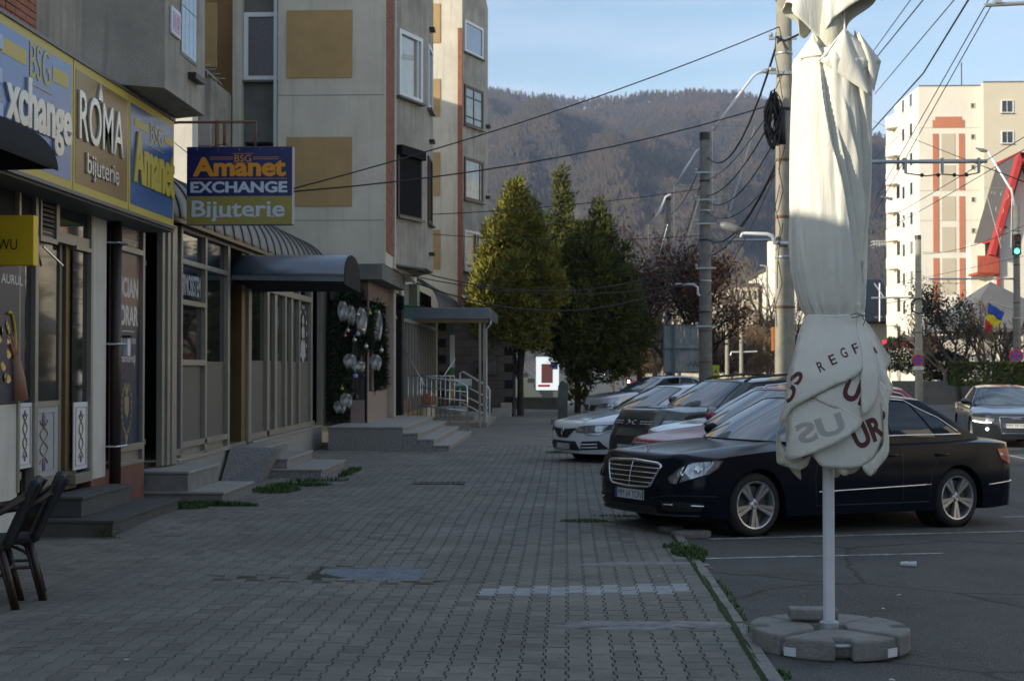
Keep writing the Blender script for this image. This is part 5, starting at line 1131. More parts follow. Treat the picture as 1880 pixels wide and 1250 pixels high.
# rattan chairs at the left edge
rat_m = mat('rattan_dark', (.022, .024, .030), .55, var=.5, vscale=60, bump=.8, bscale=120); bam_m = mat('bamboo_brown', (.055, .032, .022), .45, var=.5, vscale=18)
def chair(label, x, y, rot):
    t = thing('rattan_armchair', label, 'chair', (x, y, gz(x, y)), 'rattan chairs at the left edge', rot); WL[t.name] = (0, 0, 0)
    # local: back towards +x, facing -x
    for s in (1, -1):
        part('leg', t, bam_m, lambda b: (b.tube([(.20, s*.20, .44), (.31, s*.21, 0)], .021, 10), b.tube([(.17, s*.20, .44), (.285, s*.21, .0)], .014, 8)), smooth=True, local=True)
        part('leg', t, bam_m, lambda b: b.tube([(-.25, s*.22, .46), (-.29, s*.24, 0)], .021, 10), smooth=True, local=True)
        part('armrest', t, bam_m, lambda b: b.tube([(.36, s*.245, .80), (.2, s*.27, .70), (-.1, s*.28, .66), (-.24, s*.27, .62), (-.28, s*.25, .50), (-.25, s*.22, .44)], .022, 10), smooth=True, local=True)
        part('brace', t, bam_m, lambda b: (b.tube([(.24, s*.20, .30), (.16, s*.2, .37), (.08, s*.2, .41)], .012, 8), b.tube([(.24, s*.2, .25), (-.27, s*.22, .25)], .013, 8)), smooth=True, local=True)
    part('brace', t, bam_m, lambda b: b.tube([(.25, -.2, .29), (.25, .2, .29)], .012, 8), smooth=True, local=True)
    def seat(b):
        b.box(-.27, .22, -.235, .235, .42, .465)
    part('seat', t, rat_m, seat, local=True, bevel=.018)
    def back(b):
        rows = []
        for i in range(15):
            q = i/14; z = .44+.47*q; x0 = .20+.17*q+.05*q*q; w = .19+.06*q
            rows.append([Vector((x0-.05*math.cos(math.pi*(j/12-.5))*1.0+.05, (j/12-.5)*2*w, z-.02*abs(j/12-.5)*2*q)) for j in range(13)])
        b.grid(rows)
    part('backrest', t, rat_m, back, local=True, smooth=True, solid=.03)
    part('back_roll', t, mat('rattan_light', (.035, .042, .055), .5, var=.6, vscale=80, bump=.6, bscale=150), lambda b: b.tube([(.44+.0-.02*abs(s)*2, s*.52, .905-.03*abs(s)) for s in L_(-.5, .5, 10)], .030, 12), smooth=True, local=True)
    for s in (1, -1): part('back_post', t, rat_m, lambda b: b.tube([(.22+.2*q, s*(.195+.055*q), .44+.46*q) for q in L_(0, 1, 8)], .028, 10), smooth=True, local=True)
    return t
chair('nearer dark rattan armchair at the left edge, seen from behind', -4.24, 10.02, R(17))
chair('farther dark rattan armchair at the left edge, just behind the nearer one', -4.21, 10.42, R(21))
TBL = thing('cafe_table', 'dark cafe table leg and top cut by the left picture edge', 'table', (-4.75, 10.6, 0))
part('table_leg', TBL, bam_m, lambda b: b.tube([(-4.6, 11.15, 0), (-4.6, 11.15, .70)], .025, 8)); part('table_leg', TBL, bam_m, lambda b: b.tube([(-4.95, 10.3, 0), (-4.95, 10.3, .70)], .025, 8)); part('table_top', TBL, black_m, lambda b: b.box(-5.2, -4.55, 10.2, 11.2, .70, .73), bevel=.01)
# ============================================================ CARS
tyre_m = mat('tyre', (.017, .017, .018), .8, var=.3, vscale=30)
rim_m = mat('alloy', (.52, .53, .55), .28, metal=.85)
carglass_m = mat('car_glass', (.048, .070, .088), .03, spec=.9); carglass_m.node_tree.nodes['Principled BSDF'].inputs['IOR'].default_value = 1.9; sideglass_m = mat('side_glass', (.010, .012, .013), .03, spec=.6)  # bluish base of the car glass stands in for reflected sky
lamp_m = mat('headlamp_glass', (.42, .45, .47), .07, metal=.65, var=.5, vscale=22, spec=.9)
lampin_m = mat('headlamp_inner', (.55, .58, .6), .12, metal=.8)
red_m = mat('tail_lamp', (.35, .012, .012), .15, spec=.8)
plate_m = mat('plate_white', (.55, .56, .55), .5)
ink_m = mat('ink_black', (.012, .012, .014), .6)
eu_m = mat('plate_blue', (.015, .06, .25), .5)
mesh_m = mat('grille_mesh', (.012, .012, .013), .45)
def make_car(name, label, cat, spec, pos, head, group=None, pitch=0.0):
    S = dict(L=4.6, W=1.8, wb=2.7, fo=.85, wr=.325, sill=.21, cf=.46, cr=.30, nose=.25,
        top=[(0, .66), (.12, .76), (.6, .86), (1.3, .95), (3.6, 1.0), (4.4, 1.0), (4.6, .92)],
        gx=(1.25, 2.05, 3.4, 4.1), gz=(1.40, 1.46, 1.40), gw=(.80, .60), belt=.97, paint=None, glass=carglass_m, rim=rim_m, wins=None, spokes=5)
    S.update(spec); L, Wd, wb, fo = S['L'], S['W']/2, S['wb'], S['fo']; x_f = fo+wb/2    # front bumper at +x_f
    top, sill, wr = S['top'], S['sill'], S['wr']; Ra = wr+.045
    T = bpy.data.objects.new(name, None); COL.objects.link(T); T.location = pos; T.rotation_euler = (0, pitch, head); tag(T, label, cat, group); WL[T.name] = (0, 0, 0)
    wx = [wb/2, -wb/2]; pm = S['paint']
    def lean(z): return .10*max(0, (z-.52)/.35)**1.6+.05*max(0, (.36-z)/.16)**1.5
    def side(z):
        u = (z-.55)/.45; return 1-.035*max(0, -u)**2*1.2-.050*max(0, u)**2
    def YS(x, z):
        d = x_f-x; e = min(1, max(0, (L-d)/.9)); f = min(1, max(0, d/1.1)); return Wd*side(z)*(.955+.045*math.sin(e*math.pi/2))*(.965+.035*math.sin(f*math.pi/2))
    def XF(t, z): a = abs(t); return x_f-lean(z)-S['cf']*(.22*a*a+.78*a**6)
    def XR(t, z): a = abs(t); return x_f-L+.06*max(0, (z-.6)/.4)**2+S['cr']*(.25*a*a+.75*a**6)
    def ztop(x, t): return sinterp(top, x_f-x)-.055*abs(t)**5-.012*t*t+.014*math.exp(-((abs(t)-.68)/.12)**2)*(1 if x > 0 else 0)
    def zbot(x):
        for w in wx:
            if abs(x-w) < Ra: return wr+math.sqrt(max(0, Ra*Ra-(x-w)**2))
        d = x_f-x; return sill+.03*max(0, 1-d/.5)+.06*max(0, 1-(L-d)/.6)
    # stations measured on the side (t=1)
    xs = set()
    for w in wx:
        for i in range(17): xs.add(round(w+Ra*math.cos(math.pi*i/16)*.9999, 4))
        xs.add(round(w+Ra+.003, 4)); xs.add(round(w-Ra-.003, 4))
    x1, x2 = XF(1, .6), XR(1, .6)
    for i in range(41): 
        x = x1+(x2-x1)*i/40
        if all(abs(x-w) > Ra+.02 for w in wx): xs.add(round(x, 4))
    xs = [x1]+sorted([x for x in xs if x2+.012 < x < x1-.012], reverse=True)+[x2]
    ts = [math.sin(math.pi/2*(-1+2*i/22)) for i in range(23)]; nz = 13; hs = [i/nz for i in range(nz+1)]
    def edge_z(XX, t, z0):
        z = z0
        for _ in range(12): z = .5*z+.5*ztop(XX(t, z), t)
        return z
    EZF = {round(t, 5): edge_z(XF, t, top[0][1]) for t in ts+[1, -1]}; EZR = {round(t, 5): edge_z(XR, t, top[-1][1]) for t in ts+[1, -1]}
    def top_pt(x, t):
        s = (x1-x)/(x1-x2); a, c = EZF[round(t, 5)], EZR[round(t, 5)]; X = XF(t, a)*(1-s)+XR(t, c)*s
        z = a if s < 1e-6 else (c if s > 1-1e-6 else ztop(X, t)); return Vector((X, t*YS(X, z), z))
    def side_pt(x, h, sg):
        tp = top_pt(x, 1)
        if h >= .999: return Vector((tp.x, sg*tp.y, tp.z))
        zt = tp.z; zb = zbot(x); z = zb+(zt-zb)*h
        s = (x1-x)/(x1-x2); X = XF(1, z)*(1-s)+XR(1, z)*s
        return Vector((X, sg*YS(X, z), z))
    b = MB()
    for sg in (1, -1):
        rows = []
        for x in xs:
            p0 = side_pt(x, 0, sg); row = [Vector((p0.x, p0.y-sg*.09, p0.z+.0)), p0+Vector((0, -sg*.008, 0))]+[side_pt(x, h, sg) for h in hs[0:]]
            rows.append(row if sg > 0 else row[::-1])
        b.grid(rows[::-1])
    rows = [[top_pt(x, t) for t in ts] for x in xs]
    b.grid(rows)
    for XX, xe, fl in ((XF, x1, 1), (XR, x2, -1)):
        rows = []
        for h in hs:
            row = []
            for t in ts:
                zt = (EZF if fl > 0 else EZR)[round(t, 5)]
                zb = zbot(xe); z = zb+(zt-zb)*h
                row.append(Vector((XX(t, z), t*YS(XX(t, z), z), z)))
            rows.append(row)
        b.grid(rows if fl > 0 else rows[::-1])
        # lower lip returning underneath
        r0 = rows[0]; b.grid([[p+Vector((-.12*fl, 0, -.01)) for p in r0], r0] if fl > 0 else [r0, [p+Vector((.12, 0, -.01)) for p in r0]])
    # weld
    me = b.mesh('body', pm, True); bm = bmesh.new(); bm.from_mesh(me); bmesh.ops.remove_doubles(bm, verts=bm.verts, dist=.006)
    bmesh.ops.recalc_face_normals(bm, faces=bm.faces); bm.to_mesh(me); bm.free()
    try: me.set_sharp_from_angle(angle=R(60))
    except Exception: pass
    o = bpy.data.objects.new('body', me); COL.objects.link(o); o.parent = T; body = o
    # front surface evaluator in (t,z), t may run past +-1 on to the side (metres)
    def FS(t, z):
        if abs(t) <= 1: X = XF(t, z); return Vector((X, t*YS(X, z), z))
        sg = 1 if t > 0 else -1; X = XF(1, z)-(abs(t)-1); return Vector((X, sg*YS(X, z), z))
    def RS(t, z):
        if abs(t) <= 1: X = XR(t, z); return Vector((X, t*YS(X, z), z))
        sg = 1 if t > 0 else -1; X = XR(1, z)+(abs(t)-1); return Vector((X, sg*YS(X, z), z))
    def SS(x, z, sg=1): return Vector((x, sg*YS(x, z), z))
    def nrm(f, a, c, outw):
        e = .004; n = (f(a+e, c)-f(a-e, c)).cross(f(a, c+e)-f(a, c-e))
        n = n.normalized() if n.length > 0 else Vector(outw); return n if n.dot(Vector(outw)) > 0 else -n
    def band(nm, f, lo, hi, m, off=.004, mm=5, outw=(1, 0, 0), parent=None, smooth=True, k=1):
        rows = []
        def dense(P): 
            return [P[i] if q == 0 else (P[i][0]+(P[i+1][0]-P[i][0])*q/k, P[i][1]+(P[i+1][1]-P[i][1])*q/k) for i in range(len(P)-1) for q in range(k)]+[P[-1]]
        lo, hi = dense(lo), dense(hi)
        for j in range(mm+1):
            v = j/mm; row = []
            for a, c in zip(lo, hi):
                p = (a[0]+(c[0]-a[0])*v, a[1]+(c[1]-a[1])*v); ow = outw if not callable(outw) else outw(*p); row.append(f(*p)+nrm(f, p[0], p[1], ow)*off)
            rows.append(row)
        return MB().grid(rows).build(nm, m, parent or T, smooth=smooth, local=True)
    def path(nm, f, P, r, m, off=.004, outw=(1, 0, 0), parent=None, closed=False, k=6, n=6):
        Q = []
        PP = P+[P[0]] if closed else P
        for a, c in zip(PP, PP[1:]):
            for q in range(k): p = (a[0]+(c[0]-a[0])*q/k, a[1]+(c[1]-a[1])*q/k); Q.append(p)
        Q.append(PP[-1]); return MB().tube([f(*p)+nrm(f, p[0], p[1], outw)*off for p in Q], r, n).build(nm, m, parent or T, smooth=True, local=True)
    # greenhouse
    g0, g1, g2, g3 = [x_f-q for q in S['gx']]; zf, zp, zr = S['gz']; wb_, wr_ = S['gw']; zbase = S['belt']-.06
    def GZ(x, t):
        xx = [(g0, zf), (g1, zf), ((g1+g2)/2+.15, zp), (g2, zr), (g3, zr)]; X = max(g2, min(g1, x))
        return sinterp([(-g1, zf), (-(g1+g2)/2-.0, zp), (-g2, zr)], -X)-.045*abs(t)**4
    def GXF(t, h): return g0+(g1-g0)*h**1.06+.035*math.sin(math.pi*h)-.16*t*t*(1-.35*h)
    def GXR(t, h): return g3+(g2-g3)*h**1.1-.02*math.sin(math.pi*h)+.12*t*t
    def GY(x, h):
        e = (g0-x)/(g0-g3); return (wb_+(wr_-wb_)*h**1.25)*(1-.10*max(0, (e-.62)/.38)**2-.05*max(0, (.22-e)/.22)**2)
    def GP(s, t, h):
        X = GXF(t, h)*(1-s)+GXR(t, h)*s; zt = GZ(X, t) if h > .999 else (zbase+(GZ(X, t)-zbase)*h); return Vector((X, t*GY(X, h), zt))
    N = 26; b = MB(); hh = [math.sin(math.pi/2*i/12) for i in range(13)]; tt = [math.sin(math.pi/2*(-1+2*i/16)) for i in range(17)]
    for sg in (1, -1): 
        rows = [[GP(i/N, sg, h) for h in hh] for i in range(N+1)]; b.grid(rows if sg < 0 else rows[::-1])
    b.grid([[GP(i/N, t, 1) for t in tt] for i in range(N+1)])
    b.grid([[GP(0, t, h) for t in tt] for h in hh]); b.grid([[GP(1, t, h) for t in tt] for h in hh][::-1])
    me = b.mesh('roof', S.get('roofpaint') or pm, True); bm = bmesh.new(); bm.from_mesh(me); bmesh.ops.remove_doubles(bm, verts=bm.verts, dist=.004)
    bmesh.ops.recalc_face_normals(bm, faces=bm.faces); bm.to_mesh(me); bm.free()
    try: me.set_sharp_from_angle(angle=R(55))
    except Exception: pass
    o = bpy.data.objects.new('cabin', me); COL.objects.link(o); o.parent = T
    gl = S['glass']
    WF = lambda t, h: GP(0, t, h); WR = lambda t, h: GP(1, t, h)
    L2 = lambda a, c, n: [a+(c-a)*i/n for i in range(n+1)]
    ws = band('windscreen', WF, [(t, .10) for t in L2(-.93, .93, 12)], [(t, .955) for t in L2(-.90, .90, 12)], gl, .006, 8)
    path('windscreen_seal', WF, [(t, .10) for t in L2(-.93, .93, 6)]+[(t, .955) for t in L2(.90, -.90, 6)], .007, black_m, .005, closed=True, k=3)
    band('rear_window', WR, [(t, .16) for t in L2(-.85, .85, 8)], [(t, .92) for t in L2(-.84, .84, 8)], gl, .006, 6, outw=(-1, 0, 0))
    wins = S['wins'] or [((.085, .16), (.10, .93), (.50, .16), (.50, .93)), ((.52, .16), (.52, .93), (.80, .16), (.80, .93)), ((.82, .2), (.82, .93), (.93, .25), (.90, .85))]
    for sg in (1, -1):
        G = lambda s, h, sg=sg: GP(s, sg, h)
        for wq in wins:
            a, c, d, e = wq; n = 8
            lo = [(a[0]+(d[0]-a[0])*i/n, a[1]+(d[1]-a[1])*i/n) for i in range(n+1)]; hi = [(c[0]+(e[0]-c[0])*i/n, c[1]+(e[1]-c[1])*i/n) for i in range(n+1)]
            band('side_window', G, lo, hi, S.get('sideglass', sideglass_m), .006, 6, outw=(0, sg, 0))
        a, c, d, e = wins[0][0], wins[0][1], wins[-1][2], wins[-1][3]
        tr = S.get('trim', black_m)
        mid = [(wins[0][1][0]+(wins[-1][3][0]-wins[0][1][0])*i/6, wins[0][1][1]+(wins[-1][3][1]-wins[0][1][1])*i/6) for i in range(7)]
        path('window_trim', G, [(a[0]-.012, a[1]-.03), (c[0]-.012, c[1]+.03)]+[(p[0], min(.965, wins[1][1][1]+.03)) for p in mid[1:-1]]+[(e[0]+.012, e[1]+.03), (d[0]+.015, d[1]-.03)], .009, tr, .006, outw=(0, sg, 0), closed=True)
        # mirror
        mp_ = GP(.06, sg, .18); b = MB(); b.sphere((0, 0, 0), .1, 14, 9, sc=(.85, 1.05, .72)); M_ = Matrix.Translation(mp_+Vector((-.02, sg*.13, .05))); b.xf(M_)
        b.beam(mp_+Vector((-.03, 0, .0)), mp_+Vector((-.02, sg*.12, .02)), .05, .04); b.build('door_mirror', pm, T, smooth=True, local=True)
        # seams, handles
        SD = lambda x, z, sg=sg: SS(x, z, sg)
        def seam(P, r=.0045, m=black_m, nm='door_seam', off=-.001): path(nm, SD, P, r, m, off, outw=(0, sg, 0), k=4, n=5)
        zb_ = sill+.10; za = S['belt']-.05
        xa = GP(.1, 1, 0).x; xb = GP(.51, 1, 0).x; xc = wx[1]+Ra+.03
        seam([(xa-.02, za), (xa+.05, .6), (xa+.03, zb_)]); seam([(xb, za), (xb-.01, zb_)])
        seam([(xc-.22, za), (xc-.10, .80), (xc+.03, .62), (xc+.06, zb_)]); seam([(xa+.03, zb_), (xc+.06, zb_)])
        if S.get('strip'): path('side_moulding', SD, [(xa, S['strip']-.015), (xc+.05, S['strip']+.03)], .009, S.get('stripm', tr), .004, outw=(0, sg, 0), k=12)
        for xh in (xb+.17, xc-.12):
            hz = za-.10; b = MB(); b.tube([SD(xh+.09, hz)+Vector((0, sg*.004, 0)), SD(xh+.06, hz)+Vector((0, sg*.03, 0)), SD(xh-.08, hz+.004)+Vector((0, sg*.03, 0)), SD(xh-.10, hz+.004)+Vector((0, sg*.004, 0))], .013, 8)
            b.build('door_handle', pm, T, smooth=True, local=True)
        if S.get('arch'): 
            for w in wx:
                P = [SS(w+(Ra+.01)*math.cos(t), max(sill, wr+(Ra+.01)*math.sin(t)), sg)+Vector((0, sg*.006, 0)) for t in [math.pi*i/20 for i in range(21)]]
                MB().tube(P, .03, 6).build('arch_trim', S['arch'], T, smooth=True, local=True)
            rows = [[SS(x, z, sg)+Vector((0, sg*.008, 0)) for x in L2(wx[0]-Ra-.02, wx[1]+Ra+.02, 12)] for z in L2(sill, sill+.14, 2)]
            MB().grid(rows if sg < 0 else rows[::-1]).build('sill_trim', S['arch'], T, smooth=True, local=True)
    # underbody, wheel wells
    b = MB(); b.box(x_f-.35, x_f-L+.3, -(Wd-.3), Wd-.3, .17, .5)
    for w in wx:
        for sg in (1, -1): 
            M_ = Matrix.Translation((w, sg*(Wd-.10), wr)) @ Matrix.Rotation(R(90)*sg, 4, 'X')
            b.lathe([(Ra+.002, 0), (Ra+.002, .26), (.01, .26)], 24, M_)
    b.build('underbody', dark_m, T, local=True)
    # wheels
    rim = S['rim']
    for w in wx:
        for sg in (1, -1):
            wh = bpy.data.objects.new('wheel', None); COL.objects.link(wh); wh.parent = T; WL[wh.name] = (0, 0, 0)
            M_ = Matrix.Translation((w, sg*(Wd-.035), wr)) @ Matrix.Rotation(-R(90)*sg, 4, 'X')   # local +z = outward
            rr = wr*.745; b = MB()
            b.lathe([(rr, -.20), (wr-.02, -.205), (wr, -.18), (wr, -.035), (wr-.012, -.012), (wr-.04, .002), (rr+.02, .004), (rr, -.004), (rr-.006, -.02)], 40, M_); b.build('tyre', tyre_m, wh, smooth=True, local=True)
            b = MB(); b.lathe([(rr+.004, -.004), (rr, .002), (rr-.014, -.002), (rr-.024, -.03), (rr-.03, -.16)], 40, M_)
            b.lathe([(.0001, -.012), (.03, -.010), (.036, -.018), (.06, -.03), (.065, -.06)], 24, M_)
            ns = S['spokes']
            for k in range(ns):
                a0 = 2*math.pi*k/ns+.3*0+math.pi/2
                if S.get('dbl', True):
                    for s2 in (-1, 1):
                        da, db_ = s2*.20, s2*.135; r0, r1 = .045, rr-.006
                        def P_(r, a, z): return M_ @ Vector((r*math.cos(a), r*math.sin(a), z))
                        wi, wo = .16, .105
                        A = [P_(r0, a0+da*.9-wi*1.3, -.022), P_(r0, a0+da*.9+wi*1.3, -.022), P_(r1, a0+db_+wo, -.006), P_(r1, a0+db_-wo, -.006)]
                        Bk = [P_(r0, a0+da*.9-wi*1.3, -.06), P_(r0, a0+da*.9+wi*1.3, -.06), P_(r1, a0+db_+wo, -.05), P_(r1, a0+db_-wo, -.05)]
                        b.add(A+Bk, [(0, 1, 2, 3), (7, 6, 5, 4), (0, 4, 5, 1), (1, 5, 6, 2), (2, 6, 7, 3), (3, 7, 4, 0)])
                else:
                    def P_(r, a, z): return M_ @ Vector((r*math.cos(a), r*math.sin(a), z))
                    A = [P_(.05, a0-.6, -.02), P_(.05, a0+.6, -.02), P_(rr-.006, a0+.17, -.006), P_(rr-.006, a0-.17, -.006)]; Bk = [p-(M_.to_3x3() @ Vector((0, 0, .04))) for p in A]
                    b.add(A+Bk, [(0, 1, 2, 3), (7, 6, 5, 4), (0, 4, 5, 1), (1, 5, 6, 2), (2, 6, 7, 3), (3, 7, 4, 0)])
            o = b.build('rim', rim, wh, local=True, normals=True); shade_auto(o, 40)
            b = MB(); b.lathe([(.0001, -.075), (rr-.05, -.075), (rr-.05, -.10), (.0001, -.10)], 24, M_); b.build('brake_disc', mat('brake', (.10, .09, .085), .5, metal=.6), wh, local=True)
    A = dict(T=T, band=band, path=path, FS=FS, RS=RS, SS=SS, GP=GP, body=body, pm=pm, Wd=Wd, x_f=x_f, L2=L2, wx=wx, Ra=Ra, XF=XF, S=S, nrm=nrm, G3=(g0, g1, g2, g3), GY=GY)
    return A
def plate(A, s, z, h=.11, w=.52, surf='FS', t=0, fwd=.012, y=0):
    T = A['T']; x = (A['FS'](0, z).x if surf == 'FS' else A['RS'](0, z).x); sg = 1 if surf == 'FS' else -1
    x += sg*fwd; u = Vector((0, 1*sg, 0)); v = Vector((0, 0, 1))
    b = MB(); b.box(x-.012, x+.006, y-w/2, y+w/2, z-h/2, z+h/2); p = b.build('number_plate', plate_m, T, local=True, bevel=.003)
    MB().box(x-.010, x+.0075, y-w/2+.003 if sg > 0 else y+w/2-.045, y-w/2+.045 if sg > 0 else y+w/2-.003, z-h/2+.004, z+h/2-.004).build('blue_band', eu_m, p, local=True)
    b = MB(); f = [(-w/2, -h/2, w, .006), (-w/2, h/2-.006, w, .006), (-w/2, -h/2, .006, h), (w/2-.006, -h/2, .006, h)]
    for fy, fz, fw, fh in f: b.box(x, x+.0085, y+fy, y+fy+fw, z+fz, z+fz+fh)
    b.build('plate_frame', black_m, p, local=True)
    b = MB(); letter(b, s, (x+sg*.0075, y-sg*(w/2-.060), z-h/2+.02), u, v, w-.085, h-.038, 0); b.build('lettering', ink_m, p, local=True)
def paint(name, col, rough=.18, metal=.35, coat=1.0):
    return mat(name, col, rough, metal, coat=coat, var=.06, vscale=1.5)
def seam_hood(A, t=.80, z0=.72, n=8):
    T = A['T']
HEAD = math.atan2(-.459, -.888)    # nose towards the walkway
def headlamp(A, lo, hi, sg, parent=None, lens=((1.0, .68, .055),), m=lamp_m, rimm=chrome_m):
    fs = A['FS']; ow = (1, 0, 0); lo = [(sg*a, c) for a, c in lo]; hi = [(sg*a, c) for a, c in hi]
    hl = A['band']('headlight', fs, lo, hi, m, .007, 5, outw=(.8, .6*sg, 0), k=3)
    A['path']('lamp_seal', fs, lo+hi[::-1], .006, black_m, .005, outw=(.8, .6*sg, 0), closed=True, parent=hl)
    for t, z, r in lens:
        p = fs(sg*t, z); n = A['nrm'](fs, sg*t, z, (.8, .6*sg, 0)); M_ = Matrix.Translation(p+n*.012) @ n.to_track_quat('Z', 'Y').to_matrix().to_4x4()
        b = MB(); b.lathe([(r, -.004), (r*.92, .004), (r*.8, .0)], 20, M_); b.lathe([(r*.78, .001), (r*.5, .006), (.001, .008)], 20, M_)
        b.build('lamp_lens', lampin_m, hl, smooth=True, local=True)
    return hl
# ---------- black saloon
bp = paint('paint_black', (.006, .008, .014), .16, .0, 0); bp.node_tree.nodes['Principled BSDF'].inputs['IOR'].default_value = 1.24
A = make_car('black_saloon', 'glossy black saloon parked nearest the parasol with its nose over the pavement', 'car', dict(L=4.96, W=1.854, wb=2.874, fo=.95, wr=.328, sill=.20, paint=bp, cf=.31, cr=.34,
    top=[(0, .765), (.10, .82), (.35, .862), (.8, .912), (1.3, .952), (1.8, .967), (3.6, 1.00), (4.2, 1.015), (4.7, .985), (4.87, .93)],
    gx=(1.31, 2.15, 3.65, 4.51), gz=(1.43, 1.485, 1.445), gw=(.835, .60), belt=.965, trim=chrome_m, strip=.46, spokes=5,
    wins=[((.10, .20), (.125, .90), (.475, .20), (.475, .93)), ((.495, .20), (.495, .93), (.735, .20), (.765, .90)), ((.755, .22), (.785, .88), (.90, .30), (.885, .62))]),
    (2.70, 16.15, -.055), HEAD, pitch=0)
A['T'].rotation_euler = (0, -.018, HEAD+R(4))
fs, band, path, T, L2 = A['FS'], A['band'], A['path'], A['T'], A['L2']
# grille: recess, chrome surround, four slats, centre bar
glo = [(-.42, .52), (-.36, .495), (0, .482), (.36, .495), (.42, .52)]; ghi = [(-.54, .712), (-.47, .735), (0, .752), (.47, .735), (.54, .712)]
g = band('grille', fs, glo, ghi, mesh_m, .004, 6, k=4)
path('grille_surround', fs, glo+ghi[::-1], .014, chrome_m, .012, closed=True, parent=g)
path('grille_surround', fs, ghi, .020, chrome_m, .014, parent=g)
for z in (.535, .585, .635, .685):
    w = .43+.10*(z-.52)/.20; path('slat', fs, [(-w, z), (w, z)], .0075, chrome_m, .012, parent=g, k=14)
path('centre_bar', fs, [(0, .49), (0, .75)], .006, chrome_m, .016, parent=g)
for sg in (1, -1):
    headlamp(A, [(.70, .55), (.77, .545), (.90, .60), (1.0, .65), (1.10, .715)], [(.66, .60), (.77, .70), (.88, .765), (1.03, .792), (1.13, .785)], sg, lens=((.93, .695, .050), (.80, .645, .036)))
    path('lamp_divider', fs, [(sg*.785, .55), (sg*.84, .75)], .010, bp, .010, outw=(1, sg*.5, 0))
    o = band('lower_vent', fs, [(sg*.60, .27), (sg*.80, .27), (sg*.97, .285)], [(sg*.56, .36), (sg*.80, .37), (sg*.98, .36)], mesh_m, .004, 3, outw=(1, sg*.5, 0), k=4)
    path('vent_strip', fs, [(sg*.62, .335), (sg*.74, .338)], .010, chrome_m, .012, outw=(1, sg*.5, 0), parent=o); path('vent_strip', fs, [(sg*.90, .338), (sg*.985, .335)], .010, chrome_m, .012, outw=(1, sg*.5, 0), parent=o)
    path('bumper_crease', fs, [(sg*.40, .385), (sg*.62, .42), (sg*.9, .435), (sg*1.12, .43)], .004, black_m, .002, outw=(1, sg*.5, 0))
    path('bonnet_seam', A['GP'], [(0, 0)]*2, .001, black_m) if False else None
    rs = A['RS']; rlo = [(sg*.62, .70), (sg*.85, .68), (sg*1.0, .70), (sg*1.12, .76)]; rhi = [(sg*.60, .84), (sg*.85, .86), (sg*1.0, .88), (sg*1.16, .87)]
    tl = band('tail_light', rs, rlo, rhi, red_m, .008, 4, outw=(-.8, .6*sg, 0), k=4)
    band('lamp_insert', rs, [(sg*.9, .775), (sg*1.13, .80)], [(sg*.9, .80), (sg*1.14, .825)], lamp_m, .011, 2, outw=(-.8, .6*sg, 0), k=5, parent=tl)
    SD = lambda x, z, sg=sg: A['SS'](x, z, sg)
    path('bumper_strip', rs, [(sg*.7, .50), (sg*1.0, .50), (sg*1.34, .47)], .008, chrome_m, .006, outw=(-.6, .8*sg, 0), k=8)
    path('fuel_seam', SD, [(-1.62, .60), (-1.75, .93)], .002, black_m, 0, outw=(0, sg, 0)) 
    for k_, P in enumerate(([(1.47, .79), (.9, .86), (.3, .93)],)):
        pass
    # bonnet shut line runs along the top of the wing
    b = MB(); b.tube([Vector((x, sg*A['SS'](x, z).y*.90, z)) for x, z in ((2.02, .772), (1.7, .815), (1.3, .868), (.9, .915), (.62, .938))], .004, 5); b.build('bonnet_seam', black_m, T, local=True)
band('lower_intake', fs, [(-.50, .235), (.50, .235)], [(-.46, .30), (.46, .30)], mesh_m, .004, 2, k=12)
path('front_lip', fs, [(-.95, .232), (-.5, .222), (.5, .222), (.95, .232)], .012, black_m, .004, k=10)
plate(A, 'MM 64 YON', .405, .112, .52, fwd=.016)
b = MB(); M_ = Matrix.Translation((A['x_f']-.21, 0, .885)) @ Matrix.Rotation(R(90), 4, 'Y')
b.lathe([(.036, -.003), (.040, 0), (.036, .003), (.034, 0), (.036, -.003)], 24, M_)
for a in (90, 210, 330): b.beam((A['x_f']-.21, 0, .885), (A['x_f']-.21, .036*math.cos(R(a)), .885+.036*math.sin(R(a))), .005, .004)
b.beam((A['x_f']-.21, 0, .83), (A['x_f']-.21, 0, .85), .012, .012); b.build('bonnet_emblem', chrome_m, T, local=True)
# ---------- helper styles for the other parked cars
def simple_front(A, gl, gh, glm=mesh_m, lamps=True, lamp=None, lower=True, lens=()):
    fs, band, path = A['FS'], A['band'], A['path']
    g = band('grille', fs, gl, gh, glm, .005, 4, k=5)
    if lamps:
        for sg in (1, -1): headlamp(A, lamp[0], lamp[1], sg, lens=lens)
    if lower: band('lower_intake', fs, [(-.55, .26), (.55, .26)], [(-.5, .36), (.5, .36)], mesh_m, .005, 2, k=10)
    return g
def tails(A, z0=.72, z1=.95):
    for sg in (1, -1): A['band']('tail_light', A['RS'], [(sg*.7, z0), (sg*1.0, z0), (sg*1.15, z0+.03)], [(sg*.72, z1), (sg*1.0, z1), (sg*1.12, z1)], red_m, .008, 3, outw=(-.8, .6*sg, 0), k=4)
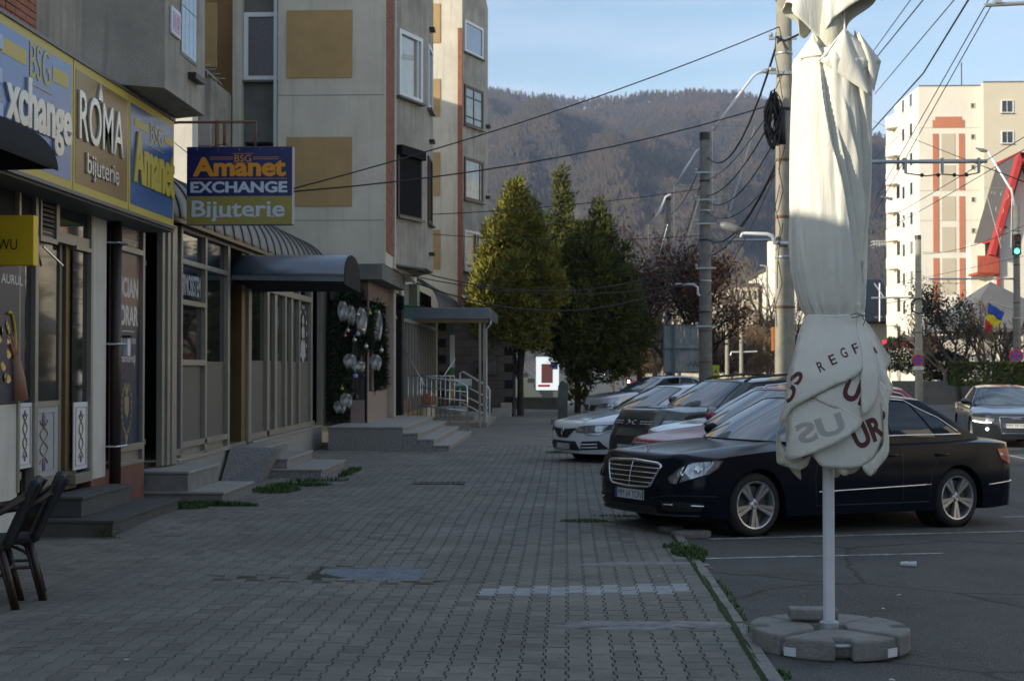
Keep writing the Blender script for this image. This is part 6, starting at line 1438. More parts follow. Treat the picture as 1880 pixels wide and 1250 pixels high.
# red crossover
rp = paint('paint_wine', (.26, .030, .045), .22, .3, .15)
A = make_car('red_crossover', 'wine red crossover with a slatted chrome grille parked beyond the black saloon', 'car', dict(L=4.42, W=1.82, wb=2.65, fo=.86, wr=.34, sill=.24, paint=rp, cf=.40, cr=.25,
    top=[(0, .80), (.10, .86), (.4, .93), (.9, .99), (1.25, 1.02), (3.9, 1.07), (4.42, 1.02)], gx=(1.15, 1.98, 3.75, 4.32), gz=(1.50, 1.565, 1.52), gw=(.80, .60), belt=1.04, trim=chrome_m, arch=black_m,
    wins=[((.10, .2), (.12, .92), (.47, .2), (.47, .93)), ((.49, .2), (.49, .93), (.74, .2), (.76, .93)), ((.76, .22), (.78, .9), (.9, .32), (.9, .85))]), (2.92, 18.8, -.07), HEAD+R(2))
g = simple_front(A, [(-.50, .68), (.50, .68)], [(-.58, .80), (.58, .80)], lamp=([(.62, .66), (.85, .66), (1.12, .74)], [(.62, .80), (.85, .84), (1.18, .84)]), lens=((.85, .75, .05),))
for i in range(15): A['path']('slat', A['FS'], [(-.51+.073*i, .685), (-.51+.073*i+.02, .795)], .008, chrome_m, .014, parent=g, k=2)
A['path']('grille_surround', A['FS'], [(-.58, .815), (.58, .815)], .018, chrome_m, .016, parent=g, k=12)
A['band']('bumper_guard', A['FS'], [(-1.0, .26), (1.0, .26)], [(-1.0, .44), (1.0, .44)], mat('beige_grey', (.25, .23, .20), .5), .006, 3, k=14)
for sg in (1, -1):
    b = MB(); b.tube([A['GP'](s, sg*.93, 1)+Vector((0, 0, z)) for s, z in ((.08, .0), (.12, .045), (.5, .05), (.85, .045), (.9, 0))], .014, 6); b.build('roof_rail', chrome_m, A['T'], smooth=True, local=True)
tails(A, .85, 1.05)
# grey hatchback with black pillars
A = make_car('grey_hatchback', 'light grey tall hatchback with black pillars parked between the red crossover and the green off-roader', 'car', dict(L=4.2, W=1.78, wb=2.6, fo=.82, wr=.325, sill=.22, paint=paint('paint_grey', (.22, .235, .26), .2, .6), cf=.4, cr=.25,
    top=[(0, .76), (.1, .84), (.4, .93), (.9, 1.0), (1.2, 1.03), (3.7, 1.06), (4.2, 1.0)], gx=(1.08, 1.95, 3.55, 4.08), gz=(1.49, 1.56, 1.5), gw=(.78, .59), belt=1.03), (3.2, 21.5, -.07), HEAD+R(2))
simple_front(A, [(-.4, .60), (.4, .60)], [(-.5, .72), (.5, .72)], lamp=([(.6, .6), (.85, .62), (1.12, .70)], [(.58, .74), (.85, .78), (1.16, .80)]))
# green off-roader
gp = paint('paint_green', (.045, .055, .045), .28, .3)
A = make_car('green_off_roader', 'dark green boxy off-roader with black roof rails parked next to the white hatchback', 'car', dict(L=4.34, W=1.81, wb=2.66, fo=.85, wr=.345, sill=.26, paint=gp, cf=.34, cr=.2,
    top=[(0, 1.0), (.05, 1.06), (.25, 1.11), (.7, 1.14), (1.15, 1.15), (3.9, 1.16), (4.34, 1.12)], gx=(1.10, 1.80, 3.8, 4.25), gz=(1.57, 1.63, 1.60), gw=(.81, .64), belt=1.16, arch=black_m), (2.85, 23.9, -.07), HEAD+R(2))
g = simple_front(A, [(-.82, .82), (.82, .82)], [(-.84, .97), (.84, .97)], lamps=False)
for sg in (1, -1):
    for j, t in enumerate((.30, .42, .54)):
        for dz in (-.018, .018): A['path']('lamp_dash', A['FS'], [(sg*t, .90+dz), (sg*(t+.085), .90+dz)], .008, white_m, .012, parent=g, k=2)
    A['path']('emblem_hook', A['FS'], [(sg*.02, .90), (sg*.075, .90)], .010, chrome_m, .014, parent=g, k=2)
    for dz in (-1, 1): A['path']('emblem_hook', A['FS'], [(sg*.05, .90), (sg*.075, .90+dz*.03), (sg*.16, .90+dz*.03)], .010, chrome_m, .014, parent=g, k=2)
    headlamp(A, [(.80, .84), (.92, .84), (1.08, .87)], [(.80, .95), (.92, .96), (1.10, .96)], sg)
    b = MB(); b.tube([A['GP'](s, sg*.90, 1)+Vector((0, 0, z)) for s, z in ((.02, .0), (.10, .06), (.5, .07), (.85, .06), (.93, 0))], .022, 6); b.build('roof_rail', black_m, A['T'], smooth=True, local=True)
A['band']('bumper_guard', A['FS'], [(-1.0, .26), (1.0, .26)], [(-1.0, .68), (1.0, .70)], black_m, .008, 3, k=14)
plate(A, 'B 104 DAC', .50, fwd=.02)
# white hatchback
wp = paint('paint_white', (.70, .73, .76), .22, .0)
A = make_car('white_hatchback', 'white hatchback with a dark split grille at the edge of the walkway', 'car', dict(L=4.36, W=1.81, wb=2.67, fo=.90, wr=.32, sill=.20, paint=wp, cf=.46, cr=.28,
    top=[(0, .66), (.12, .745), (.4, .82), (.9, .905), (1.25, .95), (3.8, 1.0), (4.36, .95)], gx=(1.2, 2.15, 3.6, 4.2), gz=(1.39, 1.44, 1.39), gw=(.80, .59), belt=.95), (1.92, 26.7, -.02), HEAD+R(0))
fs = A['FS']
g = simple_front(A, [(-.30, .53), (-.20, .47), (.20, .47), (.30, .53)], [(-.55, .665), (-.20, .64), (.20, .64), (.55, .665)], lamp=([(.50, .585), (.75, .575), (1.0, .60), (1.18, .66)], [(.50, .66), (.75, .70), (1.0, .72), (1.2, .72)]), lower=False)
A['path']('grille_emblem', fs, [(0, .67), (.045, .59), (0, .51), (-.045, .59)], .009, chrome_m, .02, closed=True, parent=g, k=2)
A['path']('chrome_line', fs, [(-.55, .66), (-.2, .63), (0, .62), (.2, .63), (.55, .66)], .006, chrome_m, .008, k=4, parent=g)
for sg in (1, -1):
    A['path']('running_light', fs, [(sg*1.17, .655), (sg*.98, .60), (sg*.92, .545), (sg*.74, .55)], .012, lampin_m, .008, outw=(1, sg*.5, 0), k=4)
    A['band']('corner_vent', fs, [(sg*.62, .27), (sg*1.0, .29)], [(sg*.66, .42), (sg*.92, .44)], black_m, .006, 2, outw=(1, sg*.5, 0), k=6)
    for z in (.315, .37): A['path']('vent_blade', fs, [(sg*.66, z), (sg*.90, z+.01)], .012, wp, .012, outw=(1, sg*.5, 0), k=4)
A['band']('lower_intake', fs, [(-.62, .26), (.62, .26)], [(-.50, .42), (.50, .42)], mesh_m, .006, 3, k=10)
plate(A, 'B 12 CNL', .325, fwd=.02); tails(A)
# silver hatchback farther on
A = make_car('silver_hatchback', 'silver hatchback parked farthest along the row with its nose by the conifers', 'car', dict(L=4.05, W=1.8, wb=2.58, fo=.85, wr=.32, sill=.20, paint=paint('paint_silver', (.46, .49, .53), .25, .15), cf=.44, cr=.28,
    top=[(0, .78), (.12, .87), (.4, .95), (.9, 1.02), (1.15, 1.04), (3.6, 1.08), (4.05, 1.04)], gx=(1.1, 2.0, 3.4, 3.95), gz=(1.48, 1.53, 1.48), gw=(.78, .58), belt=1.04), (2.62, 42.6, -.04), HEAD+R(-3))
g = simple_front(A, [(-.35, .50), (.35, .50)], [(-.52, .67), (.52, .67)], lamp=([(.52, .60), (.8, .60), (1.16, .68)], [(.52, .68), (.8, .72), (1.18, .735)]))
A['path']('grille_emblem', A['FS'], [(0, .68), (.045, .60), (0, .52), (-.045, .60)], .010, chrome_m, .02, closed=True, parent=g, k=2)
plate(A, 'MM 17 REN', .40, fwd=.02)
# dark grey saloon driving towards us on the right
dp = paint('paint_slate', (.035, .040, .048), .16, .5)
A = make_car('grey_saloon', 'dark grey saloon with lit headlights driving towards us at the right edge', 'car', dict(L=4.7, W=1.83, wb=2.81, fo=.88, wr=.33, sill=.19, paint=dp, cf=.42, cr=.3,
    top=[(0, .70), (.12, .77), (.5, .85), (1.3, .95), (3.6, 1.0), (4.5, 1.0), (4.7, .93)], gx=(1.28, 2.15, 3.4, 4.2), gz=(1.375, 1.425, 1.38), gw=(.82, .58), belt=.96), (10.72, 35.4, -.13), -math.pi/2-R(9))
fs = A['FS']; g = simple_front(A, [(-.36, .33), (.36, .33)], [(-.40, .70), (.40, .70)], lamp=([(.56, .56), (.8, .55), (1.08, .62)], [(.52, .66), (.8, .69), (1.10, .72)]), lower=False)
A['path']('grille_surround', fs, [(-.36, .33), (.36, .33), (.40, .70), (-.40, .70)], .012, chrome_m, .012, closed=True, parent=g)
for i in range(7): A['path']('slat', fs, [(-.36-.005*i, .38+.045*i), (.36+.005*i, .38+.045*i)], .004, chrome_m, .012, parent=g, k=6)
b = MB()
for k in range(4):
    p = fs(0, .655)+Vector((.03, -.082+k*.055, 0)); b.lathe([(.030, -.003), (.036, 0), (.030, .003), (.028, 0), (.030, -.003)], 16, Matrix.Translation(p) @ Matrix.Rotation(R(90), 4, 'Y'))
b.build('ring_emblem', chrome_m, g, local=True)
drl = mat('lamp_lit', (1.0, .97, .9), .3, emit=6)
for sg in (1, -1):
    A['path']('running_light', fs, [(sg*.60, .575), (sg*.8, .57), (sg*.98, .60)], .012, drl, .014, outw=(1, sg*.4, 0), k=4)
    p = fs(sg*.70, .42); MB().sphere(p+Vector((.0, 0, 0)), .035, 10, 6).build('fog_light', drl, A['T'], local=True)
plate(A, 'MM 28 NJK', .50, fwd=.022)
# small car far down the road
rp2 = paint('paint_red', (.22, .015, .02), .2, .3)
A = make_car('red_car', 'small red car with headlights on coming along the road behind the conifers', 'car', dict(L=4.0, W=1.7, wb=2.5, paint=rp2, gx=(1.0, 1.7, 3.3, 3.9), gz=(1.45, 1.5, 1.45), gw=(.76, .6), fo=.8, top=[(0, .75), (.12, .83), (.6, .93), (1.1, .98), (3.6, 1.0), (4.0, .95)]), (6.2, 128, -.13), -math.pi/2-R(2))
simple_front(A, [(-.4, .5), (.4, .5)], [(-.45, .66), (.45, .66)], lamp=([(.6, .58), (1.05, .62)], [(.6, .72), (1.08, .74)]))
for sg in (1, -1): MB().sphere(A['FS'](sg*.76, .66), .11, 10, 6).build('lit_lamp', drl, A['T'], local=True)
A = make_car('dark_car', 'tiny dark car with lit headlights farthest down the road', 'car', dict(L=4.2, W=1.75, wb=2.6, paint=dp), (8.3, 290, -.13), -math.pi/2)
for sg in (1, -1): MB().sphere(A['FS'](sg*.76, .66), .13, 10, 6).build('lit_lamp', drl, A['T'], local=True)
A = make_car('white_van', 'tiny white van following the farthest dark car', 'van', dict(L=4.8, W=1.9, wb=2.9, paint=wp, top=[(0, .85), (.2, 1.0), (.9, 1.1), (4.4, 1.2), (4.8, 1.15)], gx=(.9, 1.5, 4.5, 4.7), gz=(1.95, 2.0, 1.95), gw=(.85, .75), belt=1.15), (11.6, 300, -.13), -math.pi/2)
# ============================================================ BACKGROUND
def np_obj(name, V, Fc, m, parent=None, smooth=False):
    me = bpy.data.meshes.new(name); V = np.asarray(V, dtype=np.float32).reshape(-1, 3); k = Fc.shape[1]
    off = WL.get(parent.name, (0, 0, 0)) if parent else (0, 0, 0); V = V-np.array(off, dtype=np.float32)
    me.vertices.add(len(V)); me.vertices.foreach_set('co', V.ravel()); me.loops.add(Fc.size); me.loops.foreach_set('vertex_index', Fc.ravel().astype(np.int32))
    me.polygons.add(len(Fc)); me.polygons.foreach_set('loop_start', np.arange(0, Fc.size, k, dtype=np.int32)); me.polygons.foreach_set('loop_total', np.full(len(Fc), k, dtype=np.int32))
    me.materials.append(m); me.update(calc_edges=True)
    if smooth: me.polygons.foreach_set('use_smooth', [True]*len(Fc))
    o = bpy.data.objects.new(name, me); COL.objects.link(o)
    if parent: o.parent = parent
    return o
rs_ = np.random.RandomState(3)
# ---- hills
RIDGE = [(-400, 300), (300, 240), (600, 215), (760, 195), (890, 186), (1000, 196), (1080, 205), (1150, 199), (1210, 193), (1280, 194), (1360, 199), (1430, 210), (1500, 226), (1600, 268), (1650, 282), (1750, 318), (1900, 345), (2300, 400), (3200, 520)]
def hill_z(r, t):      # r: x/y ratio, t: 0 foot .. 1 ridge .. 1.5 behind
    px = 1040+2600*r; D = 620+1080*t; zr = (676-interp(RIDGE, px))*1700/2600
    f = (t**.85) if t <= 1 else 1-(t-1)*.8
    n = 16*math.sin(px*.011+t*6)*math.sin(t*3.1)+9*math.sin(px*.031-t*9+1)*math.sin(min(t, 1)*3.1)+5*math.sin(px*.07+t*13)*math.sin(min(t, 1)*3.1)
    return D, max(-1, zr*f+n*(1 if t < 1 else .3)-1)
hill_m = mat('hill_forest_floor', (.085, .062, .048), .95, var=.5, vscale=.02, col2=(.05, .048, .04), bump=1.0, bscale=.08)
b = MB(); rows = []
for t in L_(0, 1.5, 60): rows.append([((-.33+1.13*i/150)*hill_z(-.33+1.13*i/150, t)[0], hill_z(-.33+1.13*i/150, t)[0], hill_z(-.33+1.13*i/150, t)[1]) for i in range(151)])
b.grid(rows); struct(b.build('hill', hill_m, smooth=True))
hw_m = mat('winter_wood', (.100, .068, .042), .95, var=.55, vscale=.016, col2=(.036, .040, .030))
Vs = []; 
NT = 28000
rr_ = rs_.uniform(-.09, .30, NT); tt_ = rs_.uniform(.0, 1.03, NT)**.75; tt_ *= .93; tt_[:1500] = rs_.uniform(.965, 1.0, 1500); rr_[:1500] = rs_.uniform(-.08, .27, 1500)
for r, t in zip(rr_, tt_):
    D, z = hill_z(r, t); h = rs_.uniform(10, 18)*(1.0 if t < .94 else 1.4); x = r*D; dens = math.sin(r*90+t*11)+math.sin(r*37-t*23)
    if t < .25 and dens > .9: continue
    a0 = rs_.uniform(0, 6.28); nb = 7 if t < .94 else 9
    Vs.append([(x-.28, D, z-1), (x+.28, D, z-1), (x, D, z+h*.95)])
    for k in range(nb):
        a = a0+k*2.4; w = rs_.uniform(.8, 2.9)*(1 if t < .94 else .7); zb = z+h*rs_.uniform(.25, .6); zt = z+h*rs_.uniform(.7, 1.0); ex, ey = math.cos(a)*w, math.sin(a)*w; s = rs_.uniform(.5, 1.5)*(1 if t < .94 else .42)
        Vs.append([(x, D, zb), (x+ex*.9+s, D+ey, zt-.3*h*.3), (x+ex-s*.3, D+ey, zt)])
V = np.array(Vs).reshape(-1, 3); o = np_obj('winter_forest', V, np.arange(len(V)).reshape(-1, 3), hw_m); tag(o, 'bare purple-brown winter forest covering the long hill', 'forest', kind='stuff')
def far_house(px, py, D, w, h, m, label, roof=None, name='hill_house'):
    p = onY(px, py, D); t = thing(name, label, 'house', tuple(p)); part('wall', t, m, lambda b: b.box(p.x-w/2, p.x+w/2, D, D+8, p.z-h-6, p.z)); rm = roof or mat('roof_grey', (.12, .11, .11), .7)
    part('roof', t, rm, lambda b: b.prism([(-w*.58, 0), (w*.58, 0), (0, h*.6)], (p.x, D-.5, p.z), XU, ZV, YU, 9)); part('window', t, glass_m, lambda b: b.box(p.x-w*.15, p.x+w*.15, D-.1, D-.02, p.z-h*.6, p.z-h*.25)); return t
far_house(1060, 394, 1150, 9, 5, white_m, 'tiny white house high on the wooded hill above the conifers'); far_house(1208, 494, 900, 10, 5, stuccol_m, 'small pale house low on the hill behind the second utility pole')
far_house(1084, 396, 1150, 8, 4, white_m, 'tiny pale house beside the white house on the hill')
for i, px in enumerate((1343, 1368)): far_house(px, 436+i*4, 980, 12, 5, stuccol_m, ['small pale hill house left of the lamp arm', 'small pale hill house right of the lamp head'][i])
UB = thing('unfinished_building', 'unfinished concrete frame building on the hill right of the parasol', 'building', tuple(onY(1620, 450, 820)))
for i in range(3):
    z = onY(1620, 455-i*6, 820).z; part('floor_slab', UB, whitewall_m, lambda b: b.box(onY(1604, 450, 820).x, onY(1636, 450, 820).x, 820, 828, z, z+.4))
for i in range(7): x = onY(1605+i*5, 450, 820).x; part('column', UB, whitewall_m, lambda b: b.box(x-.25, x+.25, 820.1, 820.6, onY(1620, 462, 820).z, onY(1620, 443, 820).z))
# ---- trees
def tri_tubes(segs, n=4):      # segs: list of (p0,p1,r0,r1)
    V = []; Fc = []; o = 0
    for p0, p1, r0, r1 in segs:
        d = (p1-p0); d = d.normalized() if d.length > 1e-6 else Vector((0, 0, 1)); u = d.orthogonal().normalized(); w = d.cross(u)
        for p, r in ((p0, r0), (p1, r1)):
            for j in range(n): a = 2*math.pi*j/n; V.append(p+u*(r*math.cos(a))+w*(r*math.sin(a)))
        for j in range(n): Fc.append((o+j, o+(j+1) % n, o+n+(j+1) % n, o+n+j))
        o += 2*n
    return np.array([tuple(v) for v in V]), np.array(Fc)
bark_m = mat('bark_dark', (.050, .040, .032), .95, var=.4, vscale=6); barkp_m = mat('bark_pale', (.17, .14, .11), .95, var=.4, vscale=6); barkr_m = mat('twigs_tan', (.26, .17, .10), .95, var=.4, vscale=3)
con_m = mat('conifer_leaf', (.215, .195, .032), .75, var=.45, vscale=1.6, col2=(.085, .095, .018), spec=.25); cond_m = mat('conifer_leaf_shaded', (.095, .105, .020), .75, var=.45, vscale=1.6, col2=(.045, .055, .012), spec=.25)  # second, darker leaf copy paints shade into the two-topped conifer
def conifer(label, lobes, base, trunk_h, n, seed, size=.12):
    r_ = np.random.RandomState(seed); t = thing('conifer', label, 'tree', base)
    segs = []; bz = base[2]
    top = max(l[2] for l in lobes)
    segs.append((Vector(base), Vector((base[0], base[1], top*.6)), .13, .07)); 
    for l in lobes: segs.append((Vector((base[0], base[1], 1.2)), Vector((l[0], l[1], l[2]*.85)), .08, .02))
    V, Fc = tri_tubes(segs, 7); np_obj('trunk', V, Fc, bark_m, t)
    # lobes: x,y,ztop,zbot,rmax, zwide, weight
    P = []
    tot = sum(l[6] for l in lobes); blobs = []
    for cx, cy, zt, zb, rm, zw, wt in lobes:
        k = int(16+17*wt)
        for i in range(k):
            f = (i+.5)/k; z = zb+(zt-zb)*f**.9+r_.normal(0, .08)
            rad = rm*min(1, max(.04, (zt-z)/(zt-zw)))**.62 if z > zw else rm*(.5+.5*(z-zb)/(zw-zb))
            a = i*2.399+r_.normal(0, .3); br = min(.62, .17+rad*.36)*r_.uniform(.75, 1.2); q = max(0, rad-br*.35)*r_.uniform(.55, 1.18)
            blobs.append((cx+q*math.cos(a), cy+q*math.sin(a), z, br))
    wsum = sum(b_[3]**2 for b_ in blobs)
    for bx, by, bz_, br in blobs:
        for _ in range(int(n*br*br/wsum/9)):
            d0 = r_.normal(0, 1, 3); d0[2] = d0[2]*.8+.2; d0 /= np.linalg.norm(d0); c0 = np.array([bx, by, bz_])+d0*br*r_.uniform(.5, 1)**.5*np.array([1, 1, 1.15])
            L = size*r_.uniform(1.1, 2.3)
            for _ in range(9):
                d = d0*.75+np.array([0, 0, .55])+r_.normal(0, .45, 3); d /= np.linalg.norm(d); s = np.cross(d, r_.normal(0, 1, 3)); s /= np.linalg.norm(s)
                c = c0+r_.normal(0, size*.7, 3); w = size*r_.uniform(.16, .34)
                P.append((c-s*w, c+s*w, c+d*L*.6+s*w*.8, c+d*L))
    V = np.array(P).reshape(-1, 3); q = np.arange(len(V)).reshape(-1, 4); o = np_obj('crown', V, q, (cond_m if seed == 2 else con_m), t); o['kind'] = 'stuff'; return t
conifer('golden green conifer beside the far apartment block, lit from the left', [(-1.8, 51, 8.3, 2.4, 1.28, 4.6, 3), (-2.5, 51.2, 5.9, 2.1, .95, 4.0, 1.5), (-1.15, 50.8, 7.0, 2.6, .9, 4.6, 1.4), (-2.7, 51, 4.6, 2.2, .9, 3.4, .8)], (-1.66, 51, 0), 2, 62000, 1)
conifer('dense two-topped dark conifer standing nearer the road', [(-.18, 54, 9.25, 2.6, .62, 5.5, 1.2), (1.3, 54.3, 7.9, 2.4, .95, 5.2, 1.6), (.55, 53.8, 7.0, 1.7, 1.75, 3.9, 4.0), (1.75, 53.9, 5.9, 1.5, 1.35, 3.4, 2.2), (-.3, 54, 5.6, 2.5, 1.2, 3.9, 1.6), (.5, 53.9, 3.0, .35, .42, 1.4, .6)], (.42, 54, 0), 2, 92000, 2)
conifer('small dark conifer in the shade behind the flat canopy', [(-3.3, 52.2, 3.9, 1.2, .8, 2.4, 1)], (-3.2, 52.2, 0), 1, 9000, 4)
def bare_tree(label, base, h, seed, m=bark_m, spread=.55, leaves=None, nleaf=0, depth=6, r0=.14, lean=(0, 0), name='bare_tree', lift=.12, fork=.22):
    r_ = random.Random(seed); t = thing(name, label, 'tree', base); segs = []; tips = []
    def grow(p, d, L, r, k):
        q = p; n = 3
        for i in range(n):
            d = (d+Vector((r_.gauss(0, .10), r_.gauss(0, .10), lift*.4))).normalized(); q2 = q+d*(L/n); segs.append((q, q2, r*(1-.25*i/n), r*(1-.25*(i+1)/n))); q = q2
            if k < depth-1 and i < n-1 and k > 0 and r_.random() < .8:
                s = (d+Vector((r_.gauss(0, spread), r_.gauss(0, spread), r_.gauss(0, spread*.5)))).normalized(); grow(q, s, L*.6, r*.5, k+2)
        if k >= depth: tips.append(q); return
        for _ in range(2 if r_.random() < .6 else 3):
            s = (d+Vector((r_.gauss(0, spread), r_.gauss(0, spread), r_.gauss(lift, spread*.5)))).normalized(); grow(q, s, L*r_.uniform(.68, .86), r*.66, k+1)
        tips.append(q)
    grow(Vector(base), Vector((lean[0], lean[1], 1)).normalized(), h*fork, r0, 0)
    zs = max(s[1].z for s in segs)-base[2]; f = h/zs; B_ = Vector(base)
    segs = [(B_+(a-B_)*f, B_+(c-B_)*f, r1*f**.5, max(r2*f**.5, .006)) for a, c, r1, r2 in segs]
    V, Fc = tri_tubes(segs, 4); o = np_obj('branches', V, Fc, m, t); o['kind'] = 'stuff' if len(segs) > 300 else 'thing'
    if leaves:
        P = []
        rr = np.random.RandomState(seed)
        for _ in range(nleaf):
            c = tips[rr.randint(len(tips))]; c = B_+(c-B_)*f; c = np.array(c)+rr.normal(0, .22, 3); d = rr.normal(0, 1, 3); d /= np.linalg.norm(d); s = np.cross(d, rr.normal(0, 1, 3)); s /= np.linalg.norm(s); w = rr.uniform(.03, .075)
            P.append((c-s*w, c-d*w, c+s*w, c+d*w))
        V = np.array(P).reshape(-1, 3); o = np_obj('leaves', V, np.arange(len(V)).reshape(-1, 4), leaves, t); o['kind'] = 'stuff'
    return t
lbr = mat('leaf_brown', (.22, .085, .035), .85, var=.5, vscale=2.5); ldk = mat('leaf_dark', (.055, .035, .025), .85, var=.5, vscale=2.5)
bare_tree('dark broad tree full of dry leaves behind the second utility pole', (4.35, 57.5, -.1), 6.8, 11, leaves=ldk, nleaf=4200, spread=.62, r0=.18)
bare_tree('tree with rust coloured dry leaves right of the second utility pole', (6.0, 58, -.1), 7.0, 12, leaves=lbr, nleaf=4200, spread=.5, r0=.14)
bare_tree('dark leafy tree between the conifers and the metal panel', (3.3, 63, -.1), 6.4, 13, leaves=ldk, nleaf=3600, spread=.68, r0=.16)
bare_tree('bare tree with a few rust leaves behind the third utility pole', (4.2, 68, -.1), 9.0, 14, m=barkp_m, leaves=lbr, nleaf=900, spread=.5)
bd = [(5.5, 90, 6), (7.5, 95, 7.5), (9.5, 100, 7), (11.5, 92, 8.5), (13.0, 104, 9), (15, 98, 10), (10.5, 130, 11), (14.5, 125, 12), (17.5, 110, 8), (3.6, 110, 8), (6.0, 150, 13)]
bl = ['low bare shrubby tree left of the far lamp posts', 'bare tree just left of the far lamp posts', 'thin bare tree between the two far lamp posts', 'bare tree right of the far lamp posts', 'pale bare tree left of the near utility pole', 'tall pale bare tree nearest the near utility pole', 'bare tree in front of the cream houses', 'tall bare tree in front of the white far building', 'bare tree behind the near utility pole', 'bare tree beyond the road by the red car', 'distant tall bare tree above the grey metal panel']
for i, ((x, y, h), lb) in enumerate(zip(bd, bl)): bare_tree(lb, (x, y, -.1), h, 30+i, m=barkp_m if i % 2 else bark_m, spread=.5, depth=5, r0=.13)
# brushwood
def shrub(name, label, c, r, n, m, seed, leaf=.10, cat='shrub', kind=None, twig=False):
    rr = np.random.RandomState(seed); P = []; t = thing(name, label, cat, (c[0], c[1], c[2]-r[2]))
    for _ in range(n):
        d = rr.normal(0, 1, 3); d /= np.linalg.norm(d); k = rr.uniform(.45, 1)**.4*(1+.12*math.sin(d[0]*9+d[2]*7)); p = np.array(c)+d*np.array(r)*k
        if name == 'hedge': q = np.clip(d*1.9, -1, 1); p = np.array(c)+q*np.array(r)*rr.uniform(.93, 1.03)
        e = rr.normal(0, 1, 3)+(np.array([0, 0, 1.4]) if twig else 0); e /= np.linalg.norm(e); s = np.cross(e, rr.normal(0, 1, 3)); s /= np.linalg.norm(s); w = leaf*rr.uniform(.5, 1.3)
        if twig: P.append((p-s*.012, p+s*.012, p+e*w*4+s*.008, p+e*w*4))
        else: P.append((p-s*w*.5, p-e*w*.5, p+s*w*.5, p+e*w))
    V = np.array(P).reshape(-1, 3); o = np_obj('leaves' if not twig else 'twigs', V, np.arange(len(V)).reshape(-1, 4), m, t); o['kind'] = 'stuff'
    return t
hed_m = mat('hedge_leaf', (.10, .125, .025), .8, var=.4, vscale=1.5); hedd_m = mat('shrub_dark', (.025, .035, .015), .85, var=.5, vscale=1.5)
def shr(px, py, Y, r, n, m, seed, label, name='shrub', **k):
    p = onY(px, py, Y); shrub(name, label, tuple(p), r, n, m, seed, **k)
shr(1812, 686, 63.5, (1.45, .7, .48), 9000, hed_m, 1, 'sunlit yellow-green clipped hedge behind the grey saloon', name='hedge', leaf=.09, cat='hedge')
shr(1868, 690, 73, (1.0, .8, .55), 4000, hedd_m, 2, 'dark clipped hedge right of the yellow-green hedge', name='hedge', leaf=.09, cat='hedge')
shr(1655, 650, 100, (1.5, 1.5, 1.3), 7000, hedd_m, 3, 'dark evergreen shrub right of the parasol skirt'); shr(1730, 672, 84, (1.8, 1, .9), 7000, hedd_m, 4, 'low dark shrubs below the purple banner')
shr(1705, 640, 86, (.9, .9, .9), 3500, mat('shrub_brown', (.13, .085, .055), .9, var=.4, vscale=2), 6, 'brown winter shrub left of the ivy-grown tree')
for i, (px, py, w, h) in enumerate(((1170, 665, 1.3, .9), (1200, 640, 1.2, 1.6), (1330, 655, 1.4, 1.2), (1375, 650, 1.8, 1.6), (1420, 640, 1.8, 2.0), (1285, 660, 1.3, 1.0))):
    shr(px, py, 84+i*2, (w, 1.2, h), 5200, [barkr_m, bark_m, bark_m, barkr_m, bark_m, barkr_m][i], 20+i, ['tan brushwood at the far road bend', 'tan dry brush left of the metal panel', 'dark winter brushwood behind the yellow sign', 'tan winter brush between the lamp posts', 'dark winter brushwood left of the near utility pole', 'tan winter brush behind the metal panel'][i], twig=True, leaf=.16)
TV = [(1762, 700, 80, 6.8, 50, bark_m), (1735, 700, 82, 5.2, 51, barkp_m), (1830, 700, 78, 4.6, 52, bark_m), (1815, 690, 84, 6.0, 53, barkr_m), (1848, 700, 82, 5.6, 54, barkr_m), (1700, 700, 88, 4.2, 55, barkr_m)]
tl_ = ['dark gnarled ivy-grown tree in front of the white tower', 'pale bare shrub tree left of the gnarled tree', 'dark pruned tree below the flag', 'tan bare tree behind the flag', 'tan bare tree left of the traffic light pole', 'reddish bare shrub below the no stopping sign']
for (px, py, Y, h, sd_, m), lb in zip(TV, tl_): p = onY(px, py, Y); bare_tree(lb, (p.x, Y, -.1), h, sd_, m=m, spread=.55, depth=5, r0=.12, leaves=hedd_m if sd_ == 50 else None, nleaf=3800)
# ---- utility poles
def upole(label, x, y, h, r0, r1, seed, m=pole_m):
    t = thing('utility_pole', label, 'pole', (x, y, -.05), 'concrete utility poles along the road')
    part('shaft', t, m, lambda b: b.lathe([(r0, -.1), (r0*.97, 1), (r1, h), (.01, h+.01)], 22, Matrix.Translation((x, y, 0))), smooth=True)
    r_ = random.Random(seed)
    for z in [1.7+k*.9+r_.uniform(-.2, .2) for k in range(int((h-2)/.9))]:
        r = r0+(r1-r0)*z/h; part('band', t, [galv_m, rust_m, black_m][r_.randrange(3)], lambda b: b.lathe([(r+.004, z), (r+.012, z+.005), (r+.012, z+.045), (r+.004, z+.05)], 20, Matrix.Translation((x, y, 0))), smooth=True)
    return t
p1 = onZ(1438, 856, 0); P1 = (3.80, 24.8); P2 = (4.07, 41.7); P3 = (4.45, 62.0)
U1 = upole('near pale concrete utility pole behind the parasol, hung with black cables', *P1, 9.4, .185, .125, 1)
U2 = upole('second grey concrete utility pole standing at the metal panel', *P2, 8.5, .20, .15, 2, m=mat('pole_grey', (.19, .185, .165), .9, var=.35, vscale=5, bump=.3, bscale=30, streak=.3)); U3 = upole('third utility pole with its top above the rust-leaved tree', *P3, 9.2, .16, .12, 3, m=MATS['pole_grey'])
part('top_cap', U2, black_m, lambda b: b.lathe([(.165, 8.4), (.165, 8.62), (.01, 8.64)], 16, Matrix.Translation((*P2, 0)))); part('top_cap', U3, black_m, lambda b: b.lathe([(.14, 9.05), (.14, 9.3), (.01, 9.32)], 16, Matrix.Translation((*P3, 0))))
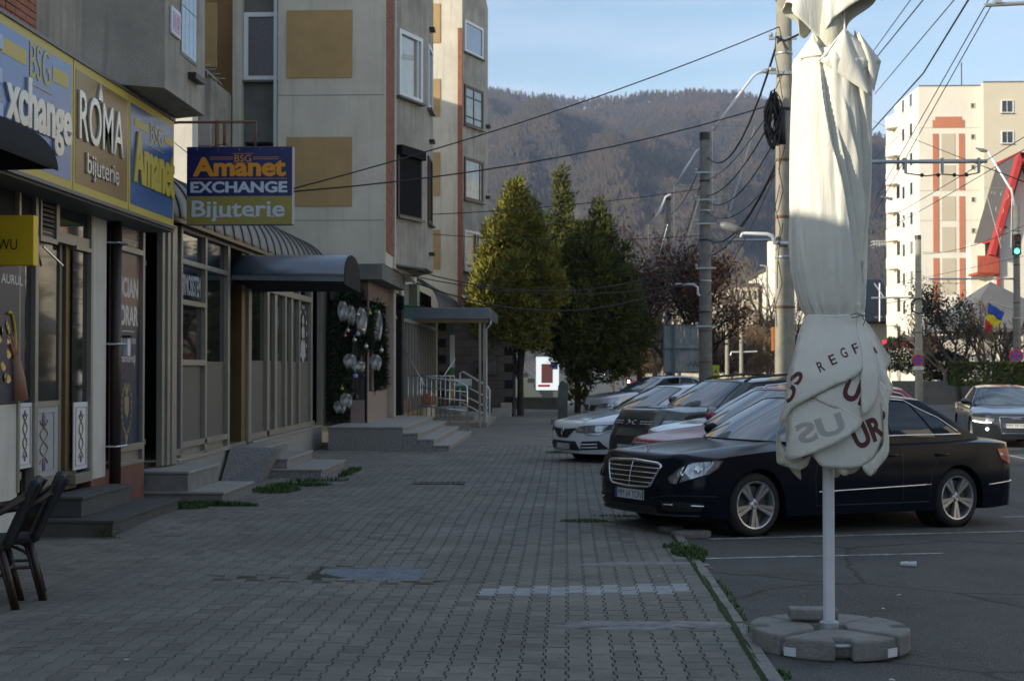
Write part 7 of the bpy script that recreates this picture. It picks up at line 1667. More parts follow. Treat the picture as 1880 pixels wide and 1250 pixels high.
for _z in (2.9, 4.6, 5.9, 6.6, 7.4): part('bracket', U2, galv_m, lambda b: (b.box(P2[0]-.30, P2[0]+.30, P2[1]-.21, P2[1]-.17, _z, _z+.05), b.sphere((P2[0]-.27, P2[1]-.19, _z+.10), .05, 8, 6)))
for _z in (6.8, 7.4): part('bracket', U1, galv_m, lambda b: (b.box(P1[0]-.28, P1[0]+.2, P1[1]-.17, P1[1]-.13, _z, _z+.05), b.sphere((P1[0]-.25, P1[1]-.15, _z+.09), .04, 8, 6)))
whp_m = mat('arm_white', (.62, .64, .66), .4, metal=.2)
def lamp(label, pts, Y, r=.035, head=None, m=whp_m):
    Q = [onY(a, c, Y+(q[0] if q else 0)) for a, c, *q in pts]; t = thing('street_lamp', label, 'street lamp', tuple(Q[0])); part('arm', t, m, lambda b: b.tube(Q, r, 10), smooth=True)
    if head: 
        a, c = onY(*head[0], Y), onY(*head[1], Y); part('lamp_head', t, mat('lamp_grey', (.16, .17, .17), .5), lambda b: b.tube([a, a.lerp(c, .3), a.lerp(c, .8), c], [.05, .08, .07, .03], 10), smooth=True)
    return t
lamp('white bent lamp arm low on the near utility pole with a grey lamp head', [(1452, 447), (1421, 446), (1421, 440), (1417, 433), (1408, 430), (1362, 429), (1361, 436)], 24.6, .035, ((1361, 424), (1322, 412)))
lamp('white lamp arm on the second pole low above the metal panel', [(1285, 543), (1281, 540), (1281, 528), (1274, 522), (1240, 522)], 41.5, .035)
lamp('long slanted lamp arm reaching up beside the near pole', [(1309, 240), (1345, 190), (1383, 140), (1392, 134), (1402, 132)], 42.5, .04, ((1400, 132), (1428, 129)))
lamp('slanted white lamp arm at the top of the second pole', [(1240, 340), (1262, 305), (1280, 277), (1288, 273)], 42.0, .04); lamp('slanted white lamp arm at the top of the third pole', [(1194, 414), (1212, 386), (1222, 362), (1232, 356)], 57, .05)
for i, (px, yt, Y, lb) in enumerate(((1335, 596, 78, 'farther slim lamp post with a light blue band'), (1361, 565, 84, 'farthest slim lamp post with two small arms'), (1409, 490, 120, 'tall far lamp post in front of the white building'))):
    t = thing('lamp_post', lb, 'street lamp', (onY(px, 690, Y).x, Y, 0)); x = onY(px, 690, Y).x; part('shaft', t, pole_m, lambda b: b.lathe([(.13, 0), (.09, onY(px, yt, Y).z), (.01, onY(px, yt, Y).z+.02)], 10, Matrix.Translation((x, Y, 0))))
    if i == 0: part('blue_band', t, mat('band_blue', (.25, .45, .62), .5), lambda b: b.lathe([(.16, .35), (.16, 1.1)], 10, Matrix.Translation((x, Y, 0)))); part('arm', t, whp_m, lambda b: b.tube([onY(1336, 600, Y), onY(1333, 590, Y), onY(1328, 586, Y)], .05, 6))
    if i == 1: part('arm', t, whp_m, lambda b: (b.tube([onY(1361, 646, Y), onY(1343, 646, Y), onY(1341, 652, Y)], .04, 6), b.tube([onY(1361, 646, Y), onY(1390, 645, Y)], .04, 6)))
    if i == 2: part('arm', t, whp_m, lambda b: b.tube([onY(px, 492, Y), onY(1403, 488, Y), onY(1395, 487, Y)], .05, 6))
def arm(label, x, y, z, L, r=.035, tail=True):
    t = thing('trolley_wire_bracket', label, 'wire arm', (x, y, z)); part('beam', t, galv_m, lambda b: b.tube([(x, y, z), (x+L, y, z)], r, 10), smooth=True)
    if tail:
        for f in (.60, .78, .96): part('hanger', t, galv_m, lambda b: b.box(x+L*f-.02, x+L*f+.02, y-.03, y+.03, z-(.2 if f > .55 else .1), z+.06))
        part('insulator_wire', t, wire_m, lambda b: b.tube([(x+L*.60, y, z-.2), (x+L*.7, y, z-.25), (x+L*.78, y, z-.22), (x+L*.88, y, z-.25), (x+L*.96, y, z-.2)], .012, 6))
        for f in (.68, .76, .84, .90): part('insulator', t, black_m, lambda b: b.sphere((x+L*f, y, z-.235), .035, 8, 6))
zA = onY(1700, 297, 24.8).z; arm('grey trolley wire arm reaching right from the near utility pole past the parasol', P1[0], P1[1], zA, onY(1812, 297, 24.8).x-P1[0]); arm('grey trolley wire arm on the second utility pole', P2[0], P2[1], onY(1350, 441, 41.7).z, 3.6)
# wires
def wire(label, pts, r=.012, sag=.0, name='overhead_wire'):
    Q = [onY(a, c, Y) for a, c, Y in pts]; out_ = []
    for a, c in zip(Q, Q[1:]):
        for i in range(10): t = i/10; out_.append(a.lerp(c, t)-Vector((0, 0, sag*4*t*(1-t))))
    out_.append(Q[-1]); b = MB(); b.tube(out_, r, 5); tag(b.build(name, wire_m, smooth=True), label, 'wire')
wire('upper wire from the projecting sign up to the near utility pole', [(537, 347, 18.7), (1430, 50, 24.7)], .010, .15)
wire('lower wire from the projecting sign to the near utility pole', [(537, 352, 18.7), (1425, 190, 24.7)], .011, .22)
wire('thin wire from the second block to the second pole', [(790, 394, 35), (1285, 347, 41.6)], .012, .1); wire('sagging wire from the low bay to the second pole just above its lamp', [(740, 490, 35), (1285, 478, 41.6)], .016, .75)
wire('second sagging wire from the low bay to the second pole', [(740, 503, 35), (1285, 515, 41.6)], .014, .45); wire('lowest sagging cable from the wall lamp past the conifers', [(765, 520, 36), (1282, 508, 41.6)], .02, .85)
wire('thin wire crossing low between the bay and the dark conifer', [(792, 430, 36.5), (1290, 432, 41.6)], .010, .15)
for i, (a, c, s) in enumerate((((1432, 62), (1300, 290), .9), ((1428, 200), (1298, 360), .35), ((1432, 240), (1300, 372), .5), ((1434, 280), (1298, 440), .6), ((1436, 285), (1300, 470), .4), ((1436, 300), (1298, 390), .5), ((1410, 210), (1300, 330), .2), ((1436, 290), (1300, 540), .3))):
    wire(['thick drooping cable from the top of the near pole to the second pole', 'cable from the black coil to the second pole, uppermost of the fan', 'cable just below the uppermost of the fan between the poles', 'middle cable of the fan between the two poles', 'steeper cable of the fan between the two poles', 'slack cable crossing the fan between the poles', 'thin taut cable from the coil to the second pole top', 'steepest thin cable between the two poles'][i], [(*a, 24.7), (*c, 41.6)], [.022, .016, .014, .018, .012, .012, .010, .008][i], s)
for i, (a, c, s) in enumerate((((1288, 330), (1228, 480), .5), ((1286, 440), (1226, 500), .4), ((1286, 480), (1226, 520), .3), ((1288, 300), (1222, 395), .4))):
    wire(['cable dropping from the second pole to the third pole', 'middle cable from the second to the third pole', 'lower cable from the second to the third pole', 'upper cable from the second to the third pole'][i], [(*a, 41.6), (*c, 56)], .014, s)
RW = [((1598, 102, 60), (1672, 0, 45), .018, 'upper left wire of the pair right of the parasol top'), ((1604, 112, 60), (1695, 0, 45), .024, 'thick wire of the pair right of the parasol top'), ((1606, 173, 50), (1752, 0, 32), .014, 'thin diagonal wire right of the parasol'), ((1597, 244, 50), (1690, 140, 38), .02, ''), ((1600, 378, 60), (1815, 0, 30), .013, 'left wire of the steep parallel pair over the white tower'), ((1608, 388, 60), (1826, 0, 30), .013, 'right wire of the steep parallel pair over the white tower'), ((1603, 222, 70), (1880, 334, 20), .008, 'thin falling wire in front of the white tower'), ((1610, 412, 60), (1880, 252, 30), .010, 'wire rising to the right across the white tower'), ((1610, 430, 60), (1880, 275, 30), .010, 'lower wire rising to the right across the white tower'), ((1695, 466, 90), (1880, 414, 60), .016, 'curved wire from the far pole towards the traffic light'), ((1640, 520, 90), (1880, 470, 70), .012, 'low wire behind the traffic light'), ((1600, 560, 90), (1690, 545, 90), .02, 'short low wire left of the far pole')]
for a, c, r, lb in RW:
    if lb and c[1] == 0:
        A_, B_2 = onY(*a), onY(*c); E_ = B_2+(B_2-A_)*.9; b = MB(); b.tube([A_, B_2, E_], r, 5); tag(b.build('overhead_wire', wire_m, smooth=True), lb, 'wire')
    elif lb: wire(lb, [a, c], r, .3 if a[0] == 1695 else .05)
wire('bold diagonal wire right of the parasol running off the top', [(1597, 244, 50), (1695, 135, 38), (1778, 0, 30), (1850, -120, 26)], .022, 0)
wire('upper right corner wire from the lamp bracket', [(1600, 297, 60), (1650, 250, 60)], .01, 0)
# cable bundle on the near pole
CBN = thing('cable_bundle', 'tangled coil of black cables strapped to the near utility pole', 'cables', (3.7, 24.5, 6.2))
r_ = random.Random(8)
def coil(k):
    def f(b):
        c = onY(1418+r_.uniform(-5, 8), 222+r_.uniform(-12, 12), 24.45); w, h = r_.uniform(.05, .13), r_.uniform(.25, .46); ph = r_.uniform(0, 3)
        b.tube([c+Vector((w*math.cos(t)+.02*math.sin(3*t+ph), -.05+.06*math.sin(t*2+ph), h*math.sin(t))) for t in L_(0, 6.28, 20)], r_.choice((.010, .014, .020)), 5)
    return f
for k in range(16): part('cable_loop', CBN, wire_m, coil(k), smooth=True)
part('cable_sleeve', CBN, wire_m, lambda b: (b.tube([onY(1424, 172, 24.5), onY(1413, 190, 24.5), onY(1404, 208, 24.5)], [.05, .07, .03], 8), b.tube([onY(1432, 205, 24.5), onY(1434, 265, 24.5)], [.10, .09], 8)), smooth=True)
for i in range(7): part('loose_cable', CBN, wire_m, lambda b: b.tube([onY(1430+r_.uniform(-6, 8), 60+i*70+t*40, 24.5)+Vector((r_.uniform(-.04, .06), 0, 0)) for t in range(4)], .007, 4))
TL_ = thing('cable_clamp', 'black cable clamp near the top of the utility pole', 'clamp', (3.7, 24.5, 7)); part('clamp', TL_, black_m, lambda b: (b.tube([onY(1425, 68, 24.5), onY(1440, 76, 24.5), onY(1470, 62, 24.4)], .02, 6), b.tube([onY(1432, 66, 24.5), onY(1447, 92, 24.5)], .015, 6)))
EB = thing('street_banner_frame', 'orange edged narrow box fixed low on the near utility pole', 'box', (3.5, 25, 2.3)); a, c = onY(1416, 675, 25), onY(1456, 600, 25); part('box', EB, mat('box_orange', (.36, .14, .04), .6), lambda b: b.box(a.x+.03, a.x+.09, 25.0, 25.2, a.z+.3, c.z)); part('dark_side', EB, black_m, lambda b: b.box(c.x-.04, c.x+.05, 25.15, 25.4, a.z, c.z))
# Christmas wire decorations
def xmas(label, P, Y, curls):
    Q = [onY(a, c, Y) for a, c in P]; t = thing('wire_decoration', label, 'decoration', tuple(Q[0])); part('frame', t, galv_m, lambda b: b.tube(Q+[Q[0]], .018, 6))
    r_ = random.Random(int(P[0][0]))
    for k in range(curls):
        u, v = r_.uniform(.15, .85), r_.uniform(.08, .9); c = (Q[0].lerp(Q[1], u)).lerp(Q[3].lerp(Q[2], u), v); R0 = r_.uniform(.12, .32); ph = r_.uniform(0, 6)
        part('curl', t, galv_m, lambda b: b.tube([c+Vector((R0*(1-.1*a)*math.cos(a+ph), 0, R0*(1-.1*a)*math.sin(a+ph))) for a in L_(0, 5.5, 14)], .009, 4))
xmas('large slanted wire light frame between the second and the near pole', [(1308, 231), (1386, 231), (1340, 386), (1308, 386)], 42.3, 14); xmas('smaller wire light frame left of the second pole', [(1237, 340), (1290, 340), (1262, 440), (1237, 440)], 50, 7); xmas('smallest wire light frame left of the third pole', [(1190, 412), (1226, 412), (1210, 470), (1190, 470)], 57, 4); xmas('wire light frame in front of the red roofed house', [(1808, 345), (1858, 345), (1856, 455), (1838, 455)], 80, 6)
# metal panel (back of a hoarding)
MP = thing('metal_hoarding', 'grey ribbed back of a metal hoarding behind the second pole', 'hoarding', (4, 47, 0)); a, c = onY(1219, 682, 47), onY(1306, 598, 47)
hp_m = mat('hoarding_grey', (.26, .30, .31), .6, metal=.2, var=.3, vscale=3, streak=.3)
n = 14
for i in range(n): x0 = a.x+(c.x-a.x)*i/n; part('panel', MP, hp_m, lambda b: b.box(x0+.004, x0+(c.x-a.x)/n-.004, 47+.015*(i % 2), 47.03+.015*(i % 2), a.z, c.z))
part('frame', MP, mat('frame_steel_blue', (.07, .10, .13), .5), lambda b: (b.box(a.x-.03, c.x+.03, 46.95, 46.99, c.z, c.z+.05), b.box(a.x-.03, c.x+.03, 46.95, 46.99, a.z-.05, a.z), b.box(a.x-.03, c.x+.03, 46.95, 46.99, (a.z+c.z)/2-.02, (a.z+c.z)/2+.02), b.box(a.x+.28, a.x+.36, 46.93, 46.99, 0, c.z), b.box(a.x-.03, a.x+.01, 46.94, 46.99, 0, c.z), b.box(c.x-.01, c.x+.03, 46.94, 46.99, 0, c.z)))
b = MB(); b.tube([onY(1262+i*3, 668+5*math.sin(i*2.2), 46.98) for i in range(9)], .012, 4); b.build('scribble', mat('scribble_dark', (.06, .07, .08), .8), MP)
CS = thing('crossing_sign', 'fluorescent yellow crossing sign above the parked cars', 'sign', tuple(onY(1314, 688, 60))); a, c = onY(1308, 700, 60), onY(1321, 670, 60); part('board', CS, mat('sign_lime', (.55, .62, .03), .5, emit=.0), lambda b: b.box(a.x, c.x, 60, 60.03, a.z, c.z)); part('symbol', CS, mat('ink_blue', (.05, .08, .2), .6), lambda b: (b.prism([(-.07, 0), (.07, 0), (0, .14)], onY(1314.5, 684, 59.97), XU, ZV, YU, .02), b.sphere(onY(1314.5, 693, 59.97), .05, 8, 5))); part('post', CS, galv_m, lambda b: b.tube([onY(1314.5, 700, 60.05), Vector((onY(1314.5, 700, 60).x, 60.05, 0))], .03, 6))
# blue tarp and red umbrella spot behind the trees
TB = thing('market_parasol', 'blue and red market parasol glimpsed through the dark tree', 'parasol', (5.5, 75, 0)); part('blue_cloth', TB, mat('cloth_blue', (.03, .12, .42), .8), lambda b: b.lathe([(.02, onY(1, 545, 75).z), (.7, onY(1, 562, 75).z)], 8, Matrix.Translation((onY(1268, 560, 75).x, 75, 0)))); part('red_cloth', TB, mat('cloth_red', (.5, .05, .02), .8), lambda b: b.box(onY(1273, 590, 75).x, onY(1283, 590, 75).x, 75, 75.2, onY(1, 598, 75).z, onY(1, 580, 75).z)); part('mast', TB, galv_m, lambda b: b.tube([(onY(1268, 560, 75).x, 75, 0), (onY(1268, 560, 75).x, 75, onY(1, 545, 75).z)], .03, 6))
# ---- buildings
cream_m = mat('tower_cream', (.74, .70, .60), .9, var=.08, vscale=.4, streak=.15); cream2_m = mat('tower_beige', (.52, .46, .35), .9, var=.06, vscale=.4); terra_m = mat('tower_terracotta', (.50, .19, .11), .9, var=.1, vscale=.8)
WT = thing('white_tower_block', 'tall white apartment block with terracotta stripes and round balconies on its left end', 'building', (32, 128, 0)); YT = 128
X_ = lambda px, Y=YT: onY(px, 400, Y).x
Zt = lambda py, Y=YT: onY(1700, py, Y).z
part('wall', WT, cream_m, lambda b: b.box(X_(1688), X_(1802), YT, YT+9.5, 0, Zt(159)))
part('right_wing', WT, mat('tower_beige_wall', (.60, .54, .42), .9, var=.06, vscale=.4), lambda b: b.box(X_(1802), X_(1802)+26, YT-.8, YT+22, 0, Zt(156)))
part('parapet', WT, stuccod_m, lambda b: (b.box(X_(1688), X_(1802), YT-.05, YT+.2, Zt(159), Zt(157)), b.box(X_(1802), X_(1802)+26, YT-.85, YT-.6, Zt(156), Zt(154))))
part('terracotta_cap', WT, terra_m, lambda b: b.prism([(X_(1713), Zt(235)), (X_(1771), Zt(235)), (X_(1771), Zt(221)), (X_(1766), Zt(221)), (X_(1766), Zt(215)), (X_(1718), Zt(215)), (X_(1718), Zt(221)), (X_(1713), Zt(221))], (0, YT-.06, 0), XU, ZV, YU, .08))
for ya, yb_ in ((246, 350), (361, 463), (474, 612)):
    for xa_, xb2 in ((1713, 1723), (1761, 1771)): boxp('terracotta_stripe', WT, terra_m, X_(xa_), X_(xb2), YT-.06, YT+.02, Zt(yb_), Zt(ya))
for ya, yb_ in ((246, 293), (304, 350), (361, 405), (417, 463), (474, 540)): boxp('beige_panel', WT, cream2_m, X_(1729), X_(1754), YT-.04, YT+.02, Zt(yb_), Zt(ya))
for y in (235, 293, 350, 405, 463, 520): part('joint_line', WT, cream2_m, lambda b: b.box(X_(1688), X_(1802), YT-.02, YT+.02, Zt(y+.5), Zt(y-.5)))
for y in (195, 252, 308, 367, 424, 480, 536): window(WT, (0, YT, 0), XU, NYn, X_(1783), X_(1791), Zt(y+5), Zt(y-5), frame=cream2_m, pane=glass_m, fw=.06, sill=False)
for i, y in enumerate((200, 256, 312, 368)): window(WT, (0, YT-.8, 0), XU, NYn, X_(1834), X_(1857), Zt(y+12), Zt(y-12), frame=white_m, pane=glassi_m, fw=.09, cols=(X_(1845),), depth=.06)
rbal = cream_m
for k in range(9):
    z = Zt(193+k*55.3)-.6; cx, cy = X_(1688)+.75, 137.3
    bl_ = part('round_balcony', WT, rbal, lambda b: b.lathe([(.01, z), (1.55, z), (1.62, z+.08), (1.62, z+1.1), (1.5, z+1.12), (1.5, z+.15), (.01, z+.15)], 24, Matrix.Translation((cx, cy, 0))), smooth=False)
    for a0 in (2.2, 5.2): window(WT, (X_(1688), YT, 0), YU, (-1, 0, 0), a0, a0+1.2, z+.9, z+2.2, frame=white_m, pane=glass_m, fw=.09, sill=False)
    if k: boxp('balcony_door', WT, glass_m, X_(1688)-.03, X_(1688)-.005, 135.4, 136.6, z-1.4, z-.1)
part('antenna', WT, wire_m, lambda b: b.tube([(X_(1790), YT+4, Zt(158)), (X_(1790), YT+4, Zt(98))], .05, 5))
part('corner_wall', WT, cream_m, lambda b: b.box(X_(1688)+.2, X_(1688)+8, 137.52, 142, 0, Zt(159)-.5))
AWN = thing('red_shop_awning', 'red shop awning at the foot of the white tower', 'awning', (X_(1650, 125), 125, 3)); part('awning_cloth', AWN, mat('awning_red', (.62, .03, .04), .7), lambda b: b.prism([(0, 0), (0, .8), (-1.2, .0)], (X_(1624, 124), 125.2, onY(1650, 640, 124).z), YU, ZV, XU, X_(1674, 124)-X_(1624, 124)))
BN = thing('purple_banner', 'purple banner behind the bare shrubs left of the tower base', 'banner', (X_(1705, 110), 110, 0)); part('cloth', BN, mat('banner_purple', (.12, .07, .28), .7, var=.4, vscale=2), lambda b: b.box(X_(1693, 110), X_(1727, 110), 110, 110.1, onY(1700, 680, 110).z, onY(1700, 630, 110).z))
# red roofed house
RH = thing('red_roofed_house', 'cream house with a steep red-edged gable and a red balcony at the right edge', 'house', (33, 100, 0)); YR = 100
XR_, ZR_ = (lambda px: onY(px, 400, YR).x), (lambda py: onY(1850, py, YR).z)
redm = mat('roof_red', (.42, .035, .028), .7, var=.15, vscale=1); greyr = mat('roof_slate', (.085, .075, .072), .8, var=.15, vscale=1)
part('gable_wall', RH, cream_m, lambda b: b.prism([(XR_(1824), 0), (XR_(1960), 0), (XR_(1960), ZR_(465)), (XR_(1884), ZR_(290)), (XR_(1824), ZR_(478))], (0, YR, 0), XU, ZV, YU, 4.3), normals=True); part('lower_wall', RH, cream_m, lambda b: b.box(XR_(1797), XR_(1823.5), YR+2, YR+3.2, 0, ZR_(442)))
part('verge', RH, redm, lambda b: (b.beam((XR_(1815), YR-.5, ZR_(470)), (XR_(1870), YR-.5, ZR_(284)), .9, .35), b.beam((XR_(1870), YR-.5, ZR_(284)), (XR_(1950), YR-.5, ZR_(470)), .9, .35))); part('red_roof', RH, redm, lambda b: b.add([(XR_(1870), YR-.4, ZR_(280)), (XR_(1955), YR-.4, ZR_(470)), (XR_(1955), YR+5, ZR_(470)), (XR_(1870), YR+5, ZR_(280))], [(0, 1, 2, 3)]), solid=.2)
part('slate_roof', RH, greyr, lambda b: b.add([(XR_(1869), YR-.4, ZR_(286)), (XR_(1823), YR-.4, ZR_(440)), (XR_(1823), YR+4.6, ZR_(440)), (XR_(1869), YR+4.6, ZR_(286))], [(0, 1, 2, 3)]), solid=.15); part('red_fascia', RH, redm, lambda b: b.box(XR_(1823)-.12, XR_(1823)-.02, YR-.4, YR+4.6, ZR_(443), ZR_(439)))
part('strut', RH, redm, lambda b: (b.box(XR_(1831)-.08, XR_(1831)+.08, YR-.2, YR, 0, ZR_(440)), b.beam((XR_(1826), YR-.3, ZR_(420)), (XR_(1846), YR-.3, ZR_(418)), .15)))
bal = thing('red_balcony', 'red boarded balcony on the cream gabled house', 'balcony', (XR_(1810), YR, ZR_(505)))
for i in range(11): x0 = XR_(1791)+(XR_(1831)-XR_(1791))*i/11; part('board', bal, mat('balcony_red', (.46, .09, .05), .75, var=.2, vscale=2), lambda b: b.box(x0+.01, x0+(XR_(1831)-XR_(1791))/11-.01, YR-.4, YR-.34, ZR_(502), ZR_(470)))
part('balcony_floor', bal, MATS['balcony_red'], lambda b: b.box(XR_(1791), XR_(1831), YR-.33, YR+1.9, ZR_(504), ZR_(500)))
LR = thing('low_hall', 'low hall with a grey pyramid roof and white columns at the right edge', 'building', (33, 88, 0)); Y8 = 88; X8, Z8 = (lambda px: onY(px, 400, Y8).x), (lambda py: onY(1850, py, Y8).z)
part('roof', LR, mat('roof_zinc', (.16, .16, .155), .6, metal=.2, var=.2, vscale=1), lambda b: b.add([(X8(1762), Y8, Z8(604)), (X8(1990), Y8, Z8(604)), (X8(1990), Y8+13, Z8(604)), (X8(1762), Y8+13, Z8(604)), (X8(1876), Y8+6.5, Z8(505))], [(0, 1, 4), (1, 2, 4), (2, 3, 4), (3, 0, 4), (3, 2, 1, 0)])); part('fascia', LR, stuccod_m, lambda b: b.box(X8(1764), X8(1985), Y8+.05, Y8+.3, Z8(609), Z8(604)))
part('wall', LR, mat('hall_wall', (.35, .33, .30), .9, var=.2, vscale=1), lambda b: b.box(X8(1812), X8(1980), Y8+1.8, Y8+12, 0, Z8(609)))
for px in (1798, 1840, 1880): part('column', LR, whitewall_m, lambda b: b.lathe([(.2, 0), (.18, Z8(609))], 14, Matrix.Translation((X8(px), Y8+.6, 0))), smooth=True)
for i in range(3): window(LR, (0, Y8+1.8, 0), XU, NYn, X8(1822+i*20), X8(1834+i*20), .9, 2.3, frame=white_m, pane=glass_m, fw=.06)
# dark roofed building left of the tower and cream houses beyond
DRB = thing('dark_roofed_building', 'building with a large dark slate roof seen between the parasol and the white tower', 'building', (25, 150, 0)); X5, Z5 = (lambda px: onY(px, 400, 150).x), (lambda py: onY(1600, py, 150).z)
part('roof', DRB, mat('roof_dark', (.035, .037, .042), .6, var=.3, vscale=.5), lambda b: b.add([(X5(1470), 150, Z5(592)), (X5(1655), 150, Z5(592)), (X5(1655), 160, Z5(505)), (X5(1500), 160, Z5(505))], [(0, 1, 2, 3)]), solid=.3); part('wall', DRB, cream_m, lambda b: b.box(X5(1475), X5(1650), 151, 168, 0, Z5(590)))
for i in range(4): part('skylight', DRB, whitep_m, lambda b: b.box(X5(1607+i*9), X5(1613+i*9), 150.6+i*.1, 151.0+i*.1, Z5(585), Z5(580)))
fb = [(1340, 1392, 526, 230, 'pale yellow house left of the white far block', cream2_m), (1392, 1412, 508, 236, 'narrow cream block in the middle distance', cream_m), (1409, 1446, 497, 225, 'bright white far block beside the near utility pole', cream_m), (1300, 1345, 535, 250, 'far cream block behind the second utility pole', cream_m), (1446, 1480, 530, 240, 'far cream block behind the near utility pole', cream_m), (1180, 1300, 560, 260, 'long pale block behind the dark trees', cream2_m)]
for x0, x1, y0, Y, lb, m in fb:
    t = thing('far_building', lb, 'building', (onY((x0+x1)/2, 676, Y).x, Y, 0)); a, c = onY(x0, 680, Y), onY(x1, y0, Y); part('wall', t, m, lambda b: b.box(a.x, c.x, Y, Y+14, 0, c.z)); part('roof', t, greyr, lambda b: b.box(a.x-.3, c.x+.3, Y-.3, Y+14.3, c.z, c.z+.5))
    ncol = max(2, int((x1-x0)/9)); 
    for k in range(int(c.z/2.9)):
        for j in range(ncol):
            xx = a.x+(c.x-a.x)*(j+.3)/ncol; part('window', t, glass_m, lambda b: b.box(xx, xx+(c.x-a.x)/ncol*.4, Y-.06, Y-.005, 1.2+k*2.9, 2.6+k*2.9))
t = thing('far_building', 'cream block standing behind the parasol and the near utility pole', 'building', (25, 140, 0)); part('wall', t, cream_m, lambda b: b.box(22.0, 29.4, 141, 156, 0, 15.5)); part('red_base', t, terra_m, lambda b: b.box(22.0, 29.4, 140.9, 140.99, 0, 3.2))
for k in range(4):
    for j in range(3): boxp('window', t, glass_m, 22.8+j*2.3, 24.2+j*2.3, 140.9, 140.99, 4.6+k*2.8, 6.1+k*2.8)
# opposite side of the street (seen mirrored in shop windows and car bodies)
OB = thing('apartment_block', 'cream apartment block across the street beyond the right picture edge', 'building', (34, 30, 0))
part('wall', OB, cream_m, lambda b: b.box(30, 44, 6, 88, 0, 15)); part('cream_band', OB, cream2_m, lambda b: b.box(29.9, 30.0, 6, 88, 3.2, 4.0))
for k in range(4):
    for j in range(19):
        y = 8+j*4.1; boxp('window', OB, glass_m, 29.93, 29.99, y, y+1.5, 4.9+k*2.9, 6.4+k*2.9)
for j in range(9): boxp('shop_window', OB, glass_m, 29.93, 29.99, 8+j*6.4, 12+j*6.4, .5, 2.8)
BB_ = thing('apartment_block', 'shaded apartment block behind the viewer on the parking side', 'building', (18, -26, 0)); part('wall', BB_, stucco_m, lambda b: b.box(3, 44, -34, -24, 0, 13)); part('dark_reflection_wing', BB_, mat('reflection_dark', (.05, .032, .026), .9, var=.3, vscale=2), lambda b: b.box(27, 40, -23.9, 5.9, 0, 8))  # near-black wing is added out of view to darken the saloon's side reflection
for k in range(4):
    for j in range(9): boxp('window', BB_, glass_m, 5+j*4.3, 6.5+j*4.3, -24.05, -23.97, 1.2+k*3, 2.7+k*3)
# signs
def round_sign(label, px, py, Y, pole_top, pr, arm_=None, pole=True):
    c = onY(px, py, Y); r = pr*Y/F_; t = thing('no_stopping_sign', label, 'sign', tuple(c)); M_ = lambda d: Matrix.Translation(c+Vector((0, d, 0))) @ Matrix.Rotation(R(90), 4, 'X')
    part('red_rim', t, mat('sign_red', (.55, .02, .02), .5), lambda b: b.lathe([(.001, 0), (r, 0), (r, -.03)], 28, M_(0))); part('blue_disc', t, mat('sign_blue_road', (.02, .06, .42), .5), lambda b: b.lathe([(.001, 0), (r*.80, 0)], 28, M_(-.01)))
    part('red_cross', t, MATS['sign_red'], lambda b: [b.beam(c+Vector((-r*.6*s, -.018, -r*.6)), c+Vector((r*.6*s, -.018, r*.6)), r*.20, .004, up=(0, 1, 0)) for s in (1, -1)]); part('plate', t, whitep_m, lambda b: b.box(c.x-r*.95, c.x+r*.95, Y-.01, Y+.01, c.z-r*1.65, c.z-r*1.1))
    part('plate_text', t, mat('ink_grey', (.15, .15, .15), .6), lambda b: letter(b, '< 50 m', (c.x-r*.7, Y-.013, c.z-r*1.5), XU, ZV, r*1.4, r*.25)); return t
q = onY(1687, 700, 78); U4 = upole('far slender utility pole with a no stopping sign in front of the white tower', q.x, 78, onY(1687, 436, 78).z, .22, .15, 5); part('top_cap', U4, black_m, lambda b: b.lathe([(.17, onY(1687, 440, 78).z), (.17, onY(1687, 432, 78).z)], 10, Matrix.Translation((q.x, 78, 0))))
part('cable_ring', U4, wire_m, lambda b: b.lathe([(.40, -.03), (.45, 0), (.40, .03), (.36, 0), (.40, -.03)], 24, Matrix.Translation(onY(1687, 562, 77.6)) @ Matrix.Rotation(R(90), 4, 'X')))
round_sign('no stopping sign on the far slender pole', 1686, 661, 77.5, 0, 10.5)
q5 = onY(1868, 700, 75); U5 = upole('utility pole carrying the traffic light at the right edge', q5.x, 75, onY(1868, 378, 75).z, .21, .15, 6, m=MATS['pole_grey']); round_sign('larger no stopping sign on the pole by the traffic light', 1866, 654, 74.6, 0, 13)
TLt = thing('traffic_light', 'traffic light showing green on the pole at the right edge', 'traffic light', tuple(onY(1867, 450, 74.6))); a, c = onY(1860, 468, 74.5), onY(1874, 430, 74.5); part('housing', TLt, black_m, lambda b: b.box(a.x, c.x, 74.4, 74.7, a.z, c.z), bevel=.03)
for i, (py, m) in enumerate(((436, mat('lens_red_off', (.05, .005, .005), .3)), (449, mat('lens_amber_off', (.05, .03, .005), .3)), (461, mat('lens_green_lit', (.10, 1.0, .62), .3, emit=3.0)))): p = onY(1867, py, 74.36); part('lens', TLt, m, lambda b: b.sphere(p, .14, 14, 8, sc=(1, .35, 1))); part('visor', TLt, black_m, lambda b: b.lathe([(.17, -.02), (.17, .14)], 14, Matrix.Translation(p+Vector((0, -.02, 0))) @ Matrix.Rotation(R(90), 4, 'X'), arc=(0, math.pi)))
arm('slim trolley wire arm reaching left from the traffic light pole', q5.x, 75, onY(1800, 512, 75).z, onY(1706, 512, 75).x-q5.x, r=.05)
t = thing('street_lamp', 'slanted white street lamp above the red roofed house', 'street lamp', tuple(onY(1858, 352, 76))); part('arm', t, whp_m, lambda b: b.tube([onY(1862, 378, 76), onY(1857, 350, 76), onY(1813, 278, 76)], .06, 8), smooth=True); part('lamp_head', t, MATS['lamp_grey'], lambda b: b.tube([onY(1813, 278, 76), onY(1802, 276, 76), onY(1791, 272, 76)], [.06, .12, .03], 8))
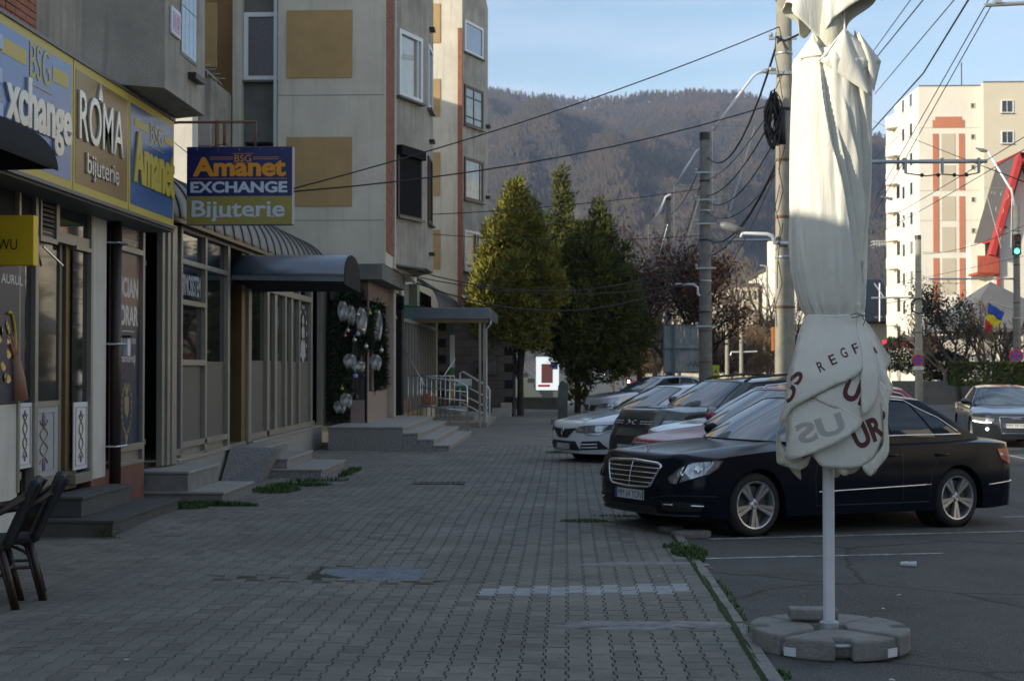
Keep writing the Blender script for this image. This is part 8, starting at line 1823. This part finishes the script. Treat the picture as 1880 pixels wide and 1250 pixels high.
t = thing('street_lamp', 'small grey lamp head in front of the round balconies', 'street lamp', tuple(onY(1645, 370, 80))); part('arm', t, whp_m, lambda b: b.tube([onY(1686, 448, 78), onY(1665, 415, 79), onY(1638, 365, 80)], .05, 8)); part('lamp_head', t, MATS['lamp_grey'], lambda b: b.tube([onY(1638, 366, 80), onY(1617, 361, 80)], [.10, .05], 8))
t = thing('trolley_wire_bracket', 'grey wire bracket cutting the top right corner', 'wire arm', tuple(onY(1850, 10, 20))); part('beam', t, galv_m, lambda b: (b.tube([onY(1808, 10, 20), onY(1890, 6, 20)], .03, 8), b.box(onY(1825, 20, 20).x, onY(1838, 20, 20).x, 19.95, 20.05, onY(1, 25, 20).z, onY(1, 0, 20).z)))
t = thing('trolley_wire_bracket', 'thin pale wire arm low behind the parasol right of its string', 'wire arm', tuple(onY(1640, 547, 90))); part('beam', t, galv_m, lambda b: (b.tube([onY(1600, 547, 90), onY(1688, 546, 90)], .06, 6), b.tube([onY(1615, 590, 90), onY(1615, 520, 90)], .05, 6), b.tube([onY(1605, 520, 90), onY(1622, 545, 90)], .05, 6)))
# flag
FL = thing('romanian_flag', 'blue, yellow and red tricolour flag hanging from a slanted staff', 'flag', tuple(onY(1812, 560, 74)))
FQ = [((1816, 556), (1843, 573), (1838, 590), (1813, 574)), ((1812, 572), (1838, 589), (1829, 603), (1811, 592)), ((1810, 585), (1822, 598), (1814, 613), (1809, 606))]
for k, (nm, m) in enumerate((('blue_stripe', mat('flag_blue', (.015, .06, .33), .8)), ('yellow_stripe', mat('flag_yellow', (.62, .50, .02), .8)), ('red_stripe', mat('flag_red', (.48, .02, .03), .8)))):
    P = [onY(*p, 74-.05*k) for p in FQ[k]]
    part(nm, FL, m, lambda b: b.grid([[P[0].lerp(P[1], j/8).lerp(P[3].lerp(P[2], j/8), i/6)+Vector((0, .10*math.sin(j*1.3+i*.5), 0)) for j in range(9)] for i in range(7)]), smooth=True, solid=.01)
part('staff', FL, galv_m, lambda b: b.tube([onY(1814, 554, 74), onY(1866, 570, 75)], .03, 6))
LW = thing('low_wall', 'low dark wall behind the shrubs on the far side of the road', 'wall', (20, 80, 0)); part('wall', LW, concd_m, lambda b: b.box(onY(1640, 700, 80).x, onY(1960, 700, 80).x, 80, 80.4, -.2, 1.0)); 
for i in range(9): part('bench_board', LW, mat('board_grey', (.13, .12, .11), .8), lambda b: b.box(onY(1705, 700, 77).x, onY(1745, 700, 77).x, 77, 77.05, .15*i-.1, .15*i)) if i < 5 else None
# haze
hz = MB().box(-780, 1760, -39, 2400, -2.0, 420).build('haze', []); hz['kind'] = 'stuff'; hz['label'] = 'thin blue haze in the air over the valley'; hz['category'] = 'haze'
hm = bpy.data.materials.new('haze'); hm.use_nodes = True; n = hm.node_tree; n.nodes.clear(); ov = n.nodes.new('ShaderNodeOutputMaterial'); pv_ = n.nodes.new('ShaderNodeVolumePrincipled')
pv_.inputs['Color'].default_value = (.52, .66, .97, 1); pv_.inputs['Density'].default_value = .000175; pv_.inputs['Anisotropy'].default_value = 0
n.links.new(pv_.outputs[0], ov.inputs['Volume']); hz.data.materials.append(hm)
